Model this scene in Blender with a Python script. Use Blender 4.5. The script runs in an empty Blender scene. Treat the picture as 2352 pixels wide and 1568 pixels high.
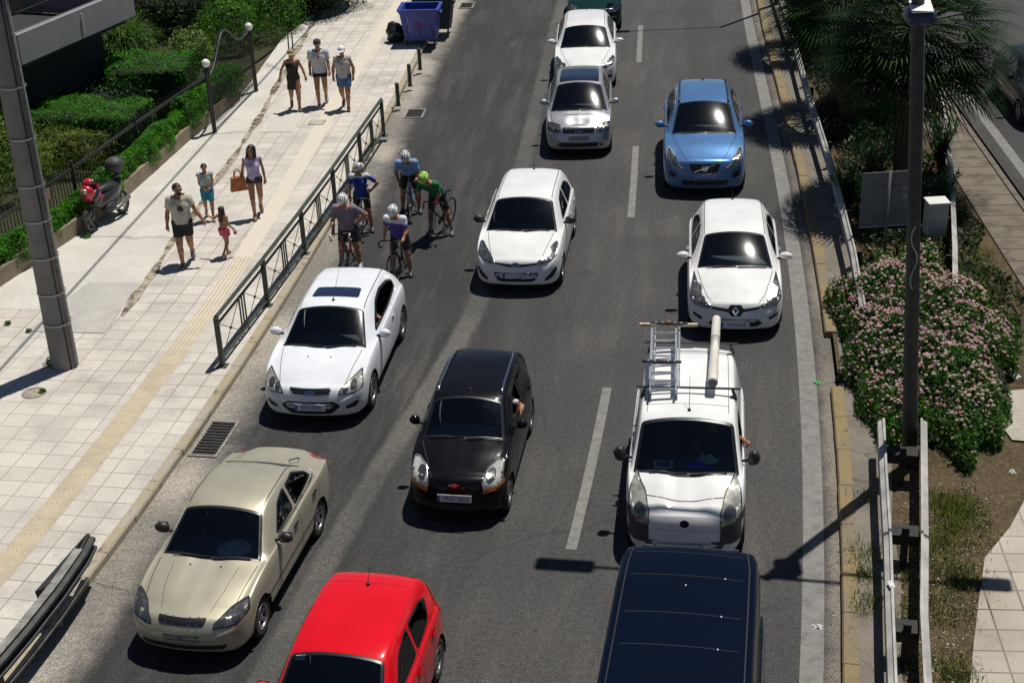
import bpy, bmesh, math, random
import numpy as np
from mathutils import Vector, Matrix
from mathutils.bvhtree import BVHTree
random.seed(7); RNG=np.random.default_rng(7)
SC=bpy.context.scene; COL=SC.collection
rad=math.radians
# ---------------------------------------------------------------- camera
CF,CP,CR,CH=3433.5,.45684,-.04367,12.363      # focal (px at 2352 wide), pitch, roll, height
FW=np.array([0,math.cos(CP),-math.sin(CP)]); R0=np.array([1.,0,0]); U0=np.cross(R0,FW)
RT=math.cos(CR)*R0+math.sin(CR)*U0; UP=-math.sin(CR)*R0+math.cos(CR)*U0
cd=bpy.data.cameras.new('camera'); cam=bpy.data.objects.new('camera',cd); COL.objects.link(cam)
cd.sensor_width=36; cd.lens=CF/2352*36; cd.clip_end=2000; cd.clip_start=.1
M=Matrix.Identity(4)
for i in range(3): M[i][0]=RT[i]; M[i][1]=UP[i]; M[i][2]=-FW[i]
M[2][3]=CH; cam.matrix_world=M; SC.camera=cam
# ---------------------------------------------------------------- daylight
SUN_EL,SUN_AZ=rad(71),rad(46)                 # azimuth measured from +x towards +y
w=bpy.data.worlds.new('World'); SC.world=w; w.use_nodes=True; nt=w.node_tree
sky=nt.nodes.new('ShaderNodeTexSky'); sky.sky_type='NISHITA'; sky.sun_disc=False
sky.sun_elevation=SUN_EL; sky.sun_rotation=math.pi/2-SUN_AZ; sky.air_density=.8; sky.dust_density=.1
bg=nt.nodes['Background']; nt.links.new(sky.outputs[0],bg.inputs[0]); bg.inputs[1].default_value=.05
sl=bpy.data.lights.new('sun','SUN'); sl.energy=5.0; sl.angle=rad(.5); sl.color=(1,.955,.88)
so=bpy.data.objects.new('sun',sl); COL.objects.link(so)
SD=Vector((math.cos(SUN_AZ)*math.cos(SUN_EL),math.sin(SUN_AZ)*math.cos(SUN_EL),math.sin(SUN_EL)))
so.rotation_euler=SD.to_track_quat('Z','Y').to_euler(); so.location=(20,20,60)
SC.view_settings.view_transform='Standard'; SC.view_settings.look='None'
SC.view_settings.exposure=-.12; SC.view_settings.gamma=1
SC.cycles.max_bounces=6; SC.cycles.transparent_max_bounces=12
# ---------------------------------------------------------------- where a photo point lies on a level surface
def G(px,py,z=0.):
    d=FW+RT*(px-1176)/CF-UP*(py-784)/CF; t=(z-CH)/d[2]
    return Vector((d[0]*t,d[1]*t,z))
# ---------------------------------------------------------------- materials
MATS={}
def mat(name,col,rough=.6,metal=0.,var=0.,scale=8.,bump=0.,coat=0.,spec=.5,col2=None,detail=4,bscale=None,alpha=1.):
    if name in MATS: return MATS[name]
    m=bpy.data.materials.new(name); m.use_nodes=True; nt=m.node_tree; b=nt.nodes['Principled BSDF']
    b.inputs['Roughness'].default_value=rough; b.inputs['Metallic'].default_value=metal
    b.inputs['Specular IOR Level'].default_value=spec
    b.inputs['Coat Weight'].default_value=coat; b.inputs['Coat Roughness'].default_value=.04
    b.inputs['Base Color'].default_value=(*col,1); m.diffuse_color=(*col,1)
    tc=nt.nodes.new('ShaderNodeTexCoord')
    if var or col2:
        n=nt.nodes.new('ShaderNodeTexNoise'); n.inputs['Scale'].default_value=scale; n.inputs['Detail'].default_value=detail
        nt.links.new(tc.outputs['Object'],n.inputs[0]); r=nt.nodes.new('ShaderNodeValToRGB')
        c2=col2 if col2 else tuple(min(1,c*(1+var)) for c in col); c1=col if col2 else tuple(c*(1-var) for c in col)
        r.color_ramp.elements[0].position=.35; r.color_ramp.elements[1].position=.65
        r.color_ramp.elements[0].color=(*c1,1); r.color_ramp.elements[1].color=(*c2,1)
        nt.links.new(n.outputs[0],r.inputs[0]); nt.links.new(r.outputs[0],b.inputs['Base Color'])
    if bump:
        n=nt.nodes.new('ShaderNodeTexNoise'); n.inputs['Scale'].default_value=bscale or scale*4; n.inputs['Detail'].default_value=3
        nt.links.new(tc.outputs['Object'],n.inputs[0]); bp=nt.nodes.new('ShaderNodeBump'); bp.inputs[0].default_value=bump
        bp.inputs[1].default_value=.02; nt.links.new(n.outputs[0],bp.inputs['Height']); nt.links.new(bp.outputs[0],b.inputs['Normal'])
    MATS[name]=m; return m
def leafmat(name,col,trans=.35,var=.5,rough=.5):
    if name in MATS: return MATS[name]
    m=mat(name,col,rough,var=var,scale=3.,spec=.25); nt=m.node_tree; b=nt.nodes['Principled BSDF']
    t=nt.nodes.new('ShaderNodeBsdfTranslucent'); t.inputs[0].default_value=(col[0]*1.6,col[1]*1.9,col[2]*.7,1)
    mx=nt.nodes.new('ShaderNodeMixShader'); mx.inputs[0].default_value=trans
    out=nt.nodes['Material Output']; nt.links.new(b.outputs[0],mx.inputs[1]); nt.links.new(t.outputs[0],mx.inputs[2]); nt.links.new(mx.outputs[0],out.inputs[0])
    return m
def glassmat(name,tint=(.45,.52,.55),rough=.02,extra=.0):
    if name in MATS: return MATS[name]
    m=bpy.data.materials.new(name); m.use_nodes=True; nt=m.node_tree; nt.nodes.remove(nt.nodes['Principled BSDF'])
    tr=nt.nodes.new('ShaderNodeBsdfTransparent'); tr.inputs[0].default_value=(*tint,1)
    gl=nt.nodes.new('ShaderNodeBsdfGlossy'); gl.inputs['Roughness'].default_value=rough; gl.inputs[0].default_value=(1,1,1,1)
    fr=nt.nodes.new('ShaderNodeFresnel'); fr.inputs[0].default_value=1.5
    ad=nt.nodes.new('ShaderNodeMath'); ad.operation='ADD'; ad.inputs[1].default_value=extra; nt.links.new(fr.outputs[0],ad.inputs[0])
    g2=nt.nodes.new('ShaderNodeBsdfGlossy'); g2.inputs['Roughness'].default_value=.15; mg=nt.nodes.new('ShaderNodeMixShader'); mg.inputs[0].default_value=.22
    nt.links.new(gl.outputs[0],mg.inputs[1]); nt.links.new(g2.outputs[0],mg.inputs[2])
    mx=nt.nodes.new('ShaderNodeMixShader'); nt.links.new(ad.outputs[0],mx.inputs[0]); nt.links.new(tr.outputs[0],mx.inputs[1]); nt.links.new(mg.outputs[0],mx.inputs[2])
    nt.links.new(mx.outputs[0],nt.nodes['Material Output'].inputs[0]); MATS[name]=m; return m
def paint(name,col,metal=0.,rough=.35,inner=(.04,.04,.045)):
    if name in MATS: return MATS[name]
    m=mat(name,col,rough,metal=metal,coat=.9 if sum(col)>.12 else .45,spec=.05); nt=m.node_tree; b=nt.nodes['Principled BSDF']
    tc=nt.nodes['Texture Coordinate']
    n=nt.nodes.new('ShaderNodeTexNoise'); n.inputs['Scale'].default_value=1.7; n.inputs['Detail'].default_value=5; nt.links.new(tc.outputs['Object'],n.inputs[0])
    mr=nt.nodes.new('ShaderNodeMapRange'); mr.inputs[1].default_value=.35; mr.inputs[2].default_value=.7; mr.inputs[3].default_value=.88; mr.inputs[4].default_value=1.03
    nt.links.new(n.outputs[0],mr.inputs[0])
    mu=nt.nodes.new('ShaderNodeMix'); mu.data_type='RGBA'; mu.blend_type='MULTIPLY'; mu.inputs[0].default_value=1
    mu.inputs[6].default_value=(*col,1); nt.links.new(mr.outputs[0],mu.inputs[7])
    g=nt.nodes.new('ShaderNodeNewGeometry'); mx=nt.nodes.new('ShaderNodeMix'); mx.data_type='RGBA'
    nt.links.new(g.outputs['Backfacing'],mx.inputs[0]); nt.links.new(mu.outputs[2],mx.inputs[6]); mx.inputs[7].default_value=(*inner,1)
    nt.links.new(mx.outputs[2],b.inputs['Base Color'])
    # faint road dust changes the coat
    mr2=nt.nodes.new('ShaderNodeMapRange'); mr2.inputs[3].default_value=.02; mr2.inputs[4].default_value=.09; nt.links.new(n.outputs[0],mr2.inputs[0]); nt.links.new(mr2.outputs[0],b.inputs['Coat Roughness'])
    return m
# ---------------------------------------------------------------- mesh helpers
def mesh_obj(name,V,F,m,parent=None,smooth=False,mi=None):
    me=bpy.data.meshes.new(name); me.from_pydata([tuple(map(float,v)) for v in V],[],[tuple(int(i) for i in f) for f in F])
    ms=m if isinstance(m,(list,tuple)) else [m]
    for q in ms: me.materials.append(q)
    if mi is not None: me.polygons.foreach_set('material_index',np.asarray(mi,dtype=np.int32))
    if smooth: me.polygons.foreach_set('use_smooth',[True]*len(me.polygons))
    me.update(); o=bpy.data.objects.new(name,me); COL.objects.link(o)
    if parent: o.parent=parent
    return o
def quads_obj(name,V,m,parent=None,mi=None,tri=False,smooth=False):
    V=np.asarray(V,dtype=np.float32); k=V.shape[1]; n=len(V); me=bpy.data.meshes.new(name)
    me.vertices.add(n*k); me.vertices.foreach_set('co',V.reshape(-1)); me.loops.add(n*k); me.loops.foreach_set('vertex_index',np.arange(n*k,dtype=np.int32))
    me.polygons.add(n); me.polygons.foreach_set('loop_start',np.arange(n,dtype=np.int32)*k)
    ms=m if isinstance(m,(list,tuple)) else [m]
    for q in ms: me.materials.append(q)
    if mi is not None: me.polygons.foreach_set('material_index',np.asarray(mi,dtype=np.int32))
    me.update(calc_edges=True); o=bpy.data.objects.new(name,me); COL.objects.link(o)
    if parent: o.parent=parent
    return o
def frame(a,b):
    d=(Vector(b)-Vector(a)); L=d.length; d=d/max(L,1e-9); u=d.cross(Vector((0,0,1)))
    if u.length<.05: u=d.cross(Vector((0,1,0)))
    u.normalize(); return d,u,u.cross(d),L
class MB:
    def __init__(s): s.V=[]; s.F=[]
    def add(s,V,F):
        k=len(s.V); s.V+= [tuple(v) for v in V]; s.F+=[tuple(i+k for i in f) for f in F]; return s
    def box(s,c,d,rz=0.,bev=0.,rot=None):
        c=Vector(c); x,y,z=[q/2 for q in d]; b=min(bev,x*.9,y*.9,z*.9)
        Rm=rot if rot is not None else Matrix.Rotation(rz,3,'Z')
        if b<=0:
            P=[(-x,-y,-z),(x,-y,-z),(x,y,-z),(-x,y,-z),(-x,-y,z),(x,-y,z),(x,y,z),(-x,y,z)]
            F=[(3,2,1,0),(4,5,6,7),(0,1,5,4),(1,2,6,5),(2,3,7,6),(3,0,4,7)]
        else:
            P=[];F=[]
            for zz,i in ((-z,b),(-z+b,0),(z-b,0),(z,b)):
                X,Y=x-i,y-i; P+=[(-X+b,-Y,zz),(X-b,-Y,zz),(X,-Y+b,zz),(X,Y-b,zz),(X-b,Y,zz),(-X+b,Y,zz),(-X,Y-b,zz),(-X,-Y+b,zz)]
            for k in range(3):
                for j in range(8): F.append((k*8+j,k*8+(j+1)%8,k*8+8+(j+1)%8,k*8+8+j))
            F.append(tuple(reversed(range(8)))); F.append(tuple(range(24,32)))
        return s.add([Rm@Vector(p)+c for p in P],F)
    def tube(s,pts,r,n=8,cap=True):
        pts=[Vector(p) for p in pts]; m=len(pts); rr=r if isinstance(r,(list,tuple)) else [r]*m; P=[];F=[]
        pu=None
        for i,p in enumerate(pts):
            a=pts[max(i-1,0)]; b=pts[min(i+1,m-1)]; d=(b-a).normalized()
            if pu is None: _,u,v,_=frame(a,b)
            else: u=(pu-d*pu.dot(d)).normalized(); v=u.cross(d)
            pu=u
            for k in range(n):
                t=2*math.pi*k/n; P.append(p+(u*math.cos(t)+v*math.sin(t))*rr[i])
        for i in range(m-1):
            for k in range(n): F.append((i*n+k,i*n+(k+1)%n,(i+1)*n+(k+1)%n,(i+1)*n+k))
        if cap: F.append(tuple(reversed(range(n)))); F.append(tuple(range((m-1)*n,m*n)))
        return s.add(P,F)
    def lathe(s,c,ax,prof,n=24):
        # prof: (radius, offset along ax)
        c=Vector(c); d,u,v,_=frame((0,0,0),ax); P=[];F=[]; m=len(prof)
        for r,h in prof:
            for k in range(n):
                t=2*math.pi*k/n; P.append(c+d*h+(u*math.cos(t)+v*math.sin(t))*r)
        for i in range(m-1):
            for k in range(n): F.append((i*n+k,i*n+(k+1)%n,(i+1)*n+(k+1)%n,(i+1)*n+k))
        return s.add(P,F)
    def ball(s,c,r,n=16,m=10,rot=None):
        r=(r,r,r) if not isinstance(r,(tuple,list)) else r; P=[];F=[];c=Vector(c)
        for i in range(m+1):
            a=math.pi*i/m
            for k in range(n):
                t=2*math.pi*k/n; p=Vector((r[0]*math.sin(a)*math.cos(t),r[1]*math.sin(a)*math.sin(t),r[2]*math.cos(a)))
                P.append(c+(rot@p if rot is not None else p))
        for i in range(m):
            for k in range(n): F.append((i*n+k,(i+1)*n+k,(i+1)*n+(k+1)%n,i*n+(k+1)%n))
        return s.add(P,F)
    def prism(s,poly,h,org=(0,0,0),X=(1,0,0),Y=(0,1,0)):
        X=Vector(X);Y=Vector(Y);N=X.cross(Y); o=Vector(org); n=len(poly)
        P=[o+X*a+Y*b for a,b in poly]+[o+X*a+Y*b+N*h for a,b in poly]
        F=[tuple(reversed(range(n))),tuple(range(n,2*n))]+[(i,(i+1)%n,n+(i+1)%n,n+i) for i in range(n)]
        return s.add(P,F)
    def obj(s,name,m,parent=None,smooth=False): return mesh_obj(name,s.V,s.F,m,parent,smooth)
def tag(o,label=None,cat=None,group=None,kind=None):
    if label: o['label']=label
    if cat: o['category']=cat
    if group: o['group']=group
    if kind: o['kind']=kind
    return o
def thing(name,label,cat,loc=(0,0,0),rz=0.,group=None):
    o=bpy.data.objects.new(name,None); o.empty_display_size=.3; COL.objects.link(o); o.location=loc; o.rotation_euler=(0,0,rz)
    return tag(o,label,cat,group)
def copy_tree(o,parent=None):
    c=o.copy(); COL.objects.link(c)
    if parent: c.parent=parent
    for ch in list(o.children): copy_tree(ch,c)
    return c
def textmesh(name,txt,size,m,parent,loc,rotm,ext=.002,sx=1.):
    cu=bpy.data.curves.new(name,'FONT'); cu.body=txt; cu.size=size; cu.align_x='CENTER'; cu.align_y='CENTER'; cu.extrude=ext
    t=bpy.data.objects.new('t',cu); COL.objects.link(t); dg=bpy.context.evaluated_depsgraph_get()
    me=bpy.data.meshes.new_from_object(t.evaluated_get(dg)); bpy.data.objects.remove(t)
    me.transform(Matrix.Diagonal((sx,1,1,1)))
    me.materials.clear(); me.materials.append(m); o=bpy.data.objects.new(name,me); COL.objects.link(o); o.parent=parent
    o.matrix_local=Matrix.Translation(loc)@rotm.to_4x4(); return o
# ================================================================ the street's own frame: s along the left kerb, u across
KP=np.array([[-6.7,15.53],[-5.96,19.37],[-4.95,24.2],[-4.21,29.38],[-3.08,39.26],[-2.35,45.86],[-1.65,52.05]])
_c=np.polyfit(KP[:,1]-30,KP[:,0],3)
_y=np.linspace(15.5,52,200); _x=np.polyval(_c,_y-30)
def _ext(x,y,dx,dy,L,n): 
    t=np.linspace(0,L,n+1)[1:]; h=math.hypot(dx,dy); return x+dx/h*t,y+dy/h*t
ax_,ay_=_ext(_x[-1],_y[-1],_x[-1]-_x[-2],_y[-1]-_y[-2],150,60); bx_,by_=_ext(_x[0],_y[0],_x[0]-_x[1],_y[0]-_y[1],30,30)
_X=np.concatenate([bx_[::-1],_x,ax_]); _Y=np.concatenate([by_[::-1],_y,ay_])
_S=np.concatenate([[0],np.cumsum(np.hypot(np.diff(_X),np.diff(_Y)))]); _S-=np.interp(15.53,_Y,_S)
def RP(u,s,z=0.):
    x=np.interp(s,_S,_X); y=np.interp(s,_S,_Y); e=.6
    dx=np.interp(s+e,_S,_X)-np.interp(s-e,_S,_X); dy=np.interp(s+e,_S,_Y)-np.interp(s-e,_S,_Y); L=math.hypot(dx,dy)
    return Vector((x+dy/L*u,y-dx/L*u,z))
def heading(s):
    a=RP(0,s-.5); b=RP(0,s+.5); return math.atan2(-(b.x-a.x),b.y-a.y)
def US(px,py,z=0.):
    P=G(px,py,z); best=None
    for s in np.arange(-25,80,.5):
        q=RP(0,s); d=(P.x-q.x)**2+(P.y-q.y)**2
        if best is None or d<best[0]: best=(d,s)
    s=best[1]
    for st in (.1,.02):
        c=[((P.x-RP(0,t).x)**2+(P.y-RP(0,t).y)**2,t) for t in np.arange(s-5*st,s+5.5*st,st)]; s=min(c)[1]
    q=RP(0,s); n=RP(1,s)-q; return (P-Vector((q.x,q.y,z))).dot(n),s
def SV(a,n=1.5): return list(np.arange(a[0],a[1]+1e-6,n))
def sheet(name,ss,ul,ur,z,m,nu=1,kind='structure',parent=None):
    """ruled sheet following the street; ul/ur numbers or functions of s; UV in metres"""
    fl=ul if callable(ul) else (lambda s:ul); fr=ur if callable(ur) else (lambda s:ur); V=[];UV=[];F=[]
    for s in ss:
        for k in range(nu+1):
            u=fl(s)+(fr(s)-fl(s))*k/nu; V.append(RP(u,s,z)); UV.append((u,s))
    w=nu+1
    for i in range(len(ss)-1):
        for k in range(nu): F.append((i*w+k,i*w+k+1,(i+1)*w+k+1,(i+1)*w+k))
    o=mesh_obj(name,V,F,m,parent); uv=o.data.uv_layers.new(name='UVMap')
    for l in o.data.loops: uv.data[l.index].uv=UV[l.vertex_index]
    if kind and not parent: o['kind']=kind
    return o
def node(nt,t,**k):
    n=nt.nodes.new(t)
    for a,b in k.items(): setattr(n,a,b)
    return n
def new_mat(name,rough=.85,spec=.3):
    m=bpy.data.materials.new(name); m.use_nodes=True; b=m.node_tree.nodes['Principled BSDF']; b.inputs['Roughness'].default_value=rough; b.inputs['Specular IOR Level'].default_value=spec
    return m,m.node_tree,b
def noise(nt,vec,scale,detail=3,rough=.5):
    n=nt.nodes.new('ShaderNodeTexNoise'); n.inputs['Scale'].default_value=scale; n.inputs['Detail'].default_value=detail; n.inputs['Roughness'].default_value=rough
    if vec is not None: nt.links.new(vec,n.inputs[0])
    return n.outputs[0]
def mth(nt,op,a,b=None,c=None,clamp=False):
    n=nt.nodes.new('ShaderNodeMath'); n.operation=op; n.use_clamp=clamp
    for i,v in enumerate((a,b,c)):
        if v is None: continue
        if isinstance(v,(int,float)): n.inputs[i].default_value=v
        else: nt.links.new(v,n.inputs[i])
    return n.outputs[0]
def mrange(nt,v,a,b,c=0.,d=1.,smooth=True):
    n=nt.nodes.new('ShaderNodeMapRange'); n.interpolation_type='SMOOTHSTEP' if smooth else 'LINEAR'
    nt.links.new(v,n.inputs[0]); 
    for i,q in enumerate((a,b,c,d)): n.inputs[i+1].default_value=q
    return n.outputs[0]
def mixc(nt,f,a,b,blend='MIX'):
    n=nt.nodes.new('ShaderNodeMix'); n.data_type='RGBA'; n.blend_type=blend
    for i,v in ((0,f),(6,a),(7,b)):
        if isinstance(v,(int,float)): n.inputs[i].default_value=v if i==0 else (v,v,v,1)
        elif isinstance(v,tuple): n.inputs[i].default_value=(*v,1)
        else: nt.links.new(v,n.inputs[i])
    return n.outputs[2]
def bumpn(nt,h,b,strength=.3,dist=.01):
    n=nt.nodes.new('ShaderNodeBump'); n.inputs[0].default_value=strength; n.inputs[1].default_value=dist; nt.links.new(h,n.inputs['Height']); nt.links.new(n.outputs[0],b.inputs['Normal'])
def asphalt(name,main=True,lift=1.):
    m,nt,b=new_mat(name,.8,.35); tc=nt.nodes.new('ShaderNodeTexCoord'); ob=tc.outputs['Object']; uvn=tc.outputs['UV']
    sp=nt.nodes.new('ShaderNodeSeparateXYZ'); nt.links.new(uvn,sp.inputs[0]); U=sp.outputs[0]; S=sp.outputs[1]
    mp=nt.nodes.new('ShaderNodeMapping'); mp.inputs['Scale'].default_value=(1,.12,1); nt.links.new(uvn,mp.inputs[0])
    streak=noise(nt,mp.outputs[0],2.2,9,.68); big=noise(nt,ob,.35,4); mid=noise(nt,ob,2.2,5,.6); fine=noise(nt,ob,38,2,.8)
    if main:
        wob=mth(nt,'ADD',U,mth(nt,'MULTIPLY',mth(nt,'SUBTRACT',mid,.5),.7))
        base=mixc(nt,mrange(nt,wob,3.6,5.4),(.023,.0225,.0235),(.050,.048,.047))
        base=mixc(nt,mth(nt,'MULTIPLY',mrange(nt,streak,.42,.68),.55),base,(.085,.079,.072))
        # tyre darkened middle of each lane
        for c in (2.1,5.3,8.5):
            d=mth(nt,'ABSOLUTE',mth(nt,'SUBTRACT',wob,c)); base=mixc(nt,mth(nt,'MULTIPLY',mrange(nt,d,0,.75,1,0),.4),base,(.026,.025,.026))
        # pale seam where an older lane edge was scraped away
        cen=mth(nt,'ADD',mth(nt,'MULTIPLY',mrange(nt,S,3.,14.),.72),3.22)
        d=mth(nt,'ABSOLUTE',mth(nt,'SUBTRACT',mth(nt,'ADD',U,mth(nt,'MULTIPLY',mth(nt,'SUBTRACT',mid,.5),.12)),cen))
        base=mixc(nt,mth(nt,'MULTIPLY',mrange(nt,d,.12,.26,1,0),.7),base,(.115,.108,.097))
        # wind blown dust along the gutters
        f=mrange(nt,mth(nt,'ADD',U,mth(nt,'MULTIPLY',mth(nt,'SUBTRACT',mid,.5),.55)),.32,.95,1,0)
        base=mixc(nt,mth(nt,'MULTIPLY',f,.92),base,(.33,.30,.255))
        f=mrange(nt,mth(nt,'ADD',U,mth(nt,'MULTIPLY',mth(nt,'SUBTRACT',mid,.5),.3)),10.3,10.5,0,1)
        base=mixc(nt,mth(nt,'MULTIPLY',f,.75),base,(.20,.175,.14))
        ck=nt.nodes.new('ShaderNodeTexVoronoi'); ck.feature='DISTANCE_TO_EDGE'; ck.inputs['Scale'].default_value=.42; wn=nt.nodes.new('ShaderNodeTexNoise'); wn.inputs['Scale'].default_value=1.6; wn.inputs['Detail'].default_value=6; nt.links.new(ob,wn.inputs[0])
        mv=nt.nodes.new('ShaderNodeMix'); mv.data_type='VECTOR'; mv.inputs[0].default_value=.38; nt.links.new(ob,mv.inputs[4]); nt.links.new(wn.outputs[1],mv.inputs[5]); nt.links.new(mv.outputs[1],ck.inputs[0])
        base=mixc(nt,mth(nt,'MULTIPLY',mth(nt,'MULTIPLY',mrange(nt,ck.outputs['Distance'],.002,.008,1,0),mrange(nt,big,.46,.56)),.55),base,(.018,.018,.018))
        # oil and gum spots
        vo=nt.nodes.new('ShaderNodeTexVoronoi'); vo.inputs['Scale'].default_value=2.6; nt.links.new(ob,vo.inputs[0])
        base=mixc(nt,mth(nt,'MULTIPLY',mrange(nt,vo.outputs['Distance'],.045,.075,1,0),.75),base,(.03,.03,.033))
        vo=nt.nodes.new('ShaderNodeTexVoronoi'); vo.inputs['Scale'].default_value=.55; nt.links.new(ob,vo.inputs[0])
        base=mixc(nt,mth(nt,'MULTIPLY',mrange(nt,vo.outputs['Distance'],.03,.14,1,0),.5),base,(.03,.029,.03))
    else:
        base=mixc(nt,mrange(nt,streak,.35,.7),(.028*lift,.028*lift,.028*lift),(.045*lift,.044*lift,.042*lift))
    base=mixc(nt,mrange(nt,big,.38,.62,0,.5),base,(.030,.033,.033) if main else (.035,.035,.035))
    sp2=mrange(nt,fine,.3,.72,.35,1.85,False); base=mixc(nt,1.,base,sp2,'MULTIPLY'); gr=noise(nt,ob,11,6,.85); base=mixc(nt,1.,base,mrange(nt,gr,.3,.7,.55,1.5,False),'MULTIPLY')
    nt.links.new(base,b.inputs['Base Color']); bumpn(nt,fine,b,.5,.012); return m
def tiles(name,c1,c2,mortar,size,msize=.012,offu=0.,offs=0.,rot=0.,patch=True):
    m,nt,b=new_mat(name,.85,.25); tc=nt.nodes.new('ShaderNodeTexCoord'); mp=nt.nodes.new('ShaderNodeMapping'); nt.links.new(tc.outputs['UV'],mp.inputs[0])
    mp.inputs['Location'].default_value=(offu,offs,0); mp.inputs['Rotation'].default_value=(0,0,rot)
    br=nt.nodes.new('ShaderNodeTexBrick'); br.offset=0; nt.links.new(mp.outputs[0],br.inputs[0]); br.inputs['Scale'].default_value=1
    br.inputs['Brick Width'].default_value=size; br.inputs['Row Height'].default_value=size; br.inputs['Mortar Size'].default_value=msize; br.inputs['Mortar Smooth'].default_value=.3
    br.inputs['Color1'].default_value=(*c1,1); br.inputs['Color2'].default_value=(*c2,1); br.inputs['Mortar'].default_value=(*mortar,1)
    ob=tc.outputs['Object']; mid=noise(nt,ob,1.3,6,.6); fine=noise(nt,ob,30,3,.7); big=noise(nt,ob,.3,3)
    base=mixc(nt,mrange(nt,mid,.42,.72,0,.6),br.outputs[0],tuple(c*.50 for c in c1))
    base=mixc(nt,mrange(nt,big,.4,.65,0,.35),base,(.60,.565,.50))
    base=mixc(nt,1.,base,mrange(nt,fine,.3,.7,.86,1.1,False),'MULTIPLY')
    vo=nt.nodes.new('ShaderNodeTexVoronoi'); vo.inputs['Scale'].default_value=1.7; nt.links.new(ob,vo.inputs[0])
    base=mixc(nt,mth(nt,'MULTIPLY',mrange(nt,vo.outputs['Distance'],.02,.035,1,0),.7),base,(.13,.12,.11))
    nt.links.new(base,b.inputs['Base Color']); bumpn(nt,br.outputs['Fac'],b,-.4,.006); return m
def concrete(name,c1,c2,scale=1.,crack=.0,spots=True):
    m,nt,b=new_mat(name,.88,.25); tc=nt.nodes.new('ShaderNodeTexCoord'); ob=tc.outputs['Object']
    mid=noise(nt,ob,1.1*scale,6,.65); fine=noise(nt,ob,26,3,.75)
    base=mixc(nt,mrange(nt,mid,.35,.7),c1,c2); base=mixc(nt,1.,base,mrange(nt,fine,.3,.7,.8,1.15,False),'MULTIPLY')
    if crack:
        vo=nt.nodes.new('ShaderNodeTexVoronoi'); vo.feature='DISTANCE_TO_EDGE'; vo.inputs['Scale'].default_value=crack
        w=nt.nodes.new('ShaderNodeTexNoise'); w.inputs['Scale'].default_value=2; nt.links.new(ob,w.inputs[0]); mxv=nt.nodes.new('ShaderNodeMix'); mxv.data_type='VECTOR'; mxv.inputs[0].default_value=.25
        nt.links.new(ob,mxv.inputs[4]); nt.links.new(w.outputs[1],mxv.inputs[5]); nt.links.new(mxv.outputs[1],vo.inputs[0])
        base=mixc(nt,mth(nt,'MULTIPLY',mrange(nt,vo.outputs['Distance'],.002,.009,1,0),.45),base,tuple(c*.3 for c in c1))
    nt.links.new(base,b.inputs['Base Color']); bumpn(nt,fine,b,.35,.01); return m
# ---- sheets
mesh_obj('ground',[(-400,-60,-.05),(400,-60,-.05),(400,500,-.05),(-400,500,-.05)],[(0,1,2,3)],concrete('earth',(.10,.085,.06),(.06,.055,.035)))['kind']='structure'
S0,S1=-14.,120.
SS=SV((S0,60),1.)+SV((63,S1),3.)
sheet('road',SS,-.02,10.66,0.,asphalt('asphalt'))
joint=lambda s: np.interp(s,[-14,9.6,14.8,23,31.4,60],[-2.6,-2.92,-3.26,-3.5,-4.05,-5.8])
gard=lambda s: np.interp(s,[-14,9,10,12.3,16.35,21.9,25.4,28,32,36,60],[-9.5,-9.5,-8,-6.3,-5.46,-5.05,-4.55,-4.6,-4.75,-4.3,-5])
M_TILE=tiles('paving_tiles',(.57,.535,.485),(.465,.435,.39),(.24,.20,.155),.432,.011,offu=.03)
sheet('pavement',SV((S0,80),1.),lambda s:min(-4.3,gard(s))-.05,-.17,.126,M_TILE)
M_TAC=None
M_CON=concrete('old_concrete',(.50,.48,.435),(.58,.555,.51),.7,crack=.16)
sheet('plaza',SV((11.2,80),1.),gard,joint,.130,M_CON)
# dirty joint between old concrete and tiles
jm,nt_,b_=new_mat('dirt_joint',.95,.1); tc_=nt_.nodes.new('ShaderNodeTexCoord'); nn=noise(nt_,tc_.outputs['Object'],3.5,6,.7)
nt_.links.new(mixc(nt_,mrange(nt_,nn,.38,.62),(.085,.065,.045),(.40,.355,.28)),b_.inputs['Base Color'])
jw=lambda s:.078+.03*math.sin(s*1.7)+.025*math.sin(s*4.3+1)
sheet('joint_strip',SV((11.0,80),.4),lambda s:joint(s)-jw(s),lambda s:joint(s)+jw(s+3),.134,jm)
sheet('patch',SV((10.2,12.6),.4),lambda s:joint(s)-1.7+(s-10.2)*.2,lambda s:joint(s)-.12,.138,concrete('patch_grey',(.40,.385,.355),(.46,.44,.41),1.4))
sheet('patch',SV((22.5,27.3),.4),lambda s:-3.28,lambda s:-2.35-.35*(s>26)*0,.134,concrete('patch_pale',(.50,.475,.43),(.56,.53,.48),1.4))
# tactile strip: long ribs moulded in a yellow band
ut=lambda s: np.interp(s,[0,4,10,20.6,35,60],[-1.36,-1.375,-1.22,-2.2+.0,-1.75,-1.75]) if False else np.interp(s,[-14,0,4,12,25,35,60],[-1.36,-1.37,-1.37,-1.40,-1.7,-1.72,-1.72])
m_,nt_,b_=new_mat('tactile_yellow',.85,.2); tc_=nt_.nodes.new('ShaderNodeTexCoord'); n1=noise(nt_,tc_.outputs['Object'],2.2,5,.7); n2=noise(nt_,tc_.outputs['Object'],30,3,.7)
c_=mixc(nt_,mrange(nt_,n1,.35,.68),(.50,.42,.30),(.41,.35,.26)); 
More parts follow.
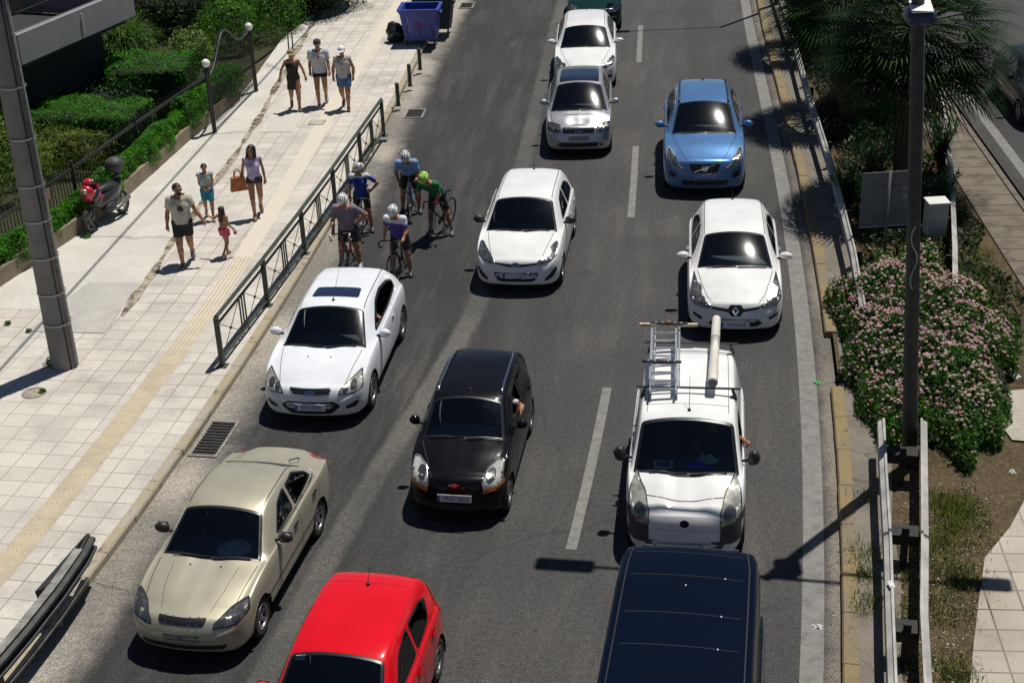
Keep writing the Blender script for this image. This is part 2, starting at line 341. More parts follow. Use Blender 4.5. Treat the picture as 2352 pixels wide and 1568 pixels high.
# worn smooth and bleached farther up the street
spx=nt_.nodes.new('ShaderNodeSeparateXYZ'); nt_.links.new(tc_.outputs['UV'],spx.inputs[0]); c_=mixc(nt_,mrange(nt_,spx.outputs[1],7.5,12.5,0,.8),c_,(.62,.575,.49))
nt_.links.new(mixc(nt_,1.,c_,mrange(nt_,n2,.3,.7,.8,1.15,False),'MULTIPLY'),b_.inputs['Base Color'])
M_TAC=m_
ss_=SV((S0,60),.432); mb=MB()
tz=.131
sheet('tactile_strip',SV((S0,60),.8),lambda s:ut(s)-.215,lambda s:ut(s)+.215,tz,M_TAC)
V=[];F=[];UVr=[]
for i in range(len(ss_)-1):
    if ss_[i]>14: break
    for k in range(5):
        uo=-.16+k*.08; a,bb=ss_[i]+.03,ss_[i+1]-.03; n=len(V)
        for s in (a,bb):
            for du,dz in ((-.018,.0005),(-.009,.006),(.009,.006),(.018,.0005)): V.append(RP(ut(s)+uo+du,s,tz+dz))
        for q in range(3): F.append((n+q,n+q+1,n+5+q,n+4+q))
        F.append((n,n+1,n+2,n+3)); F.append((n+4,n+7,n+6,n+5))
mesh_obj('tactile_ribs',V,F,M_TAC)['kind']='structure'
# left kerb, painted a worn yellow
def kerbmat(name,c1,c2,c3):
    m,nt,b=new_mat(name,.85,.25); tc=nt.nodes.new('ShaderNodeTexCoord'); ob=tc.outputs['Object']; a=noise(nt,ob,1.0,6,.7); f=noise(nt,ob,24,3,.7); d=noise(nt,ob,4.5,5,.7)
    base=mixc(nt,mrange(nt,a,.42,.58),c1,c2); base=mixc(nt,mrange(nt,d,.56,.7,0,.8),base,c3); base=mixc(nt,1.,base,mrange(nt,f,.3,.7,.78,1.15,False),'MULTIPLY')
    nt.links.new(base,b.inputs['Base Color']); bumpn(nt,d,b,.4,.02); return m
def kerb(name,ss,u0,w,h,m,roadside=1,zb=-.03,gap=None):
    """kerb stones about a metre long, road face towards roadside"""
    V=[];F=[]; rs=random.Random(3)
    for i in range(len(ss)-1):
        a,b=ss[i]+.006,ss[i+1]-.006; j=rs.uniform(-.006,.006); jz=rs.uniform(-.006,.004)
        if gap and any(g0<=ss[i]<g1 for g0,g1 in gap): continue
        for s in (a,b):
            for du,z in ((0,zb),(0.0,h-.03),(-.022*roadside,h),(-w*roadside,h),(-w*roadside,zb)): V.append(RP(u0+j+du,s,z+(jz if z>0 else 0)))
        n=len(V)-10
        for q in range(4): F.append((n+q,n+q+1,n+6+q,n+5+q) if roadside<0 else (n+5+q,n+6+q,n+q+1,n+q))
        F.append((n,n+1,n+2,n+3,n+4)); F.append((n+9,n+8,n+7,n+6,n+5))
    return tag(mesh_obj(name,V,F,m),kind='structure')
KM=kerbmat('kerb_paint_left',(.36,.305,.21),(.36,.33,.275),(.11,.09,.065))
kerb('kerb',SV((S0,80),1.),0.,.17,.134,KM)
# worn edge between kerb and paving
# ---- lane paint
pm,nt_,b_=new_mat('road_paint',.75,.3); tc_=nt_.nodes.new('ShaderNodeTexCoord'); n1=noise(nt_,tc_.outputs['Object'],5,6,.7); n2=noise(nt_,tc_.outputs['Object'],34,2,.8)
c_=mixc(nt_,mrange(nt_,n1,.35,.75),(.21,.203,.192),(.125,.12,.113)); c_=mixc(nt_,mrange(nt_,n2,.58,.72,0,.8),c_,(.11,.105,.10)); nt_.links.new(mixc(nt_,1.,c_,mrange(nt_,n2,.2,.7,.8,1.15,False),'MULTIPLY'),b_.inputs['Base Color'])
for i,(a,b) in enumerate(((-8.2,-3.4),(4.1,8.95),(16.7,21.5),(29.1,33.5),(41,45.5),(53,57.5))): sheet('lane_dash',SV((a,b),.4),6.63,6.79,.004,pm)
sheet('edge_line',SV((S0,80),1.),10.03,10.33,.004,pm)
# ---- right kerb and the central reservation
KR=kerbmat('kerb_paint_right',(.235,.18,.09),(.20,.165,.11),(.07,.058,.04))
kerb('kerb',SV((S0,80),1.),10.56,.21,.125,KR,-1,gap=((8.6,10.3),))
M_PAV=concrete('median_concrete',(.15,.132,.108),(.20,.178,.15),1.6,crack=.7)
med_r=lambda s: np.interp(s,[-14,4,14,17,25,33,40,60],[17,17,15.6,14.6,15.0,14.9,14.9,14.9])
M_SOIL=None
sm,nt_,b_=new_mat('dry_soil',.95,.1); tc_=nt_.nodes.new('ShaderNodeTexCoord'); ob_=tc_.outputs['Object']
n1=noise(nt_,ob_,.9,5,.6); n2=noise(nt_,ob_,14,4,.7); n3=noise(nt_,ob_,45,3,.8)
c_=mixc(nt_,mrange(nt_,n1,.4,.65),(.085,.064,.038),(.048,.040,.022)); c_=mixc(nt_,mrange(nt_,n2,.45,.7,0,.7),c_,(.15,.115,.07)); c_=mixc(nt_,1.,c_,mrange(nt_,n3,.3,.7,.45,1.6,False),'MULTIPLY')
nt_.links.new(c_,b_.inputs['Base Color']); bumpn(nt_,n2,b_,.8,.04); M_SOIL=sm
OR0=15.0   # far edge of the reservation
sheet('median_paving',SV((S0,80),1.),10.76,lambda s:11.35+.05*math.sin(s*2.1)+.03*math.sin(s*5.7),.116,M_PAV)
# pale square slabs at the foot of the picture, stone setts farther up
M_SLAB=tiles('pale_slabs',(.37,.325,.265),(.32,.28,.23),(.08,.065,.05),.44,.016,rot=0.)
def world_uv(o,org,ang):
    uv=o.data.uv_layers.new(name='UVMap') if not o.data.uv_layers else o.data.uv_layers[0]; ca,sa=math.cos(ang),math.sin(ang)
    for l in o.data.loops:
        v=o.data.vertices[l.vertex_index].co; dx,dy=v.x-org.x,v.y-org.y; uv.data[l.index].uv=(dx*ca+dy*sa,-dx*sa+dy*ca)
def flat(name,pts,z,m,kind='structure'):
    o=mesh_obj(name,[(p[0],p[1],z) for p in pts],[tuple(range(len(pts)))],m); o['kind']=kind; return o
sl_=[G(2262,1280,.13),G(2248,1380,.13),G(2236,1480,.13),G(2225,1600,.13),G(2300,2100,.13),G(3080,2000,.13),G(2960,1500,.13),G(2760,1180,.13),G(2560,1060,.13),G(2352,1150,.13),G(2320,1210,.13)]
o=flat('pavement',sl_,.135,M_SLAB); world_uv(o,G(2352,1401,.13),math.atan2((G(2352,1478,.13)-G(2260,1476,.13)).y,(G(2352,1478,.13)-G(2260,1476,.13)).x))
o=flat('pavement',[G(2290,900,.13),G(2280,950,.13),G(2325,1010,.13),G(2560,1030,.13),G(2500,880,.13)],.135,concrete('pale_slab2',(.36,.33,.275),(.43,.39,.33),2.,crack=.8)); 
# stone strip, gutter and edge line beside the other carriageway
def world_strip(name,L,Rr,z,m,thick=0):
    n=len(L); V=[(*p[:2],z) for p in L]+[(*p[:2],z) for p in Rr]; F=[(i,n+i,n+i+1,i+1) for i in range(n-1)]
    o=mesh_obj(name,V,F,m); o['kind']='structure'; uv=o.data.uv_layers.new(name='UVMap'); acc=[0]
    for i in range(n-1): acc.append(acc[-1]+(Vector(L[i+1][:2])-Vector(L[i][:2])).length)
    for l in o.data.loops:
        v=l.vertex_index; wd=(Vector(Rr[v%n][:2])-Vector(L[v%n][:2])).length; uv.data[l.index].uv=(0 if v<n else wd,acc[v%n])
    return o
edgeW=[(G(2202,217),G(2230,217)),(G(2352,420),G(2385,420))]
e0=(edgeW[0][0]+edgeW[0][1])/2; e1=(edgeW[1][0]+edgeW[1][1])/2; ed=(e1-e0).normalized(); en=Vector((-ed.y,ed.x,0)); 
if en.x<0: en=-en
def oc(t,a): return e0+ed*t+en*a      # other carriageway frame: t towards camera, a to the right
def oc_strip(name,t0,t1,a0,a1,z,m,n=12): return world_strip(name,[oc(t0+(t1-t0)*i/n,a0) for i in range(n+1)],[oc(t0+(t1-t0)*i/n,a1) for i in range(n+1)],z,m)
M_ASP2=asphalt('coarse_asphalt',False,1.15)
_L=[];_R=[]
for s in SV((S0,100),1.):
    a=RP(10.7,s); t_=(a.y-e0.y)/ed.y; _L.append(a); _R.append(oc(t_,-1.2))
world_strip('median_soil',_L,_R,.10,M_SOIL)
oc_strip('road',-90,30,-.42,14,.030,M_ASP2,30)
oc_strip('edge_line',-90,30,-.12,.13,.034,pm,30)
mk,nt_,b_=new_mat('stone_setts',.85,.25); tc_=nt_.nodes.new('ShaderNodeTexCoord'); br=nt_.nodes.new('ShaderNodeTexBrick'); br.offset=0.; nt_.links.new(tc_.outputs['UV'],br.inputs[0]); br.inputs['Scale'].default_value=1
br.inputs['Brick Width'].default_value=1.02; br.inputs['Row Height'].default_value=.62; br.inputs['Mortar Size'].default_value=.02
br.inputs['Color1'].default_value=(.19,.16,.125,1); br.inputs['Color2'].default_value=(.15,.13,.10,1); br.inputs['Mortar'].default_value=(.05,.042,.033,1)
n1=noise(nt_,tc_.outputs['Object'],2.6,5,.6); n2=noise(nt_,tc_.outputs['Object'],30,3,.7); c_=mixc(nt_,mrange(nt_,n1,.42,.7,0,.75),br.outputs[0],(.07,.06,.05)); nt_.links.new(mixc(nt_,1.,c_,mrange(nt_,n2,.3,.7,.75,1.15,False),'MULTIPLY'),b_.inputs['Base Color']); bumpn(nt_,n1,b_,.5,.03)
oc_strip('pavement',-90,30,-1.72,-.72,.128,mk,30)
mb=MB(); 
for i in range(120): mb.prism([(0,0),(.97,0),(.97,.13),(0,.13)],.15,oc(-80+i,-.70)+Vector((0,0,-.005)),ed,en)
tag(mb.obj('kerb',concrete('grey_kerb',(.13,.115,.095),(.17,.15,.12),2.)),kind='structure')
# ================================================================ vehicles
def pchip(xs,ys,x):
    xs=np.array(xs,float);ys=np.array(ys,float);h=np.diff(xs);d=np.diff(ys)/h;m=np.zeros(len(xs));m[0]=d[0];m[-1]=d[-1]
    for i in range(1,len(xs)-1):
        if d[i-1]*d[i]>0: w1=2*h[i]+h[i-1];w2=h[i]+2*h[i-1]; m[i]=(w1+w2)/(w1/d[i-1]+w2/d[i])
    i=np.clip(np.searchsorted(xs,x)-1,0,len(h)-1); t=(x-xs[i])/h[i]
    return (2*t**3-3*t**2+1)*ys[i]+(t**3-2*t**2+t)*h[i]*m[i]+(-2*t**3+3*t**2)*ys[i+1]+(t**3-t**2)*h[i]*m[i+1]
def smoothprof(pts,L,sig=.05):
    y=np.linspace(0,L,801); z=pchip([p[0] for p in pts],[p[1] for p in pts],y); dy=L/800; k=int(4*sig/dy); g=np.exp(-.5*(np.arange(-k,k+1)*dy/sig)**2); g/=g.sum()
    zs=np.convolve(np.pad(z,k,mode='edge'),g,'valid'); w=np.clip(np.minimum(y,L-y)/.3-.3,0,1); z=z*(1-w)+zs*w
    return lambda q: np.interp(q,y,z)
def chaikin(P,n=2):
    for _ in range(n):
        Q=[P[0]]
        for a,b in zip(P[:-1],P[1:]): Q+=[(a[0]*.75+b[0]*.25,a[1]*.75+b[1]*.25),(a[0]*.25+b[0]*.75,a[1]*.25+b[1]*.75)]
        P=Q+[P[-1]]
    return P
def inpoly(P,X,Y):
    P=np.array(P); c=np.zeros(X.shape,bool); j=len(P)-1
    for i in range(len(P)):
        with np.errstate(divide='ignore',invalid='ignore'):
            t=((P[i,1]>Y)!=(P[j,1]>Y))&(X<(P[j,0]-P[i,0])*(Y-P[i,1])/(P[j,1]-P[i,1]+1e-12)+P[i,0])
        c^=t; j=i
    return c
def rounded(poly,r=.06,n=4):
    out=[];N=len(poly)
    for i in range(N):
        p=Vector(poly[i]);a=Vector(poly[i-1])-p;b=Vector(poly[(i+1)%N])-p
        ra=min(r,a.length*.45,b.length*.45); A=p+a.normalized()*ra; B=p+b.normalized()*ra
        for k in range(n+1):
            t=k/n; out.append(tuple(A*(1-t)**2+p*2*t*(1-t)+B*t*t))
    return out
def inset(poly,d):
    N=len(poly); area=sum(poly[i-1][0]*poly[i][1]-poly[i][0]*poly[i-1][1] for i in range(N)); sgn=1 if area>0 else -1; out=[]
    for i in range(N):
        p=Vector(poly[i]); k=1
        a=(p-Vector(poly[i-1])); b=(Vector(poly[(i+1)%N])-p)
        if a.length<1e-6: a=b
        if b.length<1e-6: b=a
        a.normalize();b.normalize(); na=Vector((-a.y,a.x))*sgn; nb=Vector((-b.y,b.x))*sgn; n=(na+nb)
        n=n/max(n.length,1e-6); out.append(tuple(p+n*d/max(.5,n.dot(na))))
    return out
class Car:
    def __init__(s,name,label,cat,F0,yaw,spec,col,group=None,metal=0.,rough=.35):
        s.sp=sp=spec; s.L=L=sp['L']; s.W=W=sp['W']; s.H=H=sp['H']
        hw=W/2; nz=sp.get('nz',.45); hz=sp['hz']; cy,cz=sp['cowl']; ry=sp['ry']; ty=sp['ty']; s.cy,s.cz,s.ry,s.ty=cy,cz,ry,ty
        r=sp.get('wr',.70); s.wr=r
        zb0=sp.get('belt',(hz-.06,cz-.04,cz+.03))
        top=[(0,nz),(.025,nz+.10),(.07,hz-.07),(.14,hz-.015),(.24,hz+.01)]+sp.get('hood',[(.24+(cy-.24)*.5,(hz+cz)/2+.03)])+[(cy,cz),(cy+(ry-cy)*.5,(cz+H-.045)/2+.018),(ry,H-.045),(ry+(ty-ry)*.3,H-.005),(ry+(ty-ry)*.6,H-.004),(ty,H-.06)]+sp['tail']
        s.ftop=smoothprof(top,L)
        te=sp['tail']
        s.fb=smoothprof([(0,nz-.02),(.025,nz+.06),(.07,zb0[0]-.12),(.2,zb0[0]),(cy,zb0[1]),(ry+.4,(zb0[1]+zb0[2])/2),(ty-.2,zb0[2]),(L-.25,min(zb0[2],te[-2][1]-.03)),(L-.03,te[-1][1]+.1),(L,te[-1][1])],L)
        s.fwb=smoothprof(sp.get('wb',[(0,.52*hw),(.02,.68*hw),(.06,.79*hw),(.14,.885*hw),(.3,.95*hw),(.6,.99*hw),(1.2,hw),(L-.9,hw),(L-.4,.965*hw),(L-.12,.87*hw),(L-.03,.75*hw),(L,.6*hw)]),L)
        s.fwt=smoothprof([(0,.45*hw),(.06,.66*hw),(.2,sp.get('hw0',.76)*hw),(cy,sp.get('hw1',.86)*hw),(ry,r*hw),(ty-.3,r*hw*.98),(ty,r*hw*.93),(min(ty+.5,L-.1),.76*hw if te[-2][1]<H-.3 else r*hw*.9),(L,.5*hw)],L)
        s.f0=smoothprof([(0,nz-.04),(.02,nz-.16),(.07,.21),(.25,.17),(L-.3,.19),(L-.06,.26),(L-.02,.36),(L,te[-1][1]-.06)],L)
        s.bow=sp.get('bow',.14); s.rbow=sp.get('rbow',.10)
        n=int(L/.032); s.ys=L*(1-np.cos(np.pi*np.linspace(0,1,n)**1.0))/2; s.ys=.55*s.ys+.45*np.linspace(0,L,n); s.ys[1:5]=[.004,.012,.026,.045]; s.ys=np.sort(s.ys)
        V=[];rings=[]
        for y in s.ys:
            P=s.section(y); full=[(x,z) for x,z in P]+[(-x,z) for x,z in reversed(P[1:-1])]; rings.append(len(full))
            for x,z in full: V.append((x,s.shift(x,y),z))
        m=rings[0]; F=[]
        for i in range(len(s.ys)-1):
            for k in range(m): F.append((i*m+k,i*m+(k+1)%m,(i+1)*m+(k+1)%m,(i+1)*m+k))
        F.append(tuple(reversed(range(m)))); F.append(tuple(range((n-1)*m,n*m)))
        s.V=np.array(V);s.F=F; s.bvh=BVHTree.FromPolygons([tuple(v) for v in V],[f for f in F])
        s.holes=[]; s.col=paint('paint_'+name +'_%d'%(sum(col)*1000),col,metal,rough)
        d=Vector((-math.sin(yaw),math.cos(yaw),0)); c=Vector(F0)+d*(L/2); s.rz=yaw
        s.o=thing(name,label,cat,(c.x,c.y,0.004),yaw,group)
        s.R=sp.get('R',.305); s.wy=sp.get('axles',(.78,L-.78)); s.tr=W/2-.115
    def shift(s,x,y):
        q=(x/(s.W/2))**2; return y+s.bow*q*max(0,1-y/1.1)**2-s.rbow*q*max(0,1-(s.L-y)/.9)**2
    def section(s,y):
        wb,wt,z0,zb,zt=s.fwb(y),s.fwt(y),s.f0(y),s.fb(y),s.ftop(y); cr=s.sp.get('crown',.045)*(wt/(s.W/2))*(1+1.35*math.exp(-((y-(s.cy+s.ry)/2)/(.55*(s.ry-s.cy)))**4)); zb=min(zb,zt-.012); wt=min(wt,wb*.95); ze=max(zt-cr,zb+.004)
        a=(wb*.93,zb+.004); t=[(0,z0),(wb*.5,z0),(wb*.86,z0),(wb*.97,z0+min(.07,(zb-z0)*.2)),(wb*.995,z0+.33*(zb-z0)),(wb,z0+.6*(zb-z0)),(wb*.992,z0+.85*(zb-z0)),(wb*.96,zb-.005)]
        for f in (0,.25,.5,.75): t.append((a[0]+(wt+.02-a[0])*f,a[1]+(ze-.03-a[1])*f if ze-.03>a[1] else a[1]+(ze-a[1])*f))
        t+= [(wt-.005,ze-.012 if ze-.03>a[1] else ze),(wt-.07,ze+cr*.25),(wt*.72,ze+cr*.55),(wt*.45,ze+cr*.84),(wt*.2,zt-.002),(0,zt)]
        q=chaikin(t,1); out=[]
        for i in range(len(q)-1):
            k=3 if 5<=i<14 else 2 if i>=14 else 1
            out+=[(q[i][0]+(q[i+1][0]-q[i][0])*j/k,q[i][1]+(q[i+1][1]-q[i][1])*j/k) for j in range(k)]
        return out+[q[-1]]
    VD={'T':((1,0,0),(0,1,0),(0,0,-1)),'F':((1,0,0),(0,0,1),(0,1,0)),'S':((0,1,0),(0,0,1),(-1,0,0)),'Z':((0,1,0),(0,0,1),(1,0,0)),'R':((1,0,0),(0,0,1),(0,-1,0)),'O':((1,0,0),(0,.7071,.7071),(0,.7071,-.7071))}
    def hit(s,a,b,v,off):
        X,Y,D=[Vector(q) for q in s.VD[v]]; o=X*a+Y*b-D*6
        if v in 'FO': o=o+Vector((0,0,0))
        if v=='R': o.y=s.L+6
        r=s.bvh.ray_cast(o,D)
        if r[0] is None:
            best=None
            for t in np.linspace(0,12,60):
                q=s.bvh.find_nearest(o+D*t)
                if best is None or q[3]<best[3]: best=q
            r=best
        n=r[1]; 
        if n.dot(D)>0: n=-n
        return r[0]+n*off
    def loc(s,p): return Vector((p[0],p[1]-s.L/2,p[2]))
    def patch(s,name,poly,v,m,off=.004,parent=None,step=.06,smooth=True,thick=.0):
        bm=bmesh.new(); vs=[bm.verts.new((p[0],p[1],0)) for p in poly]
        try: bm.faces.new(vs)
        except ValueError: bm.free(); return None
        bmesh.ops.triangulate(bm,faces=bm.faces[:])
        for ax in (0,1):
            lo=min(p[ax] for p in poly); hi=max(p[ax] for p in poly); c=math.floor(lo/step)*step+step
            while c<hi-1e-4:
                co=[0,0,0];no=[0,0,0];co[ax]=c+.0007;no[ax]=1
                bmesh.ops.bisect_plane(bm,geom=bm.verts[:]+bm.edges[:]+bm.faces[:],dist=1e-5,plane_co=co,plane_no=no); c+=step
        bmesh.ops.remove_doubles(bm,verts=bm.verts,dist=1e-4)
        for q in bm.verts: q.co=s.loc(s.hit(q.co.x,q.co.y,v,off))
        if name=='windshield':
            A=np.array([q.co[:] for q in bm.verts]); ym=A[:,1].mean(); bas=lambda x,y: np.stack([np.ones_like(x),y,y*y,x*x,x*x*y,x**4],1)
            co,*_=np.linalg.lstsq(bas(A[:,0],A[:,1]-ym),A[:,2],rcond=None); Z=bas(A[:,0],A[:,1]-ym)@co
            Z=Z+.11*(np.abs(A[:,1]-ym).max()**2-(A[:,1]-ym)**2)   # real screens bow lengthways too
            for q,z in zip(bm.verts,Z): q.co.z=z+.003
        me=bpy.data.meshes.new(name); bm.to_mesh(me); bm.free(); me.materials.append(m)
        if smooth: me.polygons.foreach_set('use_smooth',[True]*len(me.polygons))
        o=bpy.data.objects.new(name,me); COL.objects.link(o); o.parent=parent or s.o
        # normals outward
        D=Vector(s.VD[v][2]); 
        if sum((p.normal.dot(D)*p.area for p in me.polygons))>0: me.flip_normals()
        return o
    def line(s,pts,v,w=.008,off=.0015,m=None,name='panel_gap',parent=None,closed=False,add=None,step=.05):
        pts=[Vector(p) for p in pts]; 
        if closed: pts=pts+[pts[0]]
        Q=[]
        for a,b in zip(pts[:-1],pts[1:]):
            n=max(1,int((b-a).length/step)); Q+=[a.lerp(b,i/n) for i in range(n)]
        Q.append(pts[-1]); mb=add or MB(); V=[];F=[]
        for i,p in enumerate(Q):
            a=Q[max(i-1,0)];b=Q[min(i+1,len(Q)-1)]; d=(b-a); d=d/max(d.length,1e-6); n=Vector((-d.y,d.x))*w/2
            V+= [s.loc(s.hit(*(p+n),v,off)),s.loc(s.hit(*(p-n),v,off))]
        for i in range(len(Q)-1): F.append((2*i,2*i+1,2*i+3,2*i+2))
        mb.add(V,F)
        if add is None: return mb.obj(name,m or M_GAP,parent or s.o,True)
    def ring(s,name,outer,inner,v,m,off=.005,parent=None):
        N=len(outer); V=[];F=[]
        def dense(P,Q):
            A=[];B=[]
            for i in range(N):
                p,p2=Vector(P[i]),Vector(P[(i+1)%N]);q,q2=Vector(Q[i]),Vector(Q[(i+1)%N]); n=max(1,int((p2-p).length/.05))
                for k in range(n): A.append(p.lerp(p2,k/n));B.append(q.lerp(q2,k/n))
            return A,B
        A,B=dense(outer,inner)
        for a,b in zip(A,B): V+=[s.loc(s.hit(*a,v,.0015)),s.loc(s.hit(*a.lerp(b,.25),v,off)),s.loc(s.hit(*b,v,off))]
        k=len(A)
        for i in range(k):
            j=(i+1)%k; F+=[(3*i,3*i+1,3*j+1,3*j),(3*i+1,3*i+2,3*j+2,3*j+1)]
        return mesh_obj(name,V,F,m,parent or s.o,True)
    def window(s,name,poly,v,border=.05,glass=True,gm=None,r=.07,hole=True):
        if not glass: border=.04
        P=rounded(poly,r); I=inset(P,border); mid=inset(P,border*.55)
        if glass:
            g=s.patch(name,inset(P,border*.8),v,gm or M_GLASS,.004); s.ring('window_seal',P,I,v,M_TRIM,.006,g)
        else: s.ring('window_seal',P,I,v,M_TRIM,.006)
        if hole: s.holes.append((v,mid))
        return P
    def body(s,name='body'):
        V=s.V.copy(); F=s.F
        # wheel arches: snap side vertices to the arch circle, then drop what is inside
        keep=np.ones(len(F),bool); ra=s.R+.045
        cen=np.array([V[list(f)].mean(0) for f in F])
        for yc in s.wy:
            for sd in (1,-1):
                side=(np.sign(V[:,0])==sd)&(np.abs(V[:,0])>s.W/2-.42); dy=V[:,1]-yc; dz=V[:,2]-s.R; d=np.hypot(dy,dz)
                k=side&(np.abs(d-ra)<.022)&(V[:,2]>.1); sc=ra/np.maximum(d[k],1e-6); V[k,1]=yc+dy[k]*sc; V[k,2]=s.R+dz[k]*sc
        cen=np.array([V[list(f)].mean(0) for f in F])
        for yc in s.wy:
            keep&=~((np.abs(cen[:,0])>s.W/2-.42)&(np.hypot(cen[:,1]-yc,cen[:,2]-s.R)<ra-.004))
        nx=np.array([s.bvh_n(f,V) for f in F])
        for v,poly in s.holes:
            if v=='T': k=inpoly(poly,cen[:,0],cen[:,1])&(cen[:,2]>.8)&(np.abs(nx[:,2])>.15)
            elif v in 'SZ': sg=1 if v=='S' else -1; k=inpoly(poly,cen[:,1],cen[:,2])&(cen[:,0]*sg>.35)&(np.abs(nx[:,0])>.2)
            elif v=='F': k=inpoly(poly,cen[:,0],cen[:,2])&(cen[:,1]<s.L/2)
            elif v=='R': k=inpoly(poly,cen[:,0],cen[:,2])&(cen[:,1]>s.ty-.35)&(cen[:,2]>.7)&(nx[:,1]>.05)
            keep&=~k
        V[:,1]-=s.L/2
        o=mesh_obj(name,V,[f[::-1] for f,k in zip(F,keep) if k],s.col,s.o,True); me=o.data
        # outward normals
        bm=bmesh.new(); bm.from_mesh(me); loose=[v for v in bm.verts if not v.link_faces]; bmesh.ops.delete(bm,geom=loose,context='VERTS'); bm.to_mesh(me); bm.free()
        s.bodyobj=o
        mb=MB()
        for yc in s.wy:
            for sd in (1,-1):
                n=14; xo=sd*(s.fwb(yc)-.015); xi=sd*(s.W/2-.40); P=[]
                for k in range(n+1):
                    t=-.35+(math.pi+.7)*k/n; P+=[(xo,yc-s.L/2+ra*math.cos(t),s.R+ra*math.sin(t)),(xi,yc-s.L/2+ra*math.cos(t),s.R+ra*math.sin(t))]
                mb.add(P,[(2*i,2*i+1,2*i+3,2*i+2) for i in range(n)]); mb.add([P[2*i+1] for i in range(n+1)],[tuple(range(n+1))])
        mb.box((0,0,.24),(s.W*.62,s.L*.86,.12)); mb.obj('underbody',M_BLACK,s.o)
    def bvh_n(s,f,V):
        if len(f)>4: return (0,1,0)
        a,b,c=V[f[0]],V[f[1]],V[f[2]]; d=V[f[3]] if len(f)>3 else a; n=np.cross(c-a,d-b if len(f)>3 else b-a); L=np.linalg.norm(n); n=n/(L+1e-12); cc=(a+c)/2
        return -n if False else (n if (n[1]*(cc[1]-s.L/2)>=0 or True) else n)
    def wheels(s,style='alloy5',w=.195,steer=0.):
        for iy,yc in enumerate(s.wy):
            for sd in (1,-1):
                R=s.R; r=R*.66; x=sd*s.tr; c=(0,0,0); ax=(sd,0,0)
                t=MB().lathe(c,ax,[(r*.96,-w/2),(R*.9,-w/2),(R*.975,-w/2+.02),(R,-w*.3),(R,w*.3),(R*.975,w/2-.02),(R*.88,w/2),(r*1.0,w/2-.004),(r*.96,w/2-.03)],32)
                root=bpy.data.objects.new('wheel',None); root.empty_display_size=.1; COL.objects.link(root); root.parent=s.o; root.location=(x,yc-s.L/2,R)
                root.rotation_euler=(0,0,steer if iy==0 else 0)
                to=t.obj('tyre',M_TYRE,root,True)
                q=MB().lathe(c,ax,[(r*.97,-.05),(r*.97,w/2-.012),(r*.9,w/2-.008),(r*.88,w/2-.03),(r*.86,-.02),(0.001,-.02)],32)
                q.obj('brake_backing',M_DARKMETAL,root,True)
                nsp=5 if style.endswith('5') else 7 if style.endswith('7') else 6; sp=MB(); d0=w/2-.035
                _,u,v,_=frame((0,0,0),ax)
                for k in range(nsp):
                    t0=2*math.pi*k/nsp+.3; e=(u*math.cos(t0)+v*math.sin(t0)); f=(-u*math.sin(t0)+v*math.cos(t0)); A=Vector(ax)
                    w0,w1=(.028,.045) if style.startswith('alloy') else (.05,.075)
                    P=[e*.04+f*w0*.8+A*d0,e*.04-f*w0*.8+A*d0,e*r*.90-f*w1+A*(d0+.012),e*r*.90+f*w1+A*(d0+.012)]; P+= [p-A*.02 for p in P]
                    sp.add(P,[(0,1,2,3),(7,6,5,4),(0,4,5,1),(1,5,6,2),(2,6,7,3),(3,7,4,0)])
                sp.lathe(c,ax,[(.001,d0+.018),(.035,d0+.016),(.055,d0),(.05,d0-.03)],16); sp.lathe(c,ax,[(r*.93,w/2-.035),(r*.99,w/2-.004),(r*.93,w/2+.001),(r*.86,d0+.01),(r*.86,d0-.01)],32)
                sp.obj('rim',M_RIM,root,True)
    def interior(s,driver=None,dash=None):
        yo=-s.L/2; cy,cz,ry=s.cy,s.cz,s.ry; hw=s.W/2; dk=mat('cabin_plastic',(.075,.095,.10),.7) if dash is None else dash
        mb=MB(); wd=hw*.80; P=[]
        for t in np.linspace(-1,1,9):
            b=.10*t*t; P+=[(t*wd,cy+.10+b+yo,cz-.035),(t*wd,cy+.30+b*.6+yo,cz-.03),(t*wd,ry-.12+yo,cz-.06),(t*wd,ry+.02+yo,cz-.22),(t*wd,ry-.05+yo,.45)]
        F=[(5*i+k,5*i+k+1,5*i+k+6,5*i+k+5) for i in range(8) for k in range(4)]; mb.add(P,F); mb.obj('dashboard',dk,s.o,True)
        MB().box((0,(ry+.9+yo)/1,.40),(s.W*.82,s.ty-cy-.1,.05)).obj('cabin_floor',dk,s.o)
        se=mat('seat_fabric_'+s.sp.get('seatc','grey'),{'grey':(.07,.07,.075),'beige':(.28,.24,.19)}[s.sp.get('seatc','grey')],.9)
        for sd in (1,-1):
            y0=ry+.30+yo; MB().box((sd*.36,y0+.05,.52),(.48,.5,.16),bev=.05).box((sd*.36,y0+.36,.86),(.46,.13,.62),bev=.05,rot=Matrix.Rotation(-.25,3,'X')).obj('seat',se,s.o)
            MB().box((sd*.36,y0+.47,1.20 if s.H<1.6 else 1.3),(.25,.09,.16),bev=.04).obj('headrest',se,s.o)
        if s.ty-ry>1.3: MB().box((0,ry+1.3+yo,.52),(1.2,.48,.16),bev=.05).box((0,ry+1.58+yo,.82),(1.2,.12,.55),bev=.05).obj('rear_seat',se,s.o)
        st=MB(); n=20; A=Vector((0,-.86,-.5)).normalized(); _,u,v,_=frame((0,0,0),A); c=Vector((.36,ry+.02+yo,cz-.02)); ringp=[c+(u*math.cos(2*math.pi*k/n)+v*math.sin(2*math.pi*k/n))*.185 for k in range(n+1)]
        st.tube(ringp,.014,6,False); st.ball(c,(.06,.03,.06)); st.tube([c-u*.17,c+u*.17],.012,5); st.tube([c,c+A*.3],.025,6); st.obj('steering_wheel',M_BLACK,s.o,True)
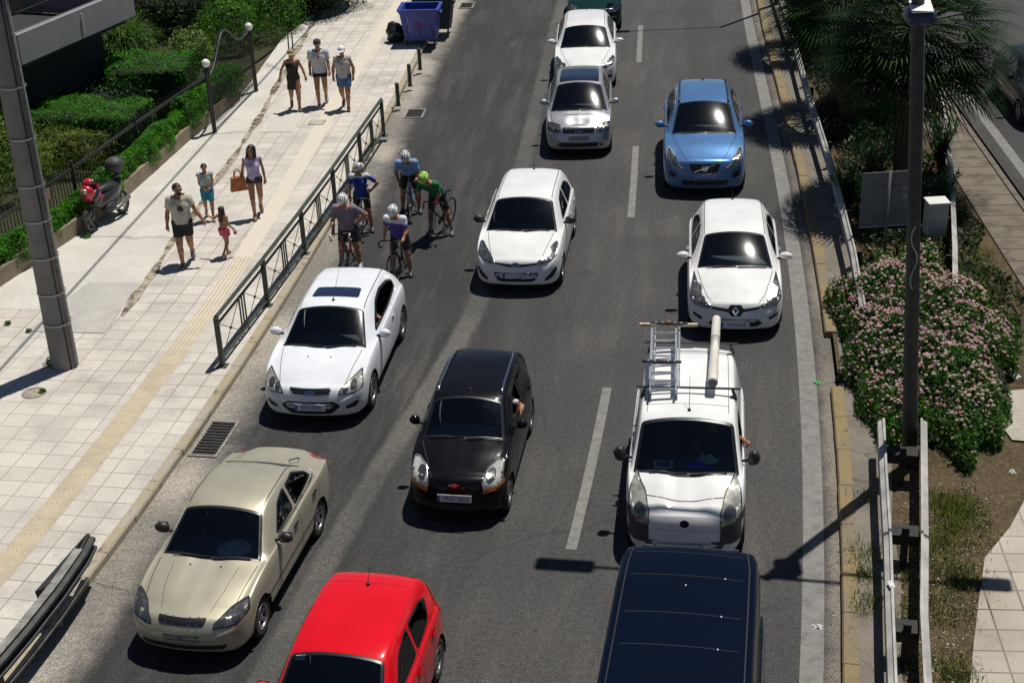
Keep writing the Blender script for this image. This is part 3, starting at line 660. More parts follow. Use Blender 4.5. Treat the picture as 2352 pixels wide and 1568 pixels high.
        m=MB().box((0,s.ry-.02+yo,s.H-.16),(.22,.03,.06),bev=.012).obj('rear_view_mirror',M_BLACK,s.o)
    def glasshouse(s,side,border=.035,open_front=False,wsb=None,rear=True):
        cy,ry,ty=s.cy,s.ry,s.ty; pw=[]; n=9; cb=s.sp.get('cbow',.10); tb=.04
        base=[];roof=[]
        for t in np.linspace(-1,1,n):
            y0=cy+.015-cb*(1-t*t)*.6+.02; x0=t*(s.fwt(cy+.05)-.02); base.append((x0,y0+.035*t*t))
        for t in np.linspace(1,-1,n):
            x1=t*(s.fwt(ry-.03)-.03); roof.append((x1,ry-.05-tb*(1-t*t)*-.3))
        P=[tuple(p) for p in base]+[tuple(p) for p in roof]
        s.ws=P; s.window('windshield',P,'T',border=wsb or .05,r=.05)
        for i,poly in enumerate(side):
            for v in 'SZ': s.window('side_window',poly,v,border=border,glass=not(open_front and i==0 and v=='S'),r=s.sp.get('wrad',.06))
        if rear and s.sp.get('rearglass'):
            z0,z1=s.sp['rearglass']; w0=s.W/2*.66; w1=s.W/2*(s.wr-.12); s.window('rear_window',[(-w0,z0),(w0,z0),(w1,z1),(-w1,z1)],'R',border=.05)
    def mirror(s,y,z,m=None,size=(.11,.075,.075),out=.13,tilt=0):
        for sd in (1,-1):
            x=s.W/2*.93; c=Vector((sd*(x+out),y-s.L/2,z)); R=Matrix.Rotation(sd*-.12,3,'Z')
            o=MB().ball(c,size,18,10,R).obj('mirror',m or s.col,s.o,True)
            MB().box(c-Vector((sd*.02,0,size[2]*.75)),(size[0]*1.3,size[1]*1.2,.035),bev=.015).tube([c-Vector((sd*.06,0,.04)),(sd*(x-.08),y-s.L/2+.0,z-.07)],.022,6).obj('mirror_foot',M_BLACK,o)
            MB().box(c+Vector((0,size[1]*.75,0)),(size[0]*1.5,.02,size[2]*1.3),bev=.01).obj('mirror_glass',M_CHROME,o)
    def plate(s,txt,z,y=None,w=.52):
        p=s.hit(0,z,'F',.012); c=s.loc(p); Rm=Matrix.Rotation(rad(90-12),3,'X'); nrm=Rm@Vector((0,0,1))
        o=MB().box(c,(w,.115,.012),rot=Rm,bev=.003).obj('number_plate',mat('plate_white',(.62,.64,.70),.45),s.o)
        MB().box(c+Rm@Vector((-w/2+.022,0,.0068)),(.04,.105,.002),rot=Rm).obj('plate_band',mat('plate_blue',(.03,.07,.35),.4),o)
        textmesh('plate_text',txt,.105,M_BLACK,o,c+Rm@Vector((.022,-.002,.0075)),Rm,.001,.88)
        return c,Rm
    def wipers(s):
        y0=s.cy+.0; n=6
        for x0,x1 in ((-.52,.02),(.06,.58)):
            mb=MB(); pts=[s.loc(s.hit(x0+(x1-x0)*k/n,y0+.03-.045*(1-(((x0+(x1-x0)*k/n))/.7)**2)+.03*(k/n),'T',.022)) for k in range(n+1)]; mb.tube(pts,.009,5); mb.obj('wiper',M_BLACK,s.o)
    def antenna(s,y=None,L=.22,x=0.,lean=.10,front=False):
        y=y or s.ty-.12; b=s.loc(s.hit(x,y,'T',0)); MB().lathe(b,(0,0,1),[(.03,-.004),(.026,.012),(.012,.04),(.001,.045)],10).tube([b+Vector((0,0,.03)),b+Vector((0,lean*L/.2,L))],[.005,.0025],6).obj('antenna',M_BLACK,s.o)
    def roofseams(s,inx=.055,y0=None,y1=None,w=.014):
        for sd in (1,-1):
            ys=np.linspace(y0 or s.ry+.0,y1 or s.ty-.05,10); s.line([(sd*(s.fwt(y)-inx),y) for y in ys],'T',w,.002,M_GAP,'roof_seam')
    def hoodgap(s,pts,w=.010):
        for sd in (1,-1): s.line([(sd*x,y) for x,y in pts],'T',w,.0015,name='hood_gap')
    def doors(s,lines,handles=(),w=.009,sill=True):
        for v in 'SZ':
            for l in lines: s.line(l,v,w,.0015,name='door_gap')
        for y,z,m in handles:
            for sd,v in ((1,'S'),(-1,'Z')):
                c=s.loc(s.hit(y,z,v,.018)); MB().box(c,(.028,.17,.032),bev=.010).obj('door_handle',m or s.col,s.o,True)
    def headlight(s,poly,v='F',base=None,spots=((0.5,.5,.06),),rim=None,amber=None):
        for sd in (1,-1):
            P=rounded([(sd*x,z) for x,z in poly],.03); base_=base or M_LAMP
            o=s.patch('headlight',P,v,base_,.006,step=.05)
            xs=[p[0] for p in poly];zs=[p[1] for p in poly]
            if rim: s.ring('headlight_rim',P,inset(P,.014),v,rim,.009,o)
            for fx,fz,r in spots:
                cx,cz=sd*(min(xs)+(max(xs)-min(xs))*fx),min(zs)+(max(zs)-min(zs))*fz
                s.patch('lamp_bowl',[(cx+r*math.cos(t),cz+r*math.sin(t)) for t in np.linspace(0,2*math.pi,16)[:-1]],v,M_BOWL,.009,o,.04)
            if amber:
                s.patch('indicator',rounded([(sd*x,z) for x,z in amber],.02),v,M_AMBER,.010,o,.05)
    def both(s,name,poly,v,m,off=.005,r=.02,parent=None):
        for sd in (1,-1): s.patch(name,rounded([(sd*x,z) for x,z in poly],r),v,m,off,parent)
    def taillight(s,y0,z0,z1,x=None):
        for sd,v in ((1,'S'),(-1,'Z')): s.patch('tail_light',rounded([(y0,z0),(s.L-.10,z0),(s.L-.12,z1),(y0+.06,z1)],.03),v,mat('tail_red',(.45,.012,.012),.2,coat=1),.008)
M_GAP=mat('panel_gap_dark',(.012,.012,.013),.8); M_TRIM=mat('seal_black',(.010,.010,.011),.35); M_BLACK=mat('black_plastic',(.018,.018,.02),.45)
M_TYRE=mat('tyre_rubber',(.022,.021,.02),.85,bump=.3,scale=20); M_RIM=mat('rim_silver',(.42,.42,.43),.32,metal=.85); M_DARKMETAL=mat('dark_metal',(.05,.05,.052),.5,metal=.4)
M_CHROME=mat('chrome',(.72,.73,.75),.12,metal=1.); M_GLASS=glassmat('car_glass',(.74,.82,.84),.03,.015); M_PRIV=glassmat('dark_glass',(.10,.12,.13),.03,.02)
M_LAMP=mat('lamp_lens',(.38,.38,.33),.18,metal=.35,coat=1.,var=.35,scale=9); M_LAMPD=mat('lamp_lens_dark',(.10,.105,.11),.15,metal=.4,coat=1,var=.4,scale=14); M_BOWL=mat('lamp_bowl',(.17,.17,.155),.18,metal=.8,coat=1)
M_AMBER=mat('amber_lens',(.55,.17,.03),.2,coat=1); M_GRILLE=mat('grille_black',(.010,.010,.012),.5); M_BUMPG=mat('bumper_grey_plastic',(.055,.057,.06),.7,var=.2)
WHITE=(.80,.80,.79)
def slats(c,x0,x1,z0,z1,n,m,name='grille_slat',v='F'):
    for k in range(n):
        z=z0+(z1-z0)*(k+.5)/n; c.line([(x0,z),(x1,z)],v,.012,.012,m,name)
GRP='cars queuing in the lanes'
YL=rad
# ---- white coupe
c=Car('coupe','white coupe with a tinted sunroof, beside the footpath railing','car',(-3.44,22.14,0),rad(-8.4),dict(L=4.34,W=1.84,H=1.46,hz=.74,cowl=(1.12,.98),ry=1.95,ty=3.62,tail=[(3.95,1.20),(4.15,1.02),(4.27,.92),(4.34,.55)],wr=.665,R=.32,axles=(.86,3.50),belt=(.69,.93,1.00),rearglass=(1.05,1.33),hw0=.70,hw1=.84,bow=.2,crown=.06,wrad=.10),(.78,.80,.84),GRP)
c.glasshouse([[(1.70,1.01),(2.05,1.18),(2.38,1.31),(2.85,1.35),(3.30,1.30),(3.62,1.18),(3.52,1.09),(2.7,1.03)]],border=.028,open_front=True)
c.patch('sunroof',rounded([(-.43,2.22),(.43,2.22),(.40,2.60),(-.40,2.60)],.06),'T',mat('sunroof_glass',(.012,.02,.06),.08,coat=1),.006)
c.body();c.wheels('alloy5');c.interior();c.mirror(1.66,1.02);c.wipers();c.antenna(y=2.08,L=.36,lean=.32);c.roofseams(.035,y0=1.95,y1=3.9)
c.hoodgap([(.55,.20),(.60,.45),(.66,.8),(.70,1.12)])
c.doors([[(1.52,.30),(1.50,.62),(1.62,.96)],[(2.86,1.05),(2.95,.75),(2.82,.45),(2.75,.28)]],((2.70,.88,None),))
c.headlight([(.46,.60),(.50,.685),(.70,.80),(.80,.86),(.84,.80),(.86,.66),(.72,.60)],'F',M_LAMP,((.32,.32,.05),(.62,.42,.055)),M_GAP)
g=c.patch('grille',rounded([(-.36,.70),(.36,.70),(.31,.605),(-.31,.605)],.03),'F',M_GRILLE,.006); c.ring('grille_frame',rounded([(-.37,.71),(.37,.71),(.32,.60),(-.32,.60)],.03),rounded([(-.35,.695),(.35,.695),(.30,.615),(-.30,.615)],.03),'F',M_CHROME,.01,g)
c.patch('lower_grille',rounded([(-.52,.42),(-.40,.50),(.40,.50),(.52,.42),(.34,.27),(-.34,.27)],.05),'F',M_GRILLE,.006)
for z in (.33,.38,.44): c.line([(-.36,z),(.36,z)],'F',.008,.010,M_BUMPG,'grille_slat')
c.both('fog_light',[(.58,.40),(.76,.47),(.80,.44),(.74,.36),(.60,.35)],'F',M_GRILLE,.006)
c.patch('badge',[(.085*math.cos(t),.645+.035*math.sin(t)) for t in np.linspace(0,2*math.pi,18)[:-1]],'F',M_CHROME,.012)
c.patch('badge_oval',[(.072*math.cos(t),.645+.027*math.sin(t)) for t in np.linspace(0,2*math.pi,18)[:-1]],'F',mat('badge_blue',(.02,.05,.2),.2,coat=1),.015)
c.plate('IOH·5981',.41); c.taillight(4.0,.72,.95)
mb=MB(); [mb.ball(c.loc(c.hit(x,.86,'T',.004)),(.014,.02,.008),8,5) for x in (-.2,.2)]; mb.obj('washer_jet',M_BLACK,c.o)
COUPE=c
# ---- white hatchback in the middle lane
c=I20=Car('hatchback','white hatchback with black mirrors, right behind the black compact car','car',(.13,27.19,0),rad(-8.8),dict(L=3.98,W=1.76,H=1.53,hz=.76,cowl=(.98,1.00),ry=1.72,ty=3.42,tail=[(3.66,1.32),(3.80,1.08),(3.89,.95),(3.94,.55)],wr=.69,R=.30,axles=(.78,3.30),belt=(.72,.94,1.04),rearglass=(1.08,1.38),bow=.16,crown=.055,hw0=.72),WHITE,GRP)
c.glasshouse([[(1.55,1.02),(1.95,1.33),(2.35,1.385),(2.42,1.385),(2.40,1.03)],[(2.47,1.03),(2.49,1.385),(2.95,1.37),(3.28,1.22),(3.22,1.10)]],border=.028)
c.body();c.wheels('alloy7');c.interior();c.mirror(1.52,1.04,M_BLACK,(.115,.07,.08));c.wipers();c.antenna(L=.2,lean=.12);c.roofseams(.05)
c.hoodgap([(.47,.12),(.55,.40),(.63,.72),(.66,.98)])
c.doors([[(1.40,.30),(1.38,.6),(1.48,.96)],[(2.44,1.02),(2.42,.3)],[(3.2,1.1),(3.1,.75),(2.92,.52)]],((2.28,.90,None),(3.02,.93,None)))
c.headlight([(.38,.66),(.56,.80),(.72,.90),(.79,.90),(.80,.76),(.64,.65),(.50,.62)],'F',M_LAMPD,((.35,.3,.05),(.70,.5,.05)),M_CHROME)
c.patch('grille',rounded([(-.42,.68),(-.10,.66),(.10,.66),(.42,.68),(.44,.645),(.10,.605),(-.10,.605),(-.44,.645)],.02),'F',M_GRILLE,.006)
o=c.patch('badge',[(.085*math.cos(t),.645+.045*math.sin(t)) for t in np.linspace(0,2*math.pi,20)[:-1]],'F',M_CHROME,.012)
c.patch('badge_ground',[(.068*math.cos(t),.645+.033*math.sin(t)) for t in np.linspace(0,2*math.pi,20)[:-1]],'F',M_GRILLE,.014,o)
c.line([(-.035,.622),(-.022,.668)],'F',.012,.016,M_CHROME,'badge_letter',o);c.line([(.022,.622),(.035,.668)],'F',.012,.016,M_CHROME,'badge_letter',o);c.line([(-.028,.645),(.028,.645)],'F',.010,.016,M_CHROME,'badge_letter',o)
c.patch('lower_grille',rounded([(-.46,.49),(.46,.49),(.36,.30),(-.36,.30)],.06),'F',M_GRILLE,.006)
c.both('fog_light',[(.56,.34),(.78,.56),(.80,.50),(.72,.36),(.58,.30)],'F',M_GRILLE,.006)
c.plate('YTA·9833',.44);c.taillight(3.62,.80,1.05)
# ---- black compact
c=COMPACT=Car('compact_car','black compact car with silver roof rails and amber indicators','car',(-.96,18.92,0),rad(-9.8),dict(L=3.50,W=1.54,H=1.50,hz=.80,cowl=(.86,1.04),ry=1.52,ty=3.08,tail=[(3.28,1.36),(3.40,1.1),(3.46,.95),(3.50,.55)],wr=.74,R=.275,axles=(.62,2.97),belt=(.74,.97,1.03),bow=.20,rearglass=(1.08,1.36),hw0=.70,crown=.06),(.006,.006,.008),GRP,rough=.3)
c.glasshouse([[(1.38,1.04),(1.74,1.35),(2.12,1.40),(2.18,1.40),(2.18,1.05)],[(2.24,1.05),(2.25,1.40),(2.75,1.37),(2.95,1.12)]],border=.028,open_front=True)
c.body();c.wheels('alloy6',.17);c.interior(dash=mat('pale_dash',(.16,.20,.20),.7));c.mirror(1.34,1.06,None,(.085,.06,.075));c.wipers();c.antenna(y=1.62,L=.05,lean=.05)
for sd in (1,-1):
    ys=np.linspace(1.66,2.92,9); pts=[c.loc(c.hit(sd*(c.fwt(y)-.075),y,'T',.028)) for y in ys]; pts=[pts[0]-Vector((0,.03,.03))]+pts+[pts[-1]+Vector((0,.03,-.035))]
    MB().tube(pts,.017,8).obj('roof_rail',M_CHROME,c.o,True)
c.hoodgap([(.36,.16),(.46,.42),(.58,.72),(.62,.86)],.014)
c.doors([[(1.25,.3),(1.23,.6),(1.30,.98)],[(2.21,1.05),(2.2,.3)],[(2.95,1.1),(2.9,.75),(2.72,.5)]],((2.02,.93,M_BLACK),(2.72,.95,M_BLACK)))
for v in 'SZ': c.line([(1.3,.60),(2.75,.62)],v,.022,.008,M_CHROME,'side_trim')
c.headlight([(.42,.60),(.40,.72),(.46,.84),(.60,.90),(.69,.90),(.70,.66),(.60,.58)],'F',mat('lamp_pale',(.55,.55,.50),.15,metal=.2,coat=1,var=.2,scale=9),((.42,.58,.07),),M_CHROME,[(.40,.58),(.46,.62),(.62,.65),(.71,.70),(.71,.64),(.58,.585),(.44,.555)])
c.plate('YNZ·1653',.50)
c.patch('badge',[(-.075,.705),(-.03,.705),(-.03,.72),(.03,.72),(.03,.705),(.075,.705),(.068,.683),(.03,.683),(.03,.668),(-.03,.668),(-.03,.683),(-.082,.683)],'F',M_CHROME,.012,smooth=False)
c.patch('lower_grille',rounded([(-.42,.40),(.42,.40),(.36,.28),(-.36,.28)],.04),'F',M_GRILLE,.006); c.taillight(3.2,.9,1.3)
# ---- champagne saloon
c=Car('saloon','champagne four door saloon with black mirrors and a boot','car',(-4.49,15.87,0),rad(-12.7),dict(L=4.24,W=1.68,H=1.395,hz=.72,cowl=(1.16,.93),ry=1.88,ty=2.98,tail=[(3.50,1.05),(3.62,1.00),(4.05,.97),(4.16,.93),(4.24,.55)],wr=.70,R=.285,axles=(.84,3.28),belt=(.66,.88,.94),rearglass=(1.04,1.30),bow=.17,crown=.05,hw0=.76,hw1=.88),(.50,.465,.355),GRP,metal=.45,rough=.38)
c.glasshouse([[(1.78,.97),(2.16,1.24),(2.42,1.29),(2.50,1.29),(2.46,.985)],[(2.53,.985),(2.56,1.29),(2.95,1.27),(3.28,1.10),(3.34,1.01)]],border=.028)
c.body();c.wheels('alloy5',.18);c.interior(dash=mat('blue_grey_dash',(.10,.13,.15),.7));c.mirror(1.70,1.00,M_BLACK,(.11,.07,.075));c.wipers();c.roofseams(.045,y0=1.92,y1=3.1)
c.hoodgap([(.62,.18),(.64,.5),(.68,.85),(.70,1.14)]); c.hoodgap([(.34,.26),(.42,.6),(.47,1.05)],.006)
c.doors([[(1.58,.3),(1.56,.6),(1.66,.9)],[(2.5,.98),(2.5,.3)],[(3.36,1.0),(3.34,.75),(3.12,.5)]],((2.30,.82,M_BLACK),(3.12,.84,M_BLACK)))
for v in 'SZ': c.line([(.95,.46),(3.2,.50)],v,.02,.006,M_GAP,'side_trim'); c.line([(1.85,.965),(3.40,.985)],v,.016,.012,M_CHROME,'window_trim')
c.headlight([(.42,.58),(.44,.66),(.60,.75),(.78,.80),(.81,.68),(.70,.60)],'F',M_LAMPD,((.30,.35,.045),(.68,.45,.05)),M_GAP)
c.patch('grille',rounded([(-.34,.70),(.34,.70),(.30,.62),(-.30,.62)],.03),'F',M_GRILLE,.006)
for x in (-.22,-.11,.11,.22): c.line([(x,.625),(x*1.04,.705)],'F',.016,.014,M_CHROME,'grille_bar')
c.patch('lower_grille',rounded([(-.60,.36),(.60,.36),(.55,.29),(-.55,.29)],.03),'F',M_GRILLE,.006)
c.patch('number_plate',[(-.25,.40),(.25,.40),(.25,.50),(-.25,.50)],'F',mat('plate_dim',(.22,.22,.22),.5,var=.3,scale=20),.012,smooth=False); c.taillight(3.9,.70,.93)
y_=3.72-c.L/2; MB().tube([(.30,3.62-c.L/2,1.02),(.30,3.62-c.L/2,1.05),(.42,3.70-c.L/2,1.05),(.42,3.70-c.L/2,1.01)],.012,6).obj('boot_hook',M_BLACK,c.o)
mb=MB(); [mb.ball(c.loc(c.hit(x,1.02,'T',.004)),(.014,.02,.008),8,5) for x in (-.22,.22)]; mb.obj('washer_jet',M_BLACK,c.o)
SALOON=c
# ---- red hatchback at the foot of the picture
_p=G(765,1531,1.40); 
c=Car('hatchback','bright red hatchback cut by the bottom of the photo','car',(_p.x-.32,_p.y-1.50,0),rad(-12.0),dict(L=3.90,W=1.66,H=1.50,hz=.74,cowl=(.98,.98),ry=1.78,ty=3.32,tail=[(3.58,1.27),(3.68,1.0),(3.78,.9),(3.85,.55)],wr=.72,R=.29,axles=(.75,3.2),belt=(.68,.91,.99),rearglass=(1.05,1.34),crown=.05,wrad=.08),(.66,.006,.014),GRP,rough=.3)
c.glasshouse([[(1.55,.99),(1.98,1.30),(2.35,1.36),(2.42,1.36),(2.40,1.00)],[(2.46,1.00),(2.49,1.36),(2.98,1.34),(3.24,1.24),(3.02,1.05)]],border=.028)
c.body();c.wheels('alloy6',.18);c.interior();c.mirror(1.5,1.02);c.wipers();c.antenna(y=3.05,L=.22,lean=.14); c.doors([[(1.4,.3),(1.5,.95)],[(2.43,1.),(2.42,.3)],[(3.1,1.06),(3.02,.75),(2.85,.5)]],((2.25,.86,None),(2.95,.9,None)))
c.headlight([(.40,.60),(.50,.74),(.74,.80),(.76,.66),(.6,.6)],'F'); c.patch('grille',rounded([(-.34,.68),(.34,.68),(.30,.60),(-.30,.60)],.03),'F',M_GRILLE,.006); c.taillight(3.45,.8,1.2)
c.patch('sticker',[(-.50,1.64),(-.38,1.64),(-.38,1.70),(-.50,1.70)],'T',mat('sticker_pale',(.45,.62,.66),.5,var=.4,scale=60),.008,smooth=False)
c.line([(-.55,3.12),(.55,3.12)],'T',.008,.002,M_GAP,'tailgate_gap')
# ---- dark blue van at the foot of the picture
_a=G(1576,1246,1.95); yawv=rad(-11); LV=4.95
c=Car('van','dark blue van whose long roof fills the bottom of the photo','van',(_a.x+.06-math.sin(-yawv)*(LV-.12),_a.y-math.cos(yawv)*(LV-.12),0),yawv,dict(L=LV,W=1.96,H=1.98,hz=.98,cowl=(.72,1.15),ry=1.50,ty=4.80,tail=[(4.86,1.8),(4.90,1.3),(4.92,1.0),(4.95,.6)],wr=.86,R=.33,axles=(.9,3.9),belt=(.9,1.08,1.12),hw1=.88,crown=.06,rbow=.05,bow=.12,wb=[(0,.5),(.03,.70),(.1,.80),(.3,.90),(.8,.955),(4.2,.955),(4.75,.93),(4.9,.90),(4.95,.86)]),(.0018,.004,.013),GRP,rough=.22)
c.glasshouse([[(1.1,1.18),(1.55,1.66),(2.1,1.70),(2.1,1.16)],[(2.25,1.16),(2.25,1.70),(3.4,1.70),(3.4,1.16)],[(3.5,1.16),(3.5,1.70),(4.6,1.68),(4.65,1.16)]],border=.03,rear=False)
c.body();c.wheels('steel6');c.interior();c.mirror(1.1,1.22,M_BLACK,(.10,.08,.14))
for y in (1.95,2.75,3.35,4.1,4.62): c.line([(-.66,y),(.66,y)],'T',.010,.002,M_GAP,'roof_rib')
for sd in (1,-1):
    c.line([(sd*(c.fwt(y)-.10),y) for y in np.linspace(1.55,4.75,10)],'T',.016,.002,M_GAP,'roof_seam')
    c.line([(y,1.80) for y in np.linspace(1.7,4.7,10)],'S' if sd>0 else 'Z',.012,.006,M_GAP,'roof_gutter')
    MB().box(c.loc(c.hit(sd*.52,4.80,'T',.008)),(.13,.035,.02),bev=.006).obj('tailgate_hinge',M_DARKMETAL,c.o)
mb=MB(); rs=random.Random(5)
for x,y in ((.45,4.1),(.44,3.35),(.43,2.75),(.0,3.9)): mb.ball(c.loc(c.hit(x,y,'T',.001)),(.010,.016,.004),6,4)
mb.obj('roof_bolt',mat('pale_speck',(.6,.6,.62),.4),c.o)
# ---- white trade van with the roof rack
_f=Vector((2.41,18.36,0)); yawf=rad(-8.5); cyf=.80
c=Car('trade_van','small white trade van carrying a ladder and a pipe on its roof bars','van',(_f.x-math.sin(-yawf)*cyf,_f.y-math.cos(yawf)*cyf,0),yawf,dict(L=3.96,W=1.74,H=1.72,hz=.88,hood=[(.36,.945),(.48,1.0),(.62,1.06)],cowl=(.76,1.12),ry=1.50,ty=3.72,tail=[(3.84,1.6),(3.90,1.3),(3.93,1.0),(3.96,.6)],wr=.80,R=.30,axles=(.78,3.29),belt=(.86,1.06,1.08),hw0=.80,hw1=.90,crown=.06,bow=.16,rbow=.05,cbow=.14,wb=[(0,.48),(.03,.62),(.1,.71),(.25,.79),(.6,.85),(1.2,.87),(3.2,.87),(3.7,.84),(3.9,.80),(3.96,.74)]),WHITE,GRP)
c.glasshouse([[(1.18,1.14),(1.62,1.50),(2.05,1.52),(2.02,1.12)]],border=.03,open_front=True,wsb=.06,rear=False)
c.body();c.wheels('steel6');c.interior();c.mirror(1.18,1.18,M_BLACK,(.09,.075,.115),out=.16);c.antenna(y=1.62,L=.42,lean=.13,x=.02);VAN=c
c.hoodgap([(.60,.24),(.66,.4),(.70,.72)],.008); c.line([(x,.335+.09*(x/.62)**2) for x in np.linspace(-.62,.62,15)],'T',.012,.002,M_GAP,'hood_gap'); c.wipers()
c.line([(-.60,1.80),(.60,1.80)],'T',.008,.002,M_GAP,'roof_rib');c.line([(-.60,3.5),(.60,3.5)],'T',.012,.002,M_GAP,'roof_rib'); c.roofseams(.10,1.62,3.6,.008)
c.doors([[(1.05,.3),(1.04,.7),(1.12,1.08)],[(2.15,1.5),(2.12,1.1),(2.12,.3)],[(3.1,1.55),(3.1,.6)]],((1.95,.95,M_BLACK),))
c.headlight([(.50,.66),(.49,.84),(.56,1.02),(.70,1.12),(.79,1.02),(.80,.80),(.66,.68)],'F',M_LAMP,((.45,.35,.09),),M_GAP)
c.patch('bumper_centre',rounded([(-.48,.62),(.48,.62),(.46,.50),(-.46,.50)],.02),'F',c.col,.007)
c.both('bumper_corner',[(.50,.66),(.84,.80),(.86,.45),(.80,.36),(.50,.42)],'F',M_BUMPG,.006)
c.patch('lower_grille',rounded([(-.58,.46),(.58,.46),(.5,.26),(-.5,.26)],.05),'F',M_BUMPG,.005)
o=c.patch('badge',[(.065*math.cos(t),.735+.055*math.sin(t)) for t in np.linspace(0,2*math.pi,22)[:-1]],'F',M_CHROME,.012); c.patch('badge_ground',[(.055*math.cos(t),.735+.046*math.sin(t)) for t in np.linspace(0,2*math.pi,22)[:-1]],'F',mat('badge_plum',(.05,.015,.05),.3,coat=1),.015,o)
for x in (-.028,-.010,.010,.028): c.line([(x-.002,.715),(x+.002,.755)],'F',.007,.018,M_CHROME,'badge_letter',o)
# roof bars
def roofbar(c,y,z,over=.08):
    hw=c.fwt(y); yo=y-c.L/2; r=bpy.data.objects.new('roof_bar',None); COL.objects.link(r); r.parent=c.o
    MB().box((0,yo,z),((hw+over)*2,.035,.028),bev=.006).obj('cross_bar',M_DARKMETAL,r)
    for sd in (1,-1):
        MB().add([(sd*(hw-.02),yo-.05,z-.02),(sd*(hw+.03),yo-.05,z-.18),(sd*(hw+.03),yo+.07,z-.18),(sd*(hw-.02),yo+.03,z-.02),(sd*(hw-.06),yo-.05,z-.02),(sd*(hw-.01),yo-.05,z-.16),(sd*(hw-.01),yo+.07,z-.16),(sd*(hw-.06),yo+.03,z-.02)],[(0,1,2,3),(7,6,5,4),(0,4,5,1),(1,5,6,2),(2,6,7,3),(3,7,4,0)]).obj('bar_foot',M_BLACK,r)
roofbar(c,2.12,1.80);roofbar(c,3.62,1.80)
def vloc(c,x,y,z):
    a=c.rz; X=x; Y=y-c.L/2; o=c.o.location; return Vector((o.x+X*math.cos(a)-Y*math.sin(a),o.y+X*math.sin(a)+Y*math.cos(a),z))
# things on the van's roof
p=vloc(c,-.40,2.9,1.83); t=thing('ladder','aluminium extension ladder tied on the left side of the white van roof','ladder',p,c.rz+rad(1.5)); AL=mat('aluminium',(.55,.57,.60),.35,metal=.7,var=.15)
for k,(dx,dz) in enumerate(((0,.03),(.045,.085),(-.01,.14))):
    for sd in (1,-1): MB().box((sd*.19+dx,.02*k,dz),(.028,2.10-.12*k,.05),bev=.004).obj('rail',AL,t)
    for i in range(8):
        if k in (0,2): MB().tube([(-.19+dx,-.95+i*.27+.03*k,dz),(.19+dx,-.95+i*.27+.03*k,dz)],.015,6).obj('rung',AL,t)
for y,m_ in ((-.42,M_BLACK),(.92,M_BLACK)):
    p=vloc(c,-.42 if y<0 else -.36,2.9+y,1.83+.20); q=thing('ladder_clamp','perforated black clamp bar across the '+('front' if y<0 else 'rear')+' of the roof ladder','clamp',p,c.rz,'clamp bars over the ladder')
    MB().prism([(-.30,-.012),(-.14,-.035),(.14,-.035),(.30,-.012),(.30,.012),(.14,.035),(-.14,.035),(-.30,.012)],.03).obj('clamp_bar',M_BLACK,q)
    mb=MB(); [mb.lathe((x,0,.031),(0,0,1),[(.016,0),(.012,.006),(.001,.006)],10) for x in (-.2,-.1,.1,.2)]; mb.obj('rivet',mat('pale_rivet',(.5,.45,.38),.5),q)
    MB().lathe((0,0,.03),(0,0,1),[(.035,0),(.035,.02),(.001,.022)],12).obj('wing_nut',mat('rust',(.22,.10,.04),.8,var=.4),q)
p=vloc(c,-.36,3.82,1.97); t=thing('wooden_batten','pale wooden batten lying across the rear end of the ladder','batten',p,c.rz+.03); MB().box((0,0,0.05),(.92,.055,.045),bev=.003).obj('plank',mat('pale_wood',(.50,.43,.30),.8,var=.3,scale=12),t)
p=vloc(c,.37,3.02,1.915); t=thing('pipe_carrier','long white plastic pipe with a dark end cap on the van roof','pipe',p,c.rz+rad(-1.))
MB().lathe((0,0,0),(0,1,0),[(.001,1.32),(.04,1.31),(.066,1.27),(.070,1.2),(.070,.62),(.074,.62),(.074,.56),(.070,.56),(.070,-.45),(.076,-.45),(.076,-.92),(.072,-.93),(.06,-.93)],28).obj('pipe_body',mat('pvc_white',(.66,.63,.56),.4,var=.06),t,True)
MB().lathe((0,0,0),(0,-1,0),[(.070,.90),(.070,.955),(.06,.965),(.001,.967)],24).obj('end_cap',mat('cap_grey',(.10,.10,.095),.6,var=.3,scale=30),t)
# clutter on the dashboard
dz=c.cz-.02
p=vloc(c,-.33,1.03,dz); t=thing('tablet_holder','white framed tablet lying on the van dashboard','tablet',p,c.rz); MB().box((0,0,.012),(.27,.17,.014),bev=.004,rot=Matrix.Rotation(.2,3,'X')).obj('frame',mat('white_plastic',(.75,.75,.72),.5),t); MB().box((0,0,.022),(.20,.11,.006),rot=Matrix.Rotation(.2,3,'X')).obj('screen',mat('grey_screen',(.10,.12,.12),.3),t)
def cloth(name,label,cat,p,sx,sy,h,m,seed,rz=0):
    rs=np.random.default_rng(seed); n=16; xs=np.linspace(-1,1,n); V=[];F=[]; ph=rs.uniform(0,6,8)
    for i in range(n):
        for j in range(n):
            x,y=xs[i],xs[j]; r=math.hypot(x,y); e=max(0,1-r**3*.8); V.append((x*sx*(.8+.2*math.sin(3*y+ph[0])),y*sy*(.8+.2*math.sin(4*x+ph[1])),h*e*(.55+.25*math.sin(7*x+3*y+ph[2])+.2*math.sin(9*y-4*x+ph[3]))+.003))
    for i in range(n-1):
        for j in range(n-1): F.append((i*n+j,(i+1)*n+j,(i+1)*n+j+1,i*n+j+1))
    o=mesh_obj(name,V,F,m,None,True); o.location=p; o.rotation_euler=(0,0,rz); return tag(o,label,cat)
cloth('cloth_bundle','crumpled blue cloth on the van dashboard','cloth',vloc(c,.18,1.04,dz),.20,.11,.09,mat('cloth_blue',(.05,.08,.55),.9),1,c.rz)
cloth('cloth_bundle','crumpled pale grey cloth on top of the blue cloth on the van dashboard','cloth',vloc(c,.30,1.10,dz+.05),.17,.10,.12,mat('cloth_pale',(.50,.55,.48),.9,var=.2),2,c.rz)
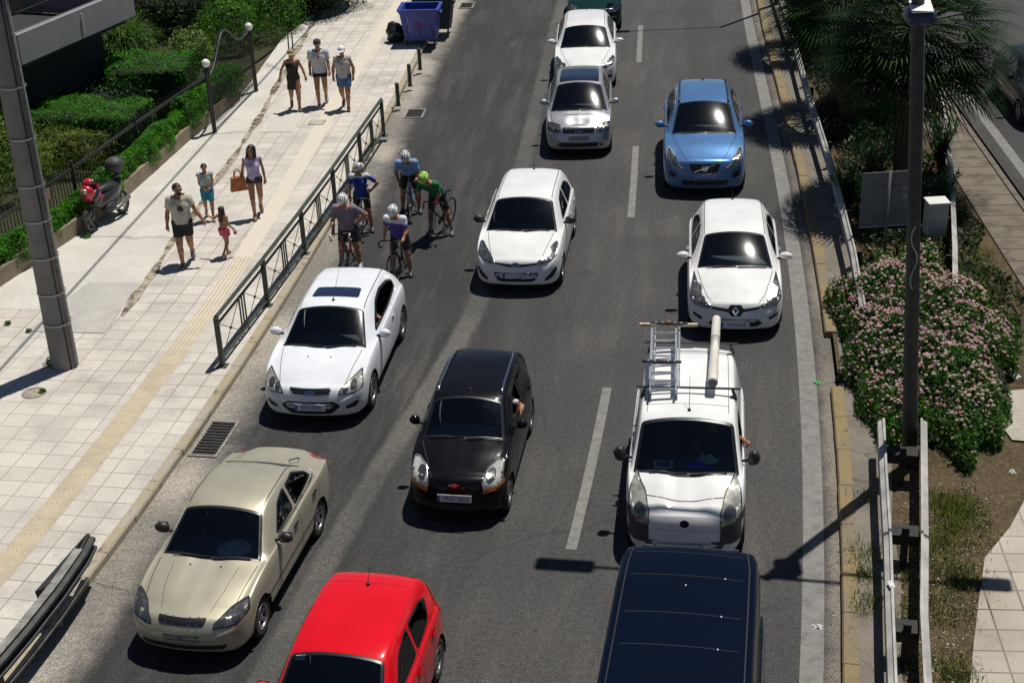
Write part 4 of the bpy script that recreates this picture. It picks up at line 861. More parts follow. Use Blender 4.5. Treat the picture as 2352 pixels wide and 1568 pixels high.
_h=MB().lathe((0,0,0),(0,0,1),[(.24,.0),(.22,.012),(.13,.02),(.12,.06),(.09,.10),(.001,.11)],24).obj('sun_hat',mat('hat_grey',(.52,.55,.53),.9),None,True); _h.location=vloc(SALOON,.24,1.46,SALOON.cz-.02); _h.rotation_euler=(.1,0,0); _h.scale=(1,.8,1); tag(_h,'pale grey sun hat lying on the saloon dashboard','hat')
# ---- white hatchback ahead of the van (right lane)
c=Car('hatchback','white hatchback with white mirrors and a diamond badge, behind the trade van','car',(4.12,24.75,0),rad(-7.3),dict(L=4.06,W=1.78,H=1.50,hz=.76,cowl=(1.0,1.06),ry=1.86,ty=3.62,tail=[(3.82,1.27),(3.9,1.05),(3.99,.92),(4.06,.55)],wr=.665,R=.32,axles=(.84,3.43),belt=(.72,.93,1.06),rearglass=(1.1,1.34),bow=.2,crown=.06,hw0=.66,hw1=.82),WHITE,GRP)
c.glasshouse([[(1.60,1.02),(2.0,1.30),(2.4,1.36),(2.5,1.36),(2.48,1.05)],[(2.55,1.05),(2.57,1.36),(3.0,1.33),(3.30,1.20),(3.26,1.15)]],border=.03)
c.body();c.wheels('alloy5');c.interior();c.mirror(1.60,1.04,None,(.125,.07,.075),out=.15);c.wipers();c.antenna(L=.2,lean=.12);c.roofseams(.02,y0=1.85,w=.012)
c.hoodgap([(.42,.14),(.52,.32),(.62,.62),(.70,1.0)])
c.doors([[(1.45,.3),(1.43,.6),(1.54,.96)],[(2.52,1.04),(2.5,.3)]],((2.3,.9,None),))
c.headlight([(.40,.655),(.56,.72),(.66,.86),(.76,.97),(.82,.86),(.84,.72),(.74,.62),(.50,.60)],'F',M_LAMPD,((.62,.62,.06),(.45,.30,.05)),M_CHROME)
c.patch('grille',rounded([(-.44,.66),(-.14,.63),(-.10,.70),(.10,.70),(.14,.63),(.44,.66),(.44,.615),(.14,.575),(.08,.50),(-.08,.50),(-.14,.575),(-.44,.615)],.02),'F',M_GRILLE,.006)
o=c.patch('badge',[(0,.685),(.065,.595),(0,.505),(-.065,.595)],'F',M_CHROME,.014,smooth=False); c.patch('badge_ground',[(0,.64),(.03,.595),(0,.55),(-.03,.595)],'F',M_GRILLE,.017,o,smooth=False)
c.patch('lower_grille',rounded([(-.50,.34),(-.40,.43),(.40,.43),(.50,.34),(.40,.28),(-.40,.28)],.03),'F',M_GRILLE,.006)
c.both('fog_light',[(.60,.44),(.76,.50),(.78,.45),(.62,.38)],'F',M_GRILLE,.006)
c.plate('ITN·2530',.335);c.taillight(3.75,.8,1.05)
# ---- blue crossover
c=Car('crossover','metallic blue crossover with black roof rails in the right lane','car',(4.55,32.14,0),rad(-6.6),dict(L=4.63,W=1.90,H=1.71,hz=.90,cowl=(1.2,1.17),ry=2.17,ty=3.95,tail=[(4.25,1.5),(4.45,1.2),(4.56,1.0),(4.63,.6)],wr=.665,R=.36,axles=(.93,3.70),belt=(.84,1.06,1.18),rearglass=(1.22,1.55),bow=.20,crown=.06,hw0=.66,hw1=.82,nz=.52),(.090,.20,.41),GRP,metal=.3,rough=.35)
c.glasshouse([[(1.85,1.16),(2.25,1.50),(2.7,1.58),(2.8,1.58),(2.78,1.18)],[(2.85,1.19),(2.87,1.58),(3.4,1.56),(3.85,1.40),(3.80,1.30)]],border=.03)
c.body();c.wheels('alloy5',.22);c.interior(dash=mat('mid_dash',(.10,.10,.10),.7));c.mirror(1.78,1.20,None,(.12,.07,.08),out=.15);c.wipers();c.antenna(y=3.8,L=.05,lean=.04)
for sd in (1,-1):
    ys=np.linspace(2.15,3.85,9); pts=[c.loc(c.hit(sd*(c.fwt(y)-.06),y,'T',.02)) for y in ys]; MB().tube(pts,.022,8).obj('roof_rail',M_BLACK,c.o,True)
c.hoodgap([(.42,.2),(.52,.45),(.66,.85),(.74,1.22)],.012)
c.doors([[(1.72,.35),(1.70,.7),(1.80,1.1)],[(2.82,1.18),(2.8,.35)]],((2.6,1.02,None),(3.4,1.06,None)))
c.headlight([(.46,.70),(.58,.76),(.70,.92),(.80,1.02),(.86,.98),(.88,.82),(.76,.72),(.60,.68)],'F',M_LAMPD,((.55,.5,.06),),mat('lamp_pale',(.55,.55,.5)))
c.patch('grille',rounded([(-.36,.80),(.36,.80),(.28,.60),(-.28,.60)],.04),'F',M_GRILLE,.006)
c.line([(-.24,.62),(.24,.79)],'F',.016,.013,M_CHROME,'badge_bar'); c.line([(.06*math.cos(t),.705+.05*math.sin(t)) for t in np.linspace(0,2*math.pi,18)],'F',.014,.015,M_CHROME,'badge')
c.patch('lower_grille',rounded([(-.55,.42),(.55,.42),(.5,.30),(-.5,.30)],.03),'F',M_GRILLE,.006);c.both('fog_light',[(.64,.56),(.78,.62),(.80,.50),(.66,.44)],'F',M_GRILLE,.006)
c.plate('IPB·8829',.50);c.taillight(4.3,.9,1.3)
# ---- silver compact with dark glass roof
c=Car('mini_mpv','silver compact with a dark glass roof, square headlights and a wide windscreen','car',(1.86,35.25,0),rad(-4.6),dict(L=3.83,W=1.67,H=1.55,hz=.80,cowl=(.68,1.03),ry=1.58,ty=3.0,tail=[(3.35,1.38),(3.6,1.12),(3.75,.95),(3.83,.55)],wr=.69,R=.29,axles=(.73,3.13),belt=(.76,.95,1.05),rearglass=(1.12,1.4),bow=.10,crown=.06,hw0=.78,hw1=.88),(.44,.44,.47),GRP,metal=.5,rough=.3)
c.glasshouse([[(1.38,1.04),(1.80,1.38),(2.2,1.44),(2.28,1.44),(2.26,1.06)],[(2.33,1.06),(2.35,1.44),(2.85,1.38),(3.1,1.2),(3.08,1.12)]],border=.03)
c.patch('roof_glass',rounded([(-.50,1.62),(.50,1.62),(.47,3.02),(-.47,3.02)],.05),'T',mat('roof_glass',(.010,.013,.028),.10,coat=1),.005)
c.body();c.wheels('alloy6');c.interior();c.mirror(1.32,1.06,None,(.105,.065,.07));c.wipers()
c.hoodgap([(.60,.16),(.66,.4),(.70,.68)],.008); c.line([(-.36,.52),(.40,.52)],'T',.022,.004,M_BUMPG,'hood_vent')
c.doors([[(1.2,.3),(1.3,.96)],[(2.3,1.05),(2.28,.3)]],((2.1,.9,None),))
c.headlight([(.44,.66),(.44,.80),(.66,.84),(.76,.84),(.76,.68),(.60,.64)],'F',M_LAMPD,((.35,.5,.05),(.72,.5,.05)),M_GAP)
c.patch('grille',rounded([(-.40,.76),(.40,.76),(.38,.63),(-.38,.63)],.02),'F',M_GRILLE,.006)
for z in (.67,.735):
    for k in range(4): c.patch('badge_ring',[(-.075+.05*k+.017*math.cos(t),z+.017*math.sin(t)) for t in np.linspace(0,2*math.pi,12)[:-1]],'F',M_CHROME,.012)
c.patch('lower_grille',rounded([(-.50,.40),(.50,.40),(.46,.29),(-.46,.29)],.03),'F',M_GRILLE,.006);c.patch('number_plate',[(-.25,.46),(.25,.46),(.25,.56),(-.25,.56)],'F',mat('plate_dim',(.22,.22,.22)),.012,smooth=False)
for x in (-.5,.56): c.patch('fog_light',[(x+.05*math.cos(t),.34+.04*math.sin(t)) for t in np.linspace(0,2*math.pi,12)[:-1]],'F',M_LAMPD,.012)
# ---- white hatchback farther up
c=Car('hatchback','white hatchback with slim dark headlights, between the silver compact and the green car','car',(2.36,40.75,0),rad(-4.6),dict(L=4.38,W=1.78,H=1.52,hz=.80,cowl=(1.05,1.03),ry=1.85,ty=3.7,tail=[(4.0,1.3),(4.2,1.05),(4.3,.95),(4.38,.6)],wr=.68,R=.32,axles=(.85,3.55),belt=(.76,.95,1.06),rearglass=(1.1,1.38),bow=.18,crown=.06,hw0=.68,hw1=.84),WHITE,GRP)
c.glasshouse([[(1.65,1.04),(2.05,1.36),(2.5,1.42),(2.58,1.42),(2.56,1.06)],[(2.63,1.06),(2.65,1.42),(3.2,1.39),(3.6,1.2),(3.55,1.14)]],border=.03)
c.body();c.wheels('alloy5');c.interior();c.mirror(1.6,1.06,None,(.115,.07,.07),out=.15);c.wipers();c.antenna(L=.18,lean=.1);c.roofseams(.05)
c.hoodgap([(.44,.16),(.54,.4),(.64,.75),(.70,1.02)]); c.doors([[(1.5,.3),(1.6,.98)],[(2.6,1.05),(2.6,.3)]],((2.4,.92,None),(3.2,.95,None)))
c.headlight([(.40,.66),(.58,.76),(.78,.90),(.84,.86),(.80,.74),(.60,.66)],'F',M_LAMPD,((.4,.35,.045),(.72,.6,.05)),M_CHROME)
c.patch('grille',rounded([(-.42,.72),(.42,.72),(.34,.60),(-.34,.60)],.03),'F',M_GRILLE,.006)
for a,b in (((-.16,.71),(-.05,.60)),((.16,.71),(.05,.60))): c.line([a,b],'F',.02,.013,M_CHROME,'badge_bar')
c.patch('lower_grille',rounded([(-.45,.44),(.45,.44),(.4,.30),(-.4,.30)],.03),'F',M_GRILLE,.006);c.both('fog_light',[(.58,.44),(.74,.48),(.76,.40),(.60,.36)],'F',M_GRILLE,.006); c.plate('YKB·4017'[:0] or ' ',.42); c.taillight(4.05,.85,1.1)
# ---- dark green car cut by the top
_g=G(1366,62,.22)
c=Car('car','dark green car at the top edge, mostly hidden behind the white hatchback','car',(_g.x,_g.y-.0,0),rad(-4.2),dict(L=4.2,W=1.76,H=1.45,hz=.78,cowl=(1.05,.98),ry=1.8,ty=3.4,tail=[(3.8,1.2),(4.0,1.0),(4.12,.9),(4.2,.55)],wr=.69,R=.30,belt=(.72,.92,1.0),rearglass=(1.05,1.3)),(.004,.026,.024),GRP,metal=.0,rough=.3)
c.glasshouse([[(1.6,1.0),(2.0,1.3),(2.4,1.34),(2.4,1.02)],[(2.47,1.02),(2.47,1.34),(3.,1.3),(3.25,1.12)]],border=.03)
c.body();c.wheels('alloy5');c.interior();c.mirror(1.6,1.02)
c.headlight([(.42,.64),(.50,.76),(.74,.84),(.80,.74),(.66,.64)],'F',M_LAMPD,((.4,.4,.05),(.72,.5,.05)),M_CHROME); c.patch('grille',rounded([(-.36,.70),(.36,.70),(.32,.60),(-.32,.60)],.03),'F',M_GRILLE,.006); c.line([(-.7,.50),(.7,.50)],'F',.02,.012,M_CHROME,'bumper_trim')
# ---- car in the other carriageway, cut by the right edge
_a=oc(-2.2,2.55); yawo=math.atan2(ed.x,-ed.y)
_h=G(2338,312,0.); _dd=-ed; cc=oc((_h-e0).dot(ed)-.1,(_h-e0).dot(en)+1.02)
c=Car('car','black car in the other carriageway, cut by the right edge of the photo','car',(cc.x,cc.y-.0,0),math.atan2(-(-ed).x,(-ed).y),dict(L=4.1,W=1.72,H=1.46,hz=.74,cowl=(1.0,.98),ry=1.78,ty=3.3,tail=[(3.7,1.2),(3.9,1.0),(4.02,.9),(4.1,.55)],wr=.69,R=.30,belt=(.70,.92,1.0),rearglass=(1.05,1.3)),(.012,.013,.014),None,rough=.35)
c.glasshouse([[(1.5,1.0),(1.95,1.3),(2.4,1.34),(2.4,1.02)],[(2.47,1.02),(2.47,1.34),(3.,1.3),(3.2,1.12)]],border=.03)
c.body();c.wheels('alloy5');c.interior();c.mirror(1.5,1.02); c.o.location.z=.034
# ================================================================ people: one continuous skin grown from a signed distance field
def surfnet(f,lo,hi,h):
    lo=np.array(lo,float);hi=np.array(hi,float); n=np.ceil((hi-lo)/h).astype(int)+1
    ax=[lo[i]+np.arange(n[i])*h for i in range(3)]; X,Y,Z=np.meshgrid(*ax,indexing='ij'); D=f(X,Y,Z).astype(np.float32); S=D<0
    c=[D[i:n[0]-1+i,j:n[1]-1+j,k:n[2]-1+k] for i in (0,1) for j in (0,1) for k in (0,1)]
    sg=[q<0 for q in c]; cnt=sum(q.astype(np.int8) for q in sg); act=(cnt>0)&(cnt<8); idx=-np.ones(act.shape,int); I=np.argwhere(act); idx[act]=np.arange(len(I))
    acc=np.zeros((len(I),3));num=np.zeros(len(I)); off=[(i,j,k) for i in (0,1) for j in (0,1) for k in (0,1)]
    cv=[q[act] for q in c]
    for a in range(8):
        for b in range(a+1,8):
            if sum(abs(off[a][q]-off[b][q]) for q in range(3))!=1: continue
            k=(cv[a]<0)!=(cv[b]<0); t=cv[a][k]/(cv[a][k]-cv[b][k]); p=np.array(off[a])[None]+t[:,None]*(np.array(off[b])-np.array(off[a]))[None]; acc[k]+=p;num[k]+=1
    V=lo+(I+acc/num[:,None])*h; F=[]
    for axn in range(3):
        a=[slice(None)]*3;b=[slice(None)]*3; a[axn]=slice(0,n[axn]-1);b[axn]=slice(1,n[axn]); o1,o2=[q for q in range(3) if q!=axn]
        ch=S[tuple(a)]!=S[tuple(b)]; P=np.argwhere(ch); P=P[(P[:,o1]>0)&(P[:,o2]>0)&(P[:,o1]<n[o1]-1)&(P[:,o2]<n[o2]-1)]
        s=S[tuple(a)][P[:,0],P[:,1],P[:,2]]
        def g(d1,d2): Q=P.copy();Q[:,o1]+=d1;Q[:,o2]+=d2; return idx[Q[:,0],Q[:,1],Q[:,2]]
        q=np.stack([g(-1,-1),g(0,-1),g(0,0),g(-1,0)],1); fl=s if axn!=1 else ~s; q[~fl]=q[~fl][:,::-1]; F.append(q)
    return V,np.concatenate(F)
def cone(X,Y,Z,a,b,ra,rb,sc=(1,1,1)):
    a=np.array(a)/sc;b=np.array(b)/sc; X,Y,Z=X/sc[0],Y/sc[1],Z/sc[2]; d=b-a; L2=max(d@d,1e-9); t=np.clip(((X-a[0])*d[0]+(Y-a[1])*d[1]+(Z-a[2])*d[2])/L2,0,1)
    return np.sqrt((X-a[0]-t*d[0])**2+(Y-a[1]-t*d[1])**2+(Z-a[2]-t*d[2])**2)-(ra+(rb-ra)*t)
def smin(ds,k):
    r=ds[0]
    for d in ds[1:]: h=np.clip(.5+.5*(d-r)/k,0,1); r=d*(1-h)+r*h-k*h*(1-h)
    return r
def lerp3(a,b,t): return tuple(a[i]+(b[i]-a[i])*t for i in range(3))
BASE=dict(pelvis=(0,0,.95),belly=(0,-.01,1.10),chest=(0,-.01,1.29),neck=(0,.01,1.47),head=(0,-.015,1.635),
 hipL=(.09,0,.93),kneeL=(.10,-.015,.51),ankL=(.10,.02,.085),toeL=(.12,-.13,.03),hipR=(-.09,0,.93),kneeR=(-.10,-.015,.51),ankR=(-.10,.02,.085),toeR=(-.12,-.13,.03),
 shL=(.175,.01,1.415),elL=(.235,.03,1.13),wrL=(.25,-.05,.89),hdL=(.245,-.08,.80),shR=(-.175,.01,1.415),elR=(-.235,.03,1.13),wrR=(-.25,-.05,.89),hdR=(-.245,-.08,.80))
HAIR=dict(brown=(.035,.018,.010),black=(.010,.008,.008))
def skinmat(): return mat('skin_tan',(.36,.175,.10),.5,var=.10,scale=6,spec=.35)
def cl(c,extra='',rough=.85,var=.12,col2=None,scale=7.): return mat('fabric_%02d_%02d_%02d'%tuple(int(v*99) for v in c)+extra,c,rough,var=var,col2=col2,scale=scale,bump=.8,bscale=13)
def person(label,P,rz,pose={},H=1.75,build=1.,female=False,top=None,bottom=None,shoes=(.05,.05,.05),hair='black',hairlen=0,cap=None,helmet=None,gloves=None,face_yaw=0.,group=None,cat='person',socks=None,sunglasses=False,skirt=None,h=.0135,loc_z=None,sit=False,glovecol=None):
    """local frame: faces -y, metres at 1.75 m, scaled to H.  L is the person's own left (+x)"""
    J=dict(BASE); J.update(pose); k=H/1.75; b=build
    root=thing('person',label,cat,P,rz,group); root.scale=(k,k,k)
    J={n:np.array(v,float) for n,v in J.items()}
    hd=J['head']; nk=J['neck']; fy=math.radians(face_yaw); up=(hd-nk)/np.linalg.norm(hd-nk); fwd=np.array([math.sin(fy),-math.cos(fy),0.]); fwd=fwd-up*(fwd@up); fwd/=np.linalg.norm(fwd); rt=np.cross(fwd,up); 
    hipw=1.06 if female else 1.; shw=.92 if female else 1.
    def torso(X,Y,Z,o=0.,full=True):
        pe,be,ch,ne=J['pelvis'],J['belly'],J['chest'],J['neck']; sl=J['shL']-J['shR']; sl/=np.linalg.norm(sl); s1=sl*.060*b*hipw; s2=sl*.075*b*shw; s0=sl*(.045 if female else .055)*b
        L=[]
        for sg in (1,-1):
            L.append(cone(X,Y,Z,pe+sg*s1,be+sg*s0,.100*b*hipw+o,(.082 if female else .092)*b+o)); L.append(cone(X,Y,Z,be+sg*s0,ch+sg*s2,(.082 if female else .092)*b+o,.100*b*shw+o))
            L.append(cone(X,Y,Z,ch+sg*s2,ch+sg*s2*.9+(ne-ch)*.55,.100*b*shw+o,.070*b+o))
            if female: L.append(cone(X,Y,Z,ch+sg*sl*.07+np.array([0,-.075,-.03]),ch+sg*sl*.07+np.array([0,-.08,-.035]),.055+o,.05+o))
        L.append(cone(X,Y,Z,ch+(ne-ch)*.62,ne,.075*b+o,.056+o))
        for q in ('L','R'): L.append(cone(X,Y,Z,lerp3(ne,ch,.35),J['sh'+q],.058*b+o,.056*b*shw+o))
        return L
    def leg(X,Y,Z,q,o=0.,t0=0.,t1=2.,ob=None):
        hp,kn,an=J['hip'+q],J['knee'+q],J['ank'+q]; ob=o if ob is None else ob; L=[]
        e=min(t1,1.); L.append(cone(X,Y,Z,hp,lerp3(hp,kn,e),.088*b*hipw+o,(.088*hipw*b+(.056-.088)*e)+ob))
        if t1>1:
            e=min(t1-1,1.); cm=lerp3(kn,an,.32*min(1,e/.32)); L.append(cone(X,Y,Z,kn,cm,.054+o,.056*b+o)); 
            if e>.32: L.append(cone(X,Y,Z,cm,lerp3(kn,an,e),.055*b+o,.055+(.037-.055)*(e-.32)/.68+o))
        return L
    def foot(X,Y,Z,q,o=0.):
        an,to=J['ank'+q],J['toe'+q]; d=(to-an); heel=an-d*.18+np.array([0,0,-.045]); heel[2]=min(heel[2],an[2]-.03) if to[2]<an[2] else heel[2]; ball=lerp3(an,to,.7); ball=np.array(ball)+np.array([0,0,-.015])
        return [cone(X,Y,Z,an,heel,.038+o,.034+o),cone(X,Y,Z,heel,ball,.034+o,.038+o,(1,1,1)),cone(X,Y,Z,an,ball,.036+o,.032+o),cone(X,Y,Z,ball,to,.038+o,.026+o)]
    def arm(X,Y,Z,q,o=0.,t1=2.):
        sh,el,wr=J['sh'+q],J['el'+q],J['wr'+q]; f=.88 if female else 1.; L=[cone(X,Y,Z,sh,lerp3(sh,el,min(t1,1)),.052*b*f+o,(.052+(.038-.052)*min(t1,1))*b*f+o)]
        if t1>1: e=t1-1; L+= [cone(X,Y,Z,el,lerp3(el,wr,.35*e),.038*b*f+o,.041*b*f+o),cone(X,Y,Z,lerp3(el,wr,.35*e),lerp3(el,wr,e),.041*b*f+o,(.041+(.026-.041)*e)*f+o)]
        return L
    def palm(X,Y,Z,q,o=0.):
        wr,h_=J['wr'+q],J['hd'+q]; return [cone(X,Y,Z,wr,lerp3(wr,h_,.55),.026+o,.034+o),cone(X,Y,Z,lerp3(wr,h_,.35),lerp3(wr,h_,.75),.034+o,.030+o)]
    def headf(X,Y,Z,o=0.):
        c=hd; q=lambda a,b_,c_: c+rt*a+fwd*b_+up*c_
        L=[cone(X,Y,Z,q(0,-.022,.028),q(0,.012,.03),.088+o,.082+o),cone(X,Y,Z,q(0,.03,.02),q(0,.045,-.075),.070+o,.042+o),cone(X,Y,Z,q(0,-.01,-.03),nk,.062+o,.054+o)]
        if o==0: 
            L+= [cone(X,Y,Z,q(0,.088,.012),q(0,.112,-.022),.012,.017),cone(X,Y,Z,q(-.02,.075,-.060),q(.02,.075,-.060),.013,.013),cone(X,Y,Z,q(-.035,.078,.030),q(.035,.078,.030),.012,.012)]
            for sg in (1,-1): L.append(cone(X,Y,Z,q(sg*.086,-.012,.012),q(sg*.092,-.018,-.018),.016,.012))
        return L
    def allbody(X,Y,Z):
        g=[smin(torso(X,Y,Z)+sum([leg(X,Y,Z,q)[:1] for q in 'LR'],[]),.05)]
        for q in 'LR': g+= [smin(leg(X,Y,Z,q)+foot(X,Y,Z,q),.025),smin(arm(X,Y,Z,q)+palm(X,Y,Z,q),.02)]
        g.append(smin(headf(X,Y,Z),.02)); return smin(g,.028)
    pts=np.array(list(J.values())); lo=pts.min(0)-.17; hi=pts.max(0)+.17; lo[2]=min(lo[2]+.08,-.02 if not sit else lo[2]+.08)
    V,F=surfnet(allbody,lo,hi,h); sm=skinmat()
    # five fingers on each hand, rooted inside the palm
    fb=MB()
    for q,sg in (('L',1),('R',-1)):
        wr,h_=J['wr'+q],J['hd'+q]; d=Vector(h_-wr).normalized(); el=Vector(J['wr'+q]-J['el'+q]).normalized(); side=d.cross(Vector((1,0,0)) if abs(d.x)<.7 else Vector((0,1,0))).normalized(); nrm=side.cross(d); kn=Vector(wr)+(Vector(h_)-Vector(wr))*.62
        curl=-nrm if nrm.x*sg>0 else nrm
        for i,(o_,l_) in enumerate(((-.026,.058),(-.009,.066),(.009,.064),(.025,.052))):
            a=kn+side*o_; p1=a+d*l_*.45+curl*.006; p2=a+d*l_*.78+curl*.022; p3=a+d*l_*.92+curl*.042; fb.tube([a,p1,p2,p3],[.0105,.010,.009,.007],6)
        a=Vector(wr)+(Vector(h_)-Vector(wr))*.25-side*.024; fb.tube([a,a-side*.026+d*.022+curl*.01,a-side*.030+d*.048+curl*.022],[.012,.011,.008],6)
    V=np.concatenate([V,np.array(fb.V)]); nF=[tuple(q) for q in F]; k0=len(V)-len(fb.V); nF+= [tuple(i+k0 for i in f) for f in fb.F]
    mesh_obj('body',V,nF,sm,root,True)
    def grow(name,f,m,lo_,hi_,hh=.013):
        V,F=surfnet(f,np.array(lo_),np.array(hi_),hh)
        if len(F): return mesh_obj(name,V,[tuple(q) for q in F],m,root,True)
    zh=J['pelvis'][2]
    if bottom:
        ln=bottom.get('len',.55); fl=bottom.get('flare',.0); wst=bottom.get('waist',.07); bo=.013+bottom.get('loose',0.)
        def f(X,Y,Z):
            a=smin(torso(X,Y,Z,bo)[:4:1]+[leg(X,Y,Z,q,bo,0,ln,bo+fl)[0] for q in 'LR'],.03); 
            g=[a]+([smin(leg(X,Y,Z,q,.010,0,ln),.01) for q in 'LR'] if ln>1 else [])
            d=np.minimum.reduce(g); up_=np.array(J['belly']-J['pelvis']); up_/=np.linalg.norm(up_); cut=(X-J['pelvis'][0])*up_[0]+(Y-J['pelvis'][1])*up_[1]+(Z-J['pelvis'][2])*up_[2]-wst; d=np.maximum(d,cut)
            if ln<=1:
                for q in 'LR':
                    ax=J['knee'+q]-J['hip'+q]; Lh=np.linalg.norm(ax); ax=ax/Lh; e=J['hip'+q]+ax*Lh*ln; near=cone(X,Y,Z,e,e+ax*.15,.13,.13); cutp=(X-e[0])*ax[0]+(Y-e[1])*ax[1]+(Z-e[2])*ax[2]; d=np.where((near<0),np.maximum(d,cutp),d)
            return d
        grow(bottom.get('name','shorts'),f,bottom['m'],lo,hi)
    if skirt:
        def f(X,Y,Z):
            L=torso(X,Y,Z,.016); z1=skirt['z']; a=np.array([J['pelvis'][0],J['pelvis'][1],zh-.0]); d1=cone(X,Y,Z,a,(a[0],a[1]-.0,z1),.135*b,.165*b,(1.22,.9,1)); d=smin([smin(L,.04),d1],.05); d=np.maximum(d,z1-Z)
            ne=J['chest']; d=np.maximum(d,(Z-(ne[2]+skirt.get('up',.09)))); return d
        grow(skirt.get('name','dress'),f,skirt['m'],lo,hi)
    if top:
        sl=top.get('sleeve',.55); hem=top.get('hem',.0); o=.014+top.get('loose',0.); nz=top.get('neckcut',.01)
        def f(X,Y,Z):
            g=torso(X,Y,Z,o)
            d=smin(g,.035)
            if hem<0: d=smin([d,cone(X,Y,Z,J['pelvis']+np.array([.04,0,0]),J['pelvis']+np.array([.04,0,hem-.02]),.105*b+o,.115*b+o),cone(X,Y,Z,J['pelvis']-np.array([.04,0,0]),J['pelvis']+np.array([-.04,0,hem-.02]),.105*b+o,.115*b+o)],.04)
            if sl>0: d=smin([d]+[smin(arm(X,Y,Z,q,o+top.get('loose',0)*.5,sl),.01) for q in 'LR'],.03)
            else:
                for q in 'LR': d=np.maximum(d,-cone(X,Y,Z,J['sh'+q]+(J['sh'+q]-J['neck'])*.25,J['el'+q],.062*b,.07))
            up_=np.array(J['chest']-J['pelvis']); up_/=np.linalg.norm(up_); pr=lambda p: (X-p[0])*up_[0]+(Y-p[1])*up_[1]+(Z-p[2])*up_[2]
            e=J['pelvis']; armd=np.minimum.reduce([np.minimum.reduce(arm(X,Y,Z,q,o+.02,sl if sl>0 else .01)) for q in 'LR']) if sl>0 else 1e3+X*0
            d=np.where(armd<0,d,np.maximum(d,-(pr(e)-hem)))
            nu=J['neck']-J['chest']; nu=nu/np.linalg.norm(nu); p=J['neck']+nu*(-.035+nz); d=np.maximum(d,np.where(cone(X,Y,Z,J['neck'],J['head'],.11,.11)<0,(X-p[0])*nu[0]+(Y-p[1])*nu[1]+(Z-p[2])*nu[2],-1))
            if sl>0 and sl<1:
                for q in 'LR':
                    axv=J['el'+q]-J['sh'+q]; Lh=np.linalg.norm(axv); axv=axv/Lh; e2=J['sh'+q]+axv*Lh*sl; near=cone(X,Y,Z,e2,e2+axv*.12,.075,.075); d=np.where(near<0,np.maximum(d,(X-e2[0])*axv[0]+(Y-e2[1])*axv[1]+(Z-e2[2])*axv[2]),d)
            return d
        grow(top.get('name','shirt'),f,top['m'],lo,hi)
    if shoes is not None:
        for q in 'LR':
            ca,ct=J['ank'+q],J['toe'+q]; grow('shoe',lambda X,Y,Z:np.maximum(smin(foot(X,Y,Z,q,.009),.012),((Z-ca[2])-.035) if True else 0),cl(shoes,'_shoe',.6),np.minimum(ca,ct)-.1,np.maximum(ca,ct)+.1,.010)
    if socks is not None:
        for q in 'LR': 
            a=np.array(lerp3(J['ank'+q],J['knee'+q],.05));b2=np.array(lerp3(J['ank'+q],J['knee'+q],.34)); grow('sock',lambda X,Y,Z:cone(X,Y,Z,a,b2,.043,.050),cl(socks,'_sock'),np.minimum(a,b2)-.07,np.maximum(a,b2)+.07,.011)
    c=lambda a,b_,c_: Vector(hd+rt*a+fwd*b_+up*c_)
    Rm=Matrix((Vector(rt),Vector(fwd),Vector(up))).transposed()
    if not helmet:
        hm=mat('hair_'+hair,HAIR[hair],.5,var=.3,scale=30)
        def f(X,Y,Z):
            d=smin([cone(X,Y,Z,np.array(c(0,-.026,.030)),np.array(c(0,.008,.036)),.0945,.0865)],.01)
            if hairlen<.05: 
                cutf=-( (X-hd[0])*up[0]+(Y-hd[1])*up[1]+(Z-hd[2])*up[2]-.034 -.8*((X-hd[0])*fwd[0]+(Y-hd[1])*fwd[1]+(Z-hd[2])*fwd[2]-.02)); return np.maximum(d,cutf)
            b0=np.array(c(0,-.055,.0)); L=[np.maximum(d,((X-hd[0])*fwd[0]+(Y-hd[1])*fwd[1]+(Z-hd[2])*fwd[2]-.035-.5*((X-hd[0])*up[0]+(Y-hd[1])*up[1]+(Z-hd[2])*up[2])))]
            for sg in (1,-1): L.append(cone(X,Y,Z,np.array(c(sg*.045,-.045,.02)),b0+rt*sg*.05+np.array([0,.01,-hairlen])-fwd*.03,.055,.038))
            L.append(cone(X,Y,Z,b0,b0+np.array([0,.0,-hairlen])-fwd*.05,.06,.045)); L.append(cone(X,Y,Z,np.array(c(.085,-.01,.0)),np.array(c(.11,.05,-hairlen*.75)),.035,.028)); L.append(cone(X,Y,Z,np.array(c(-.085,-.01,.0)),np.array(c(-.10,.0,-hairlen*.6)),.033,.025)); return smin(L,.03)
        grow('hair',f,hm,hd-np.array([.2,.25,.2+hairlen]),hd+np.array([.2,.25,.2]),.011)
    for sg in (1,-1): MB().ball(c(sg*.032,.083,.014),(.014,.008,.007),10,6,Rm).obj('eye',mat('eye_dark',(.03,.02,.015),.2),root)
    MB().ball(c(0,.086,-.060),(.026,.008,.005),10,6,Rm).obj('mouth',mat('lip',(.26,.085,.07),.5),root)
    if sunglasses: 
        g=MB().tube([c(-.085,.0,.02),c(-.07,.085,.018),c(0,.10,.018),c(.07,.085,.018),c(.085,.0,.02)],.006,6)
        for sg in (1,-1): g.ball(c(sg*.035,.094,.010),(.030,.010,.019),12,8,Rm)
        g.obj('sunglasses',mat('lens_black',(.01,.01,.02),.1,coat=1),root,True)
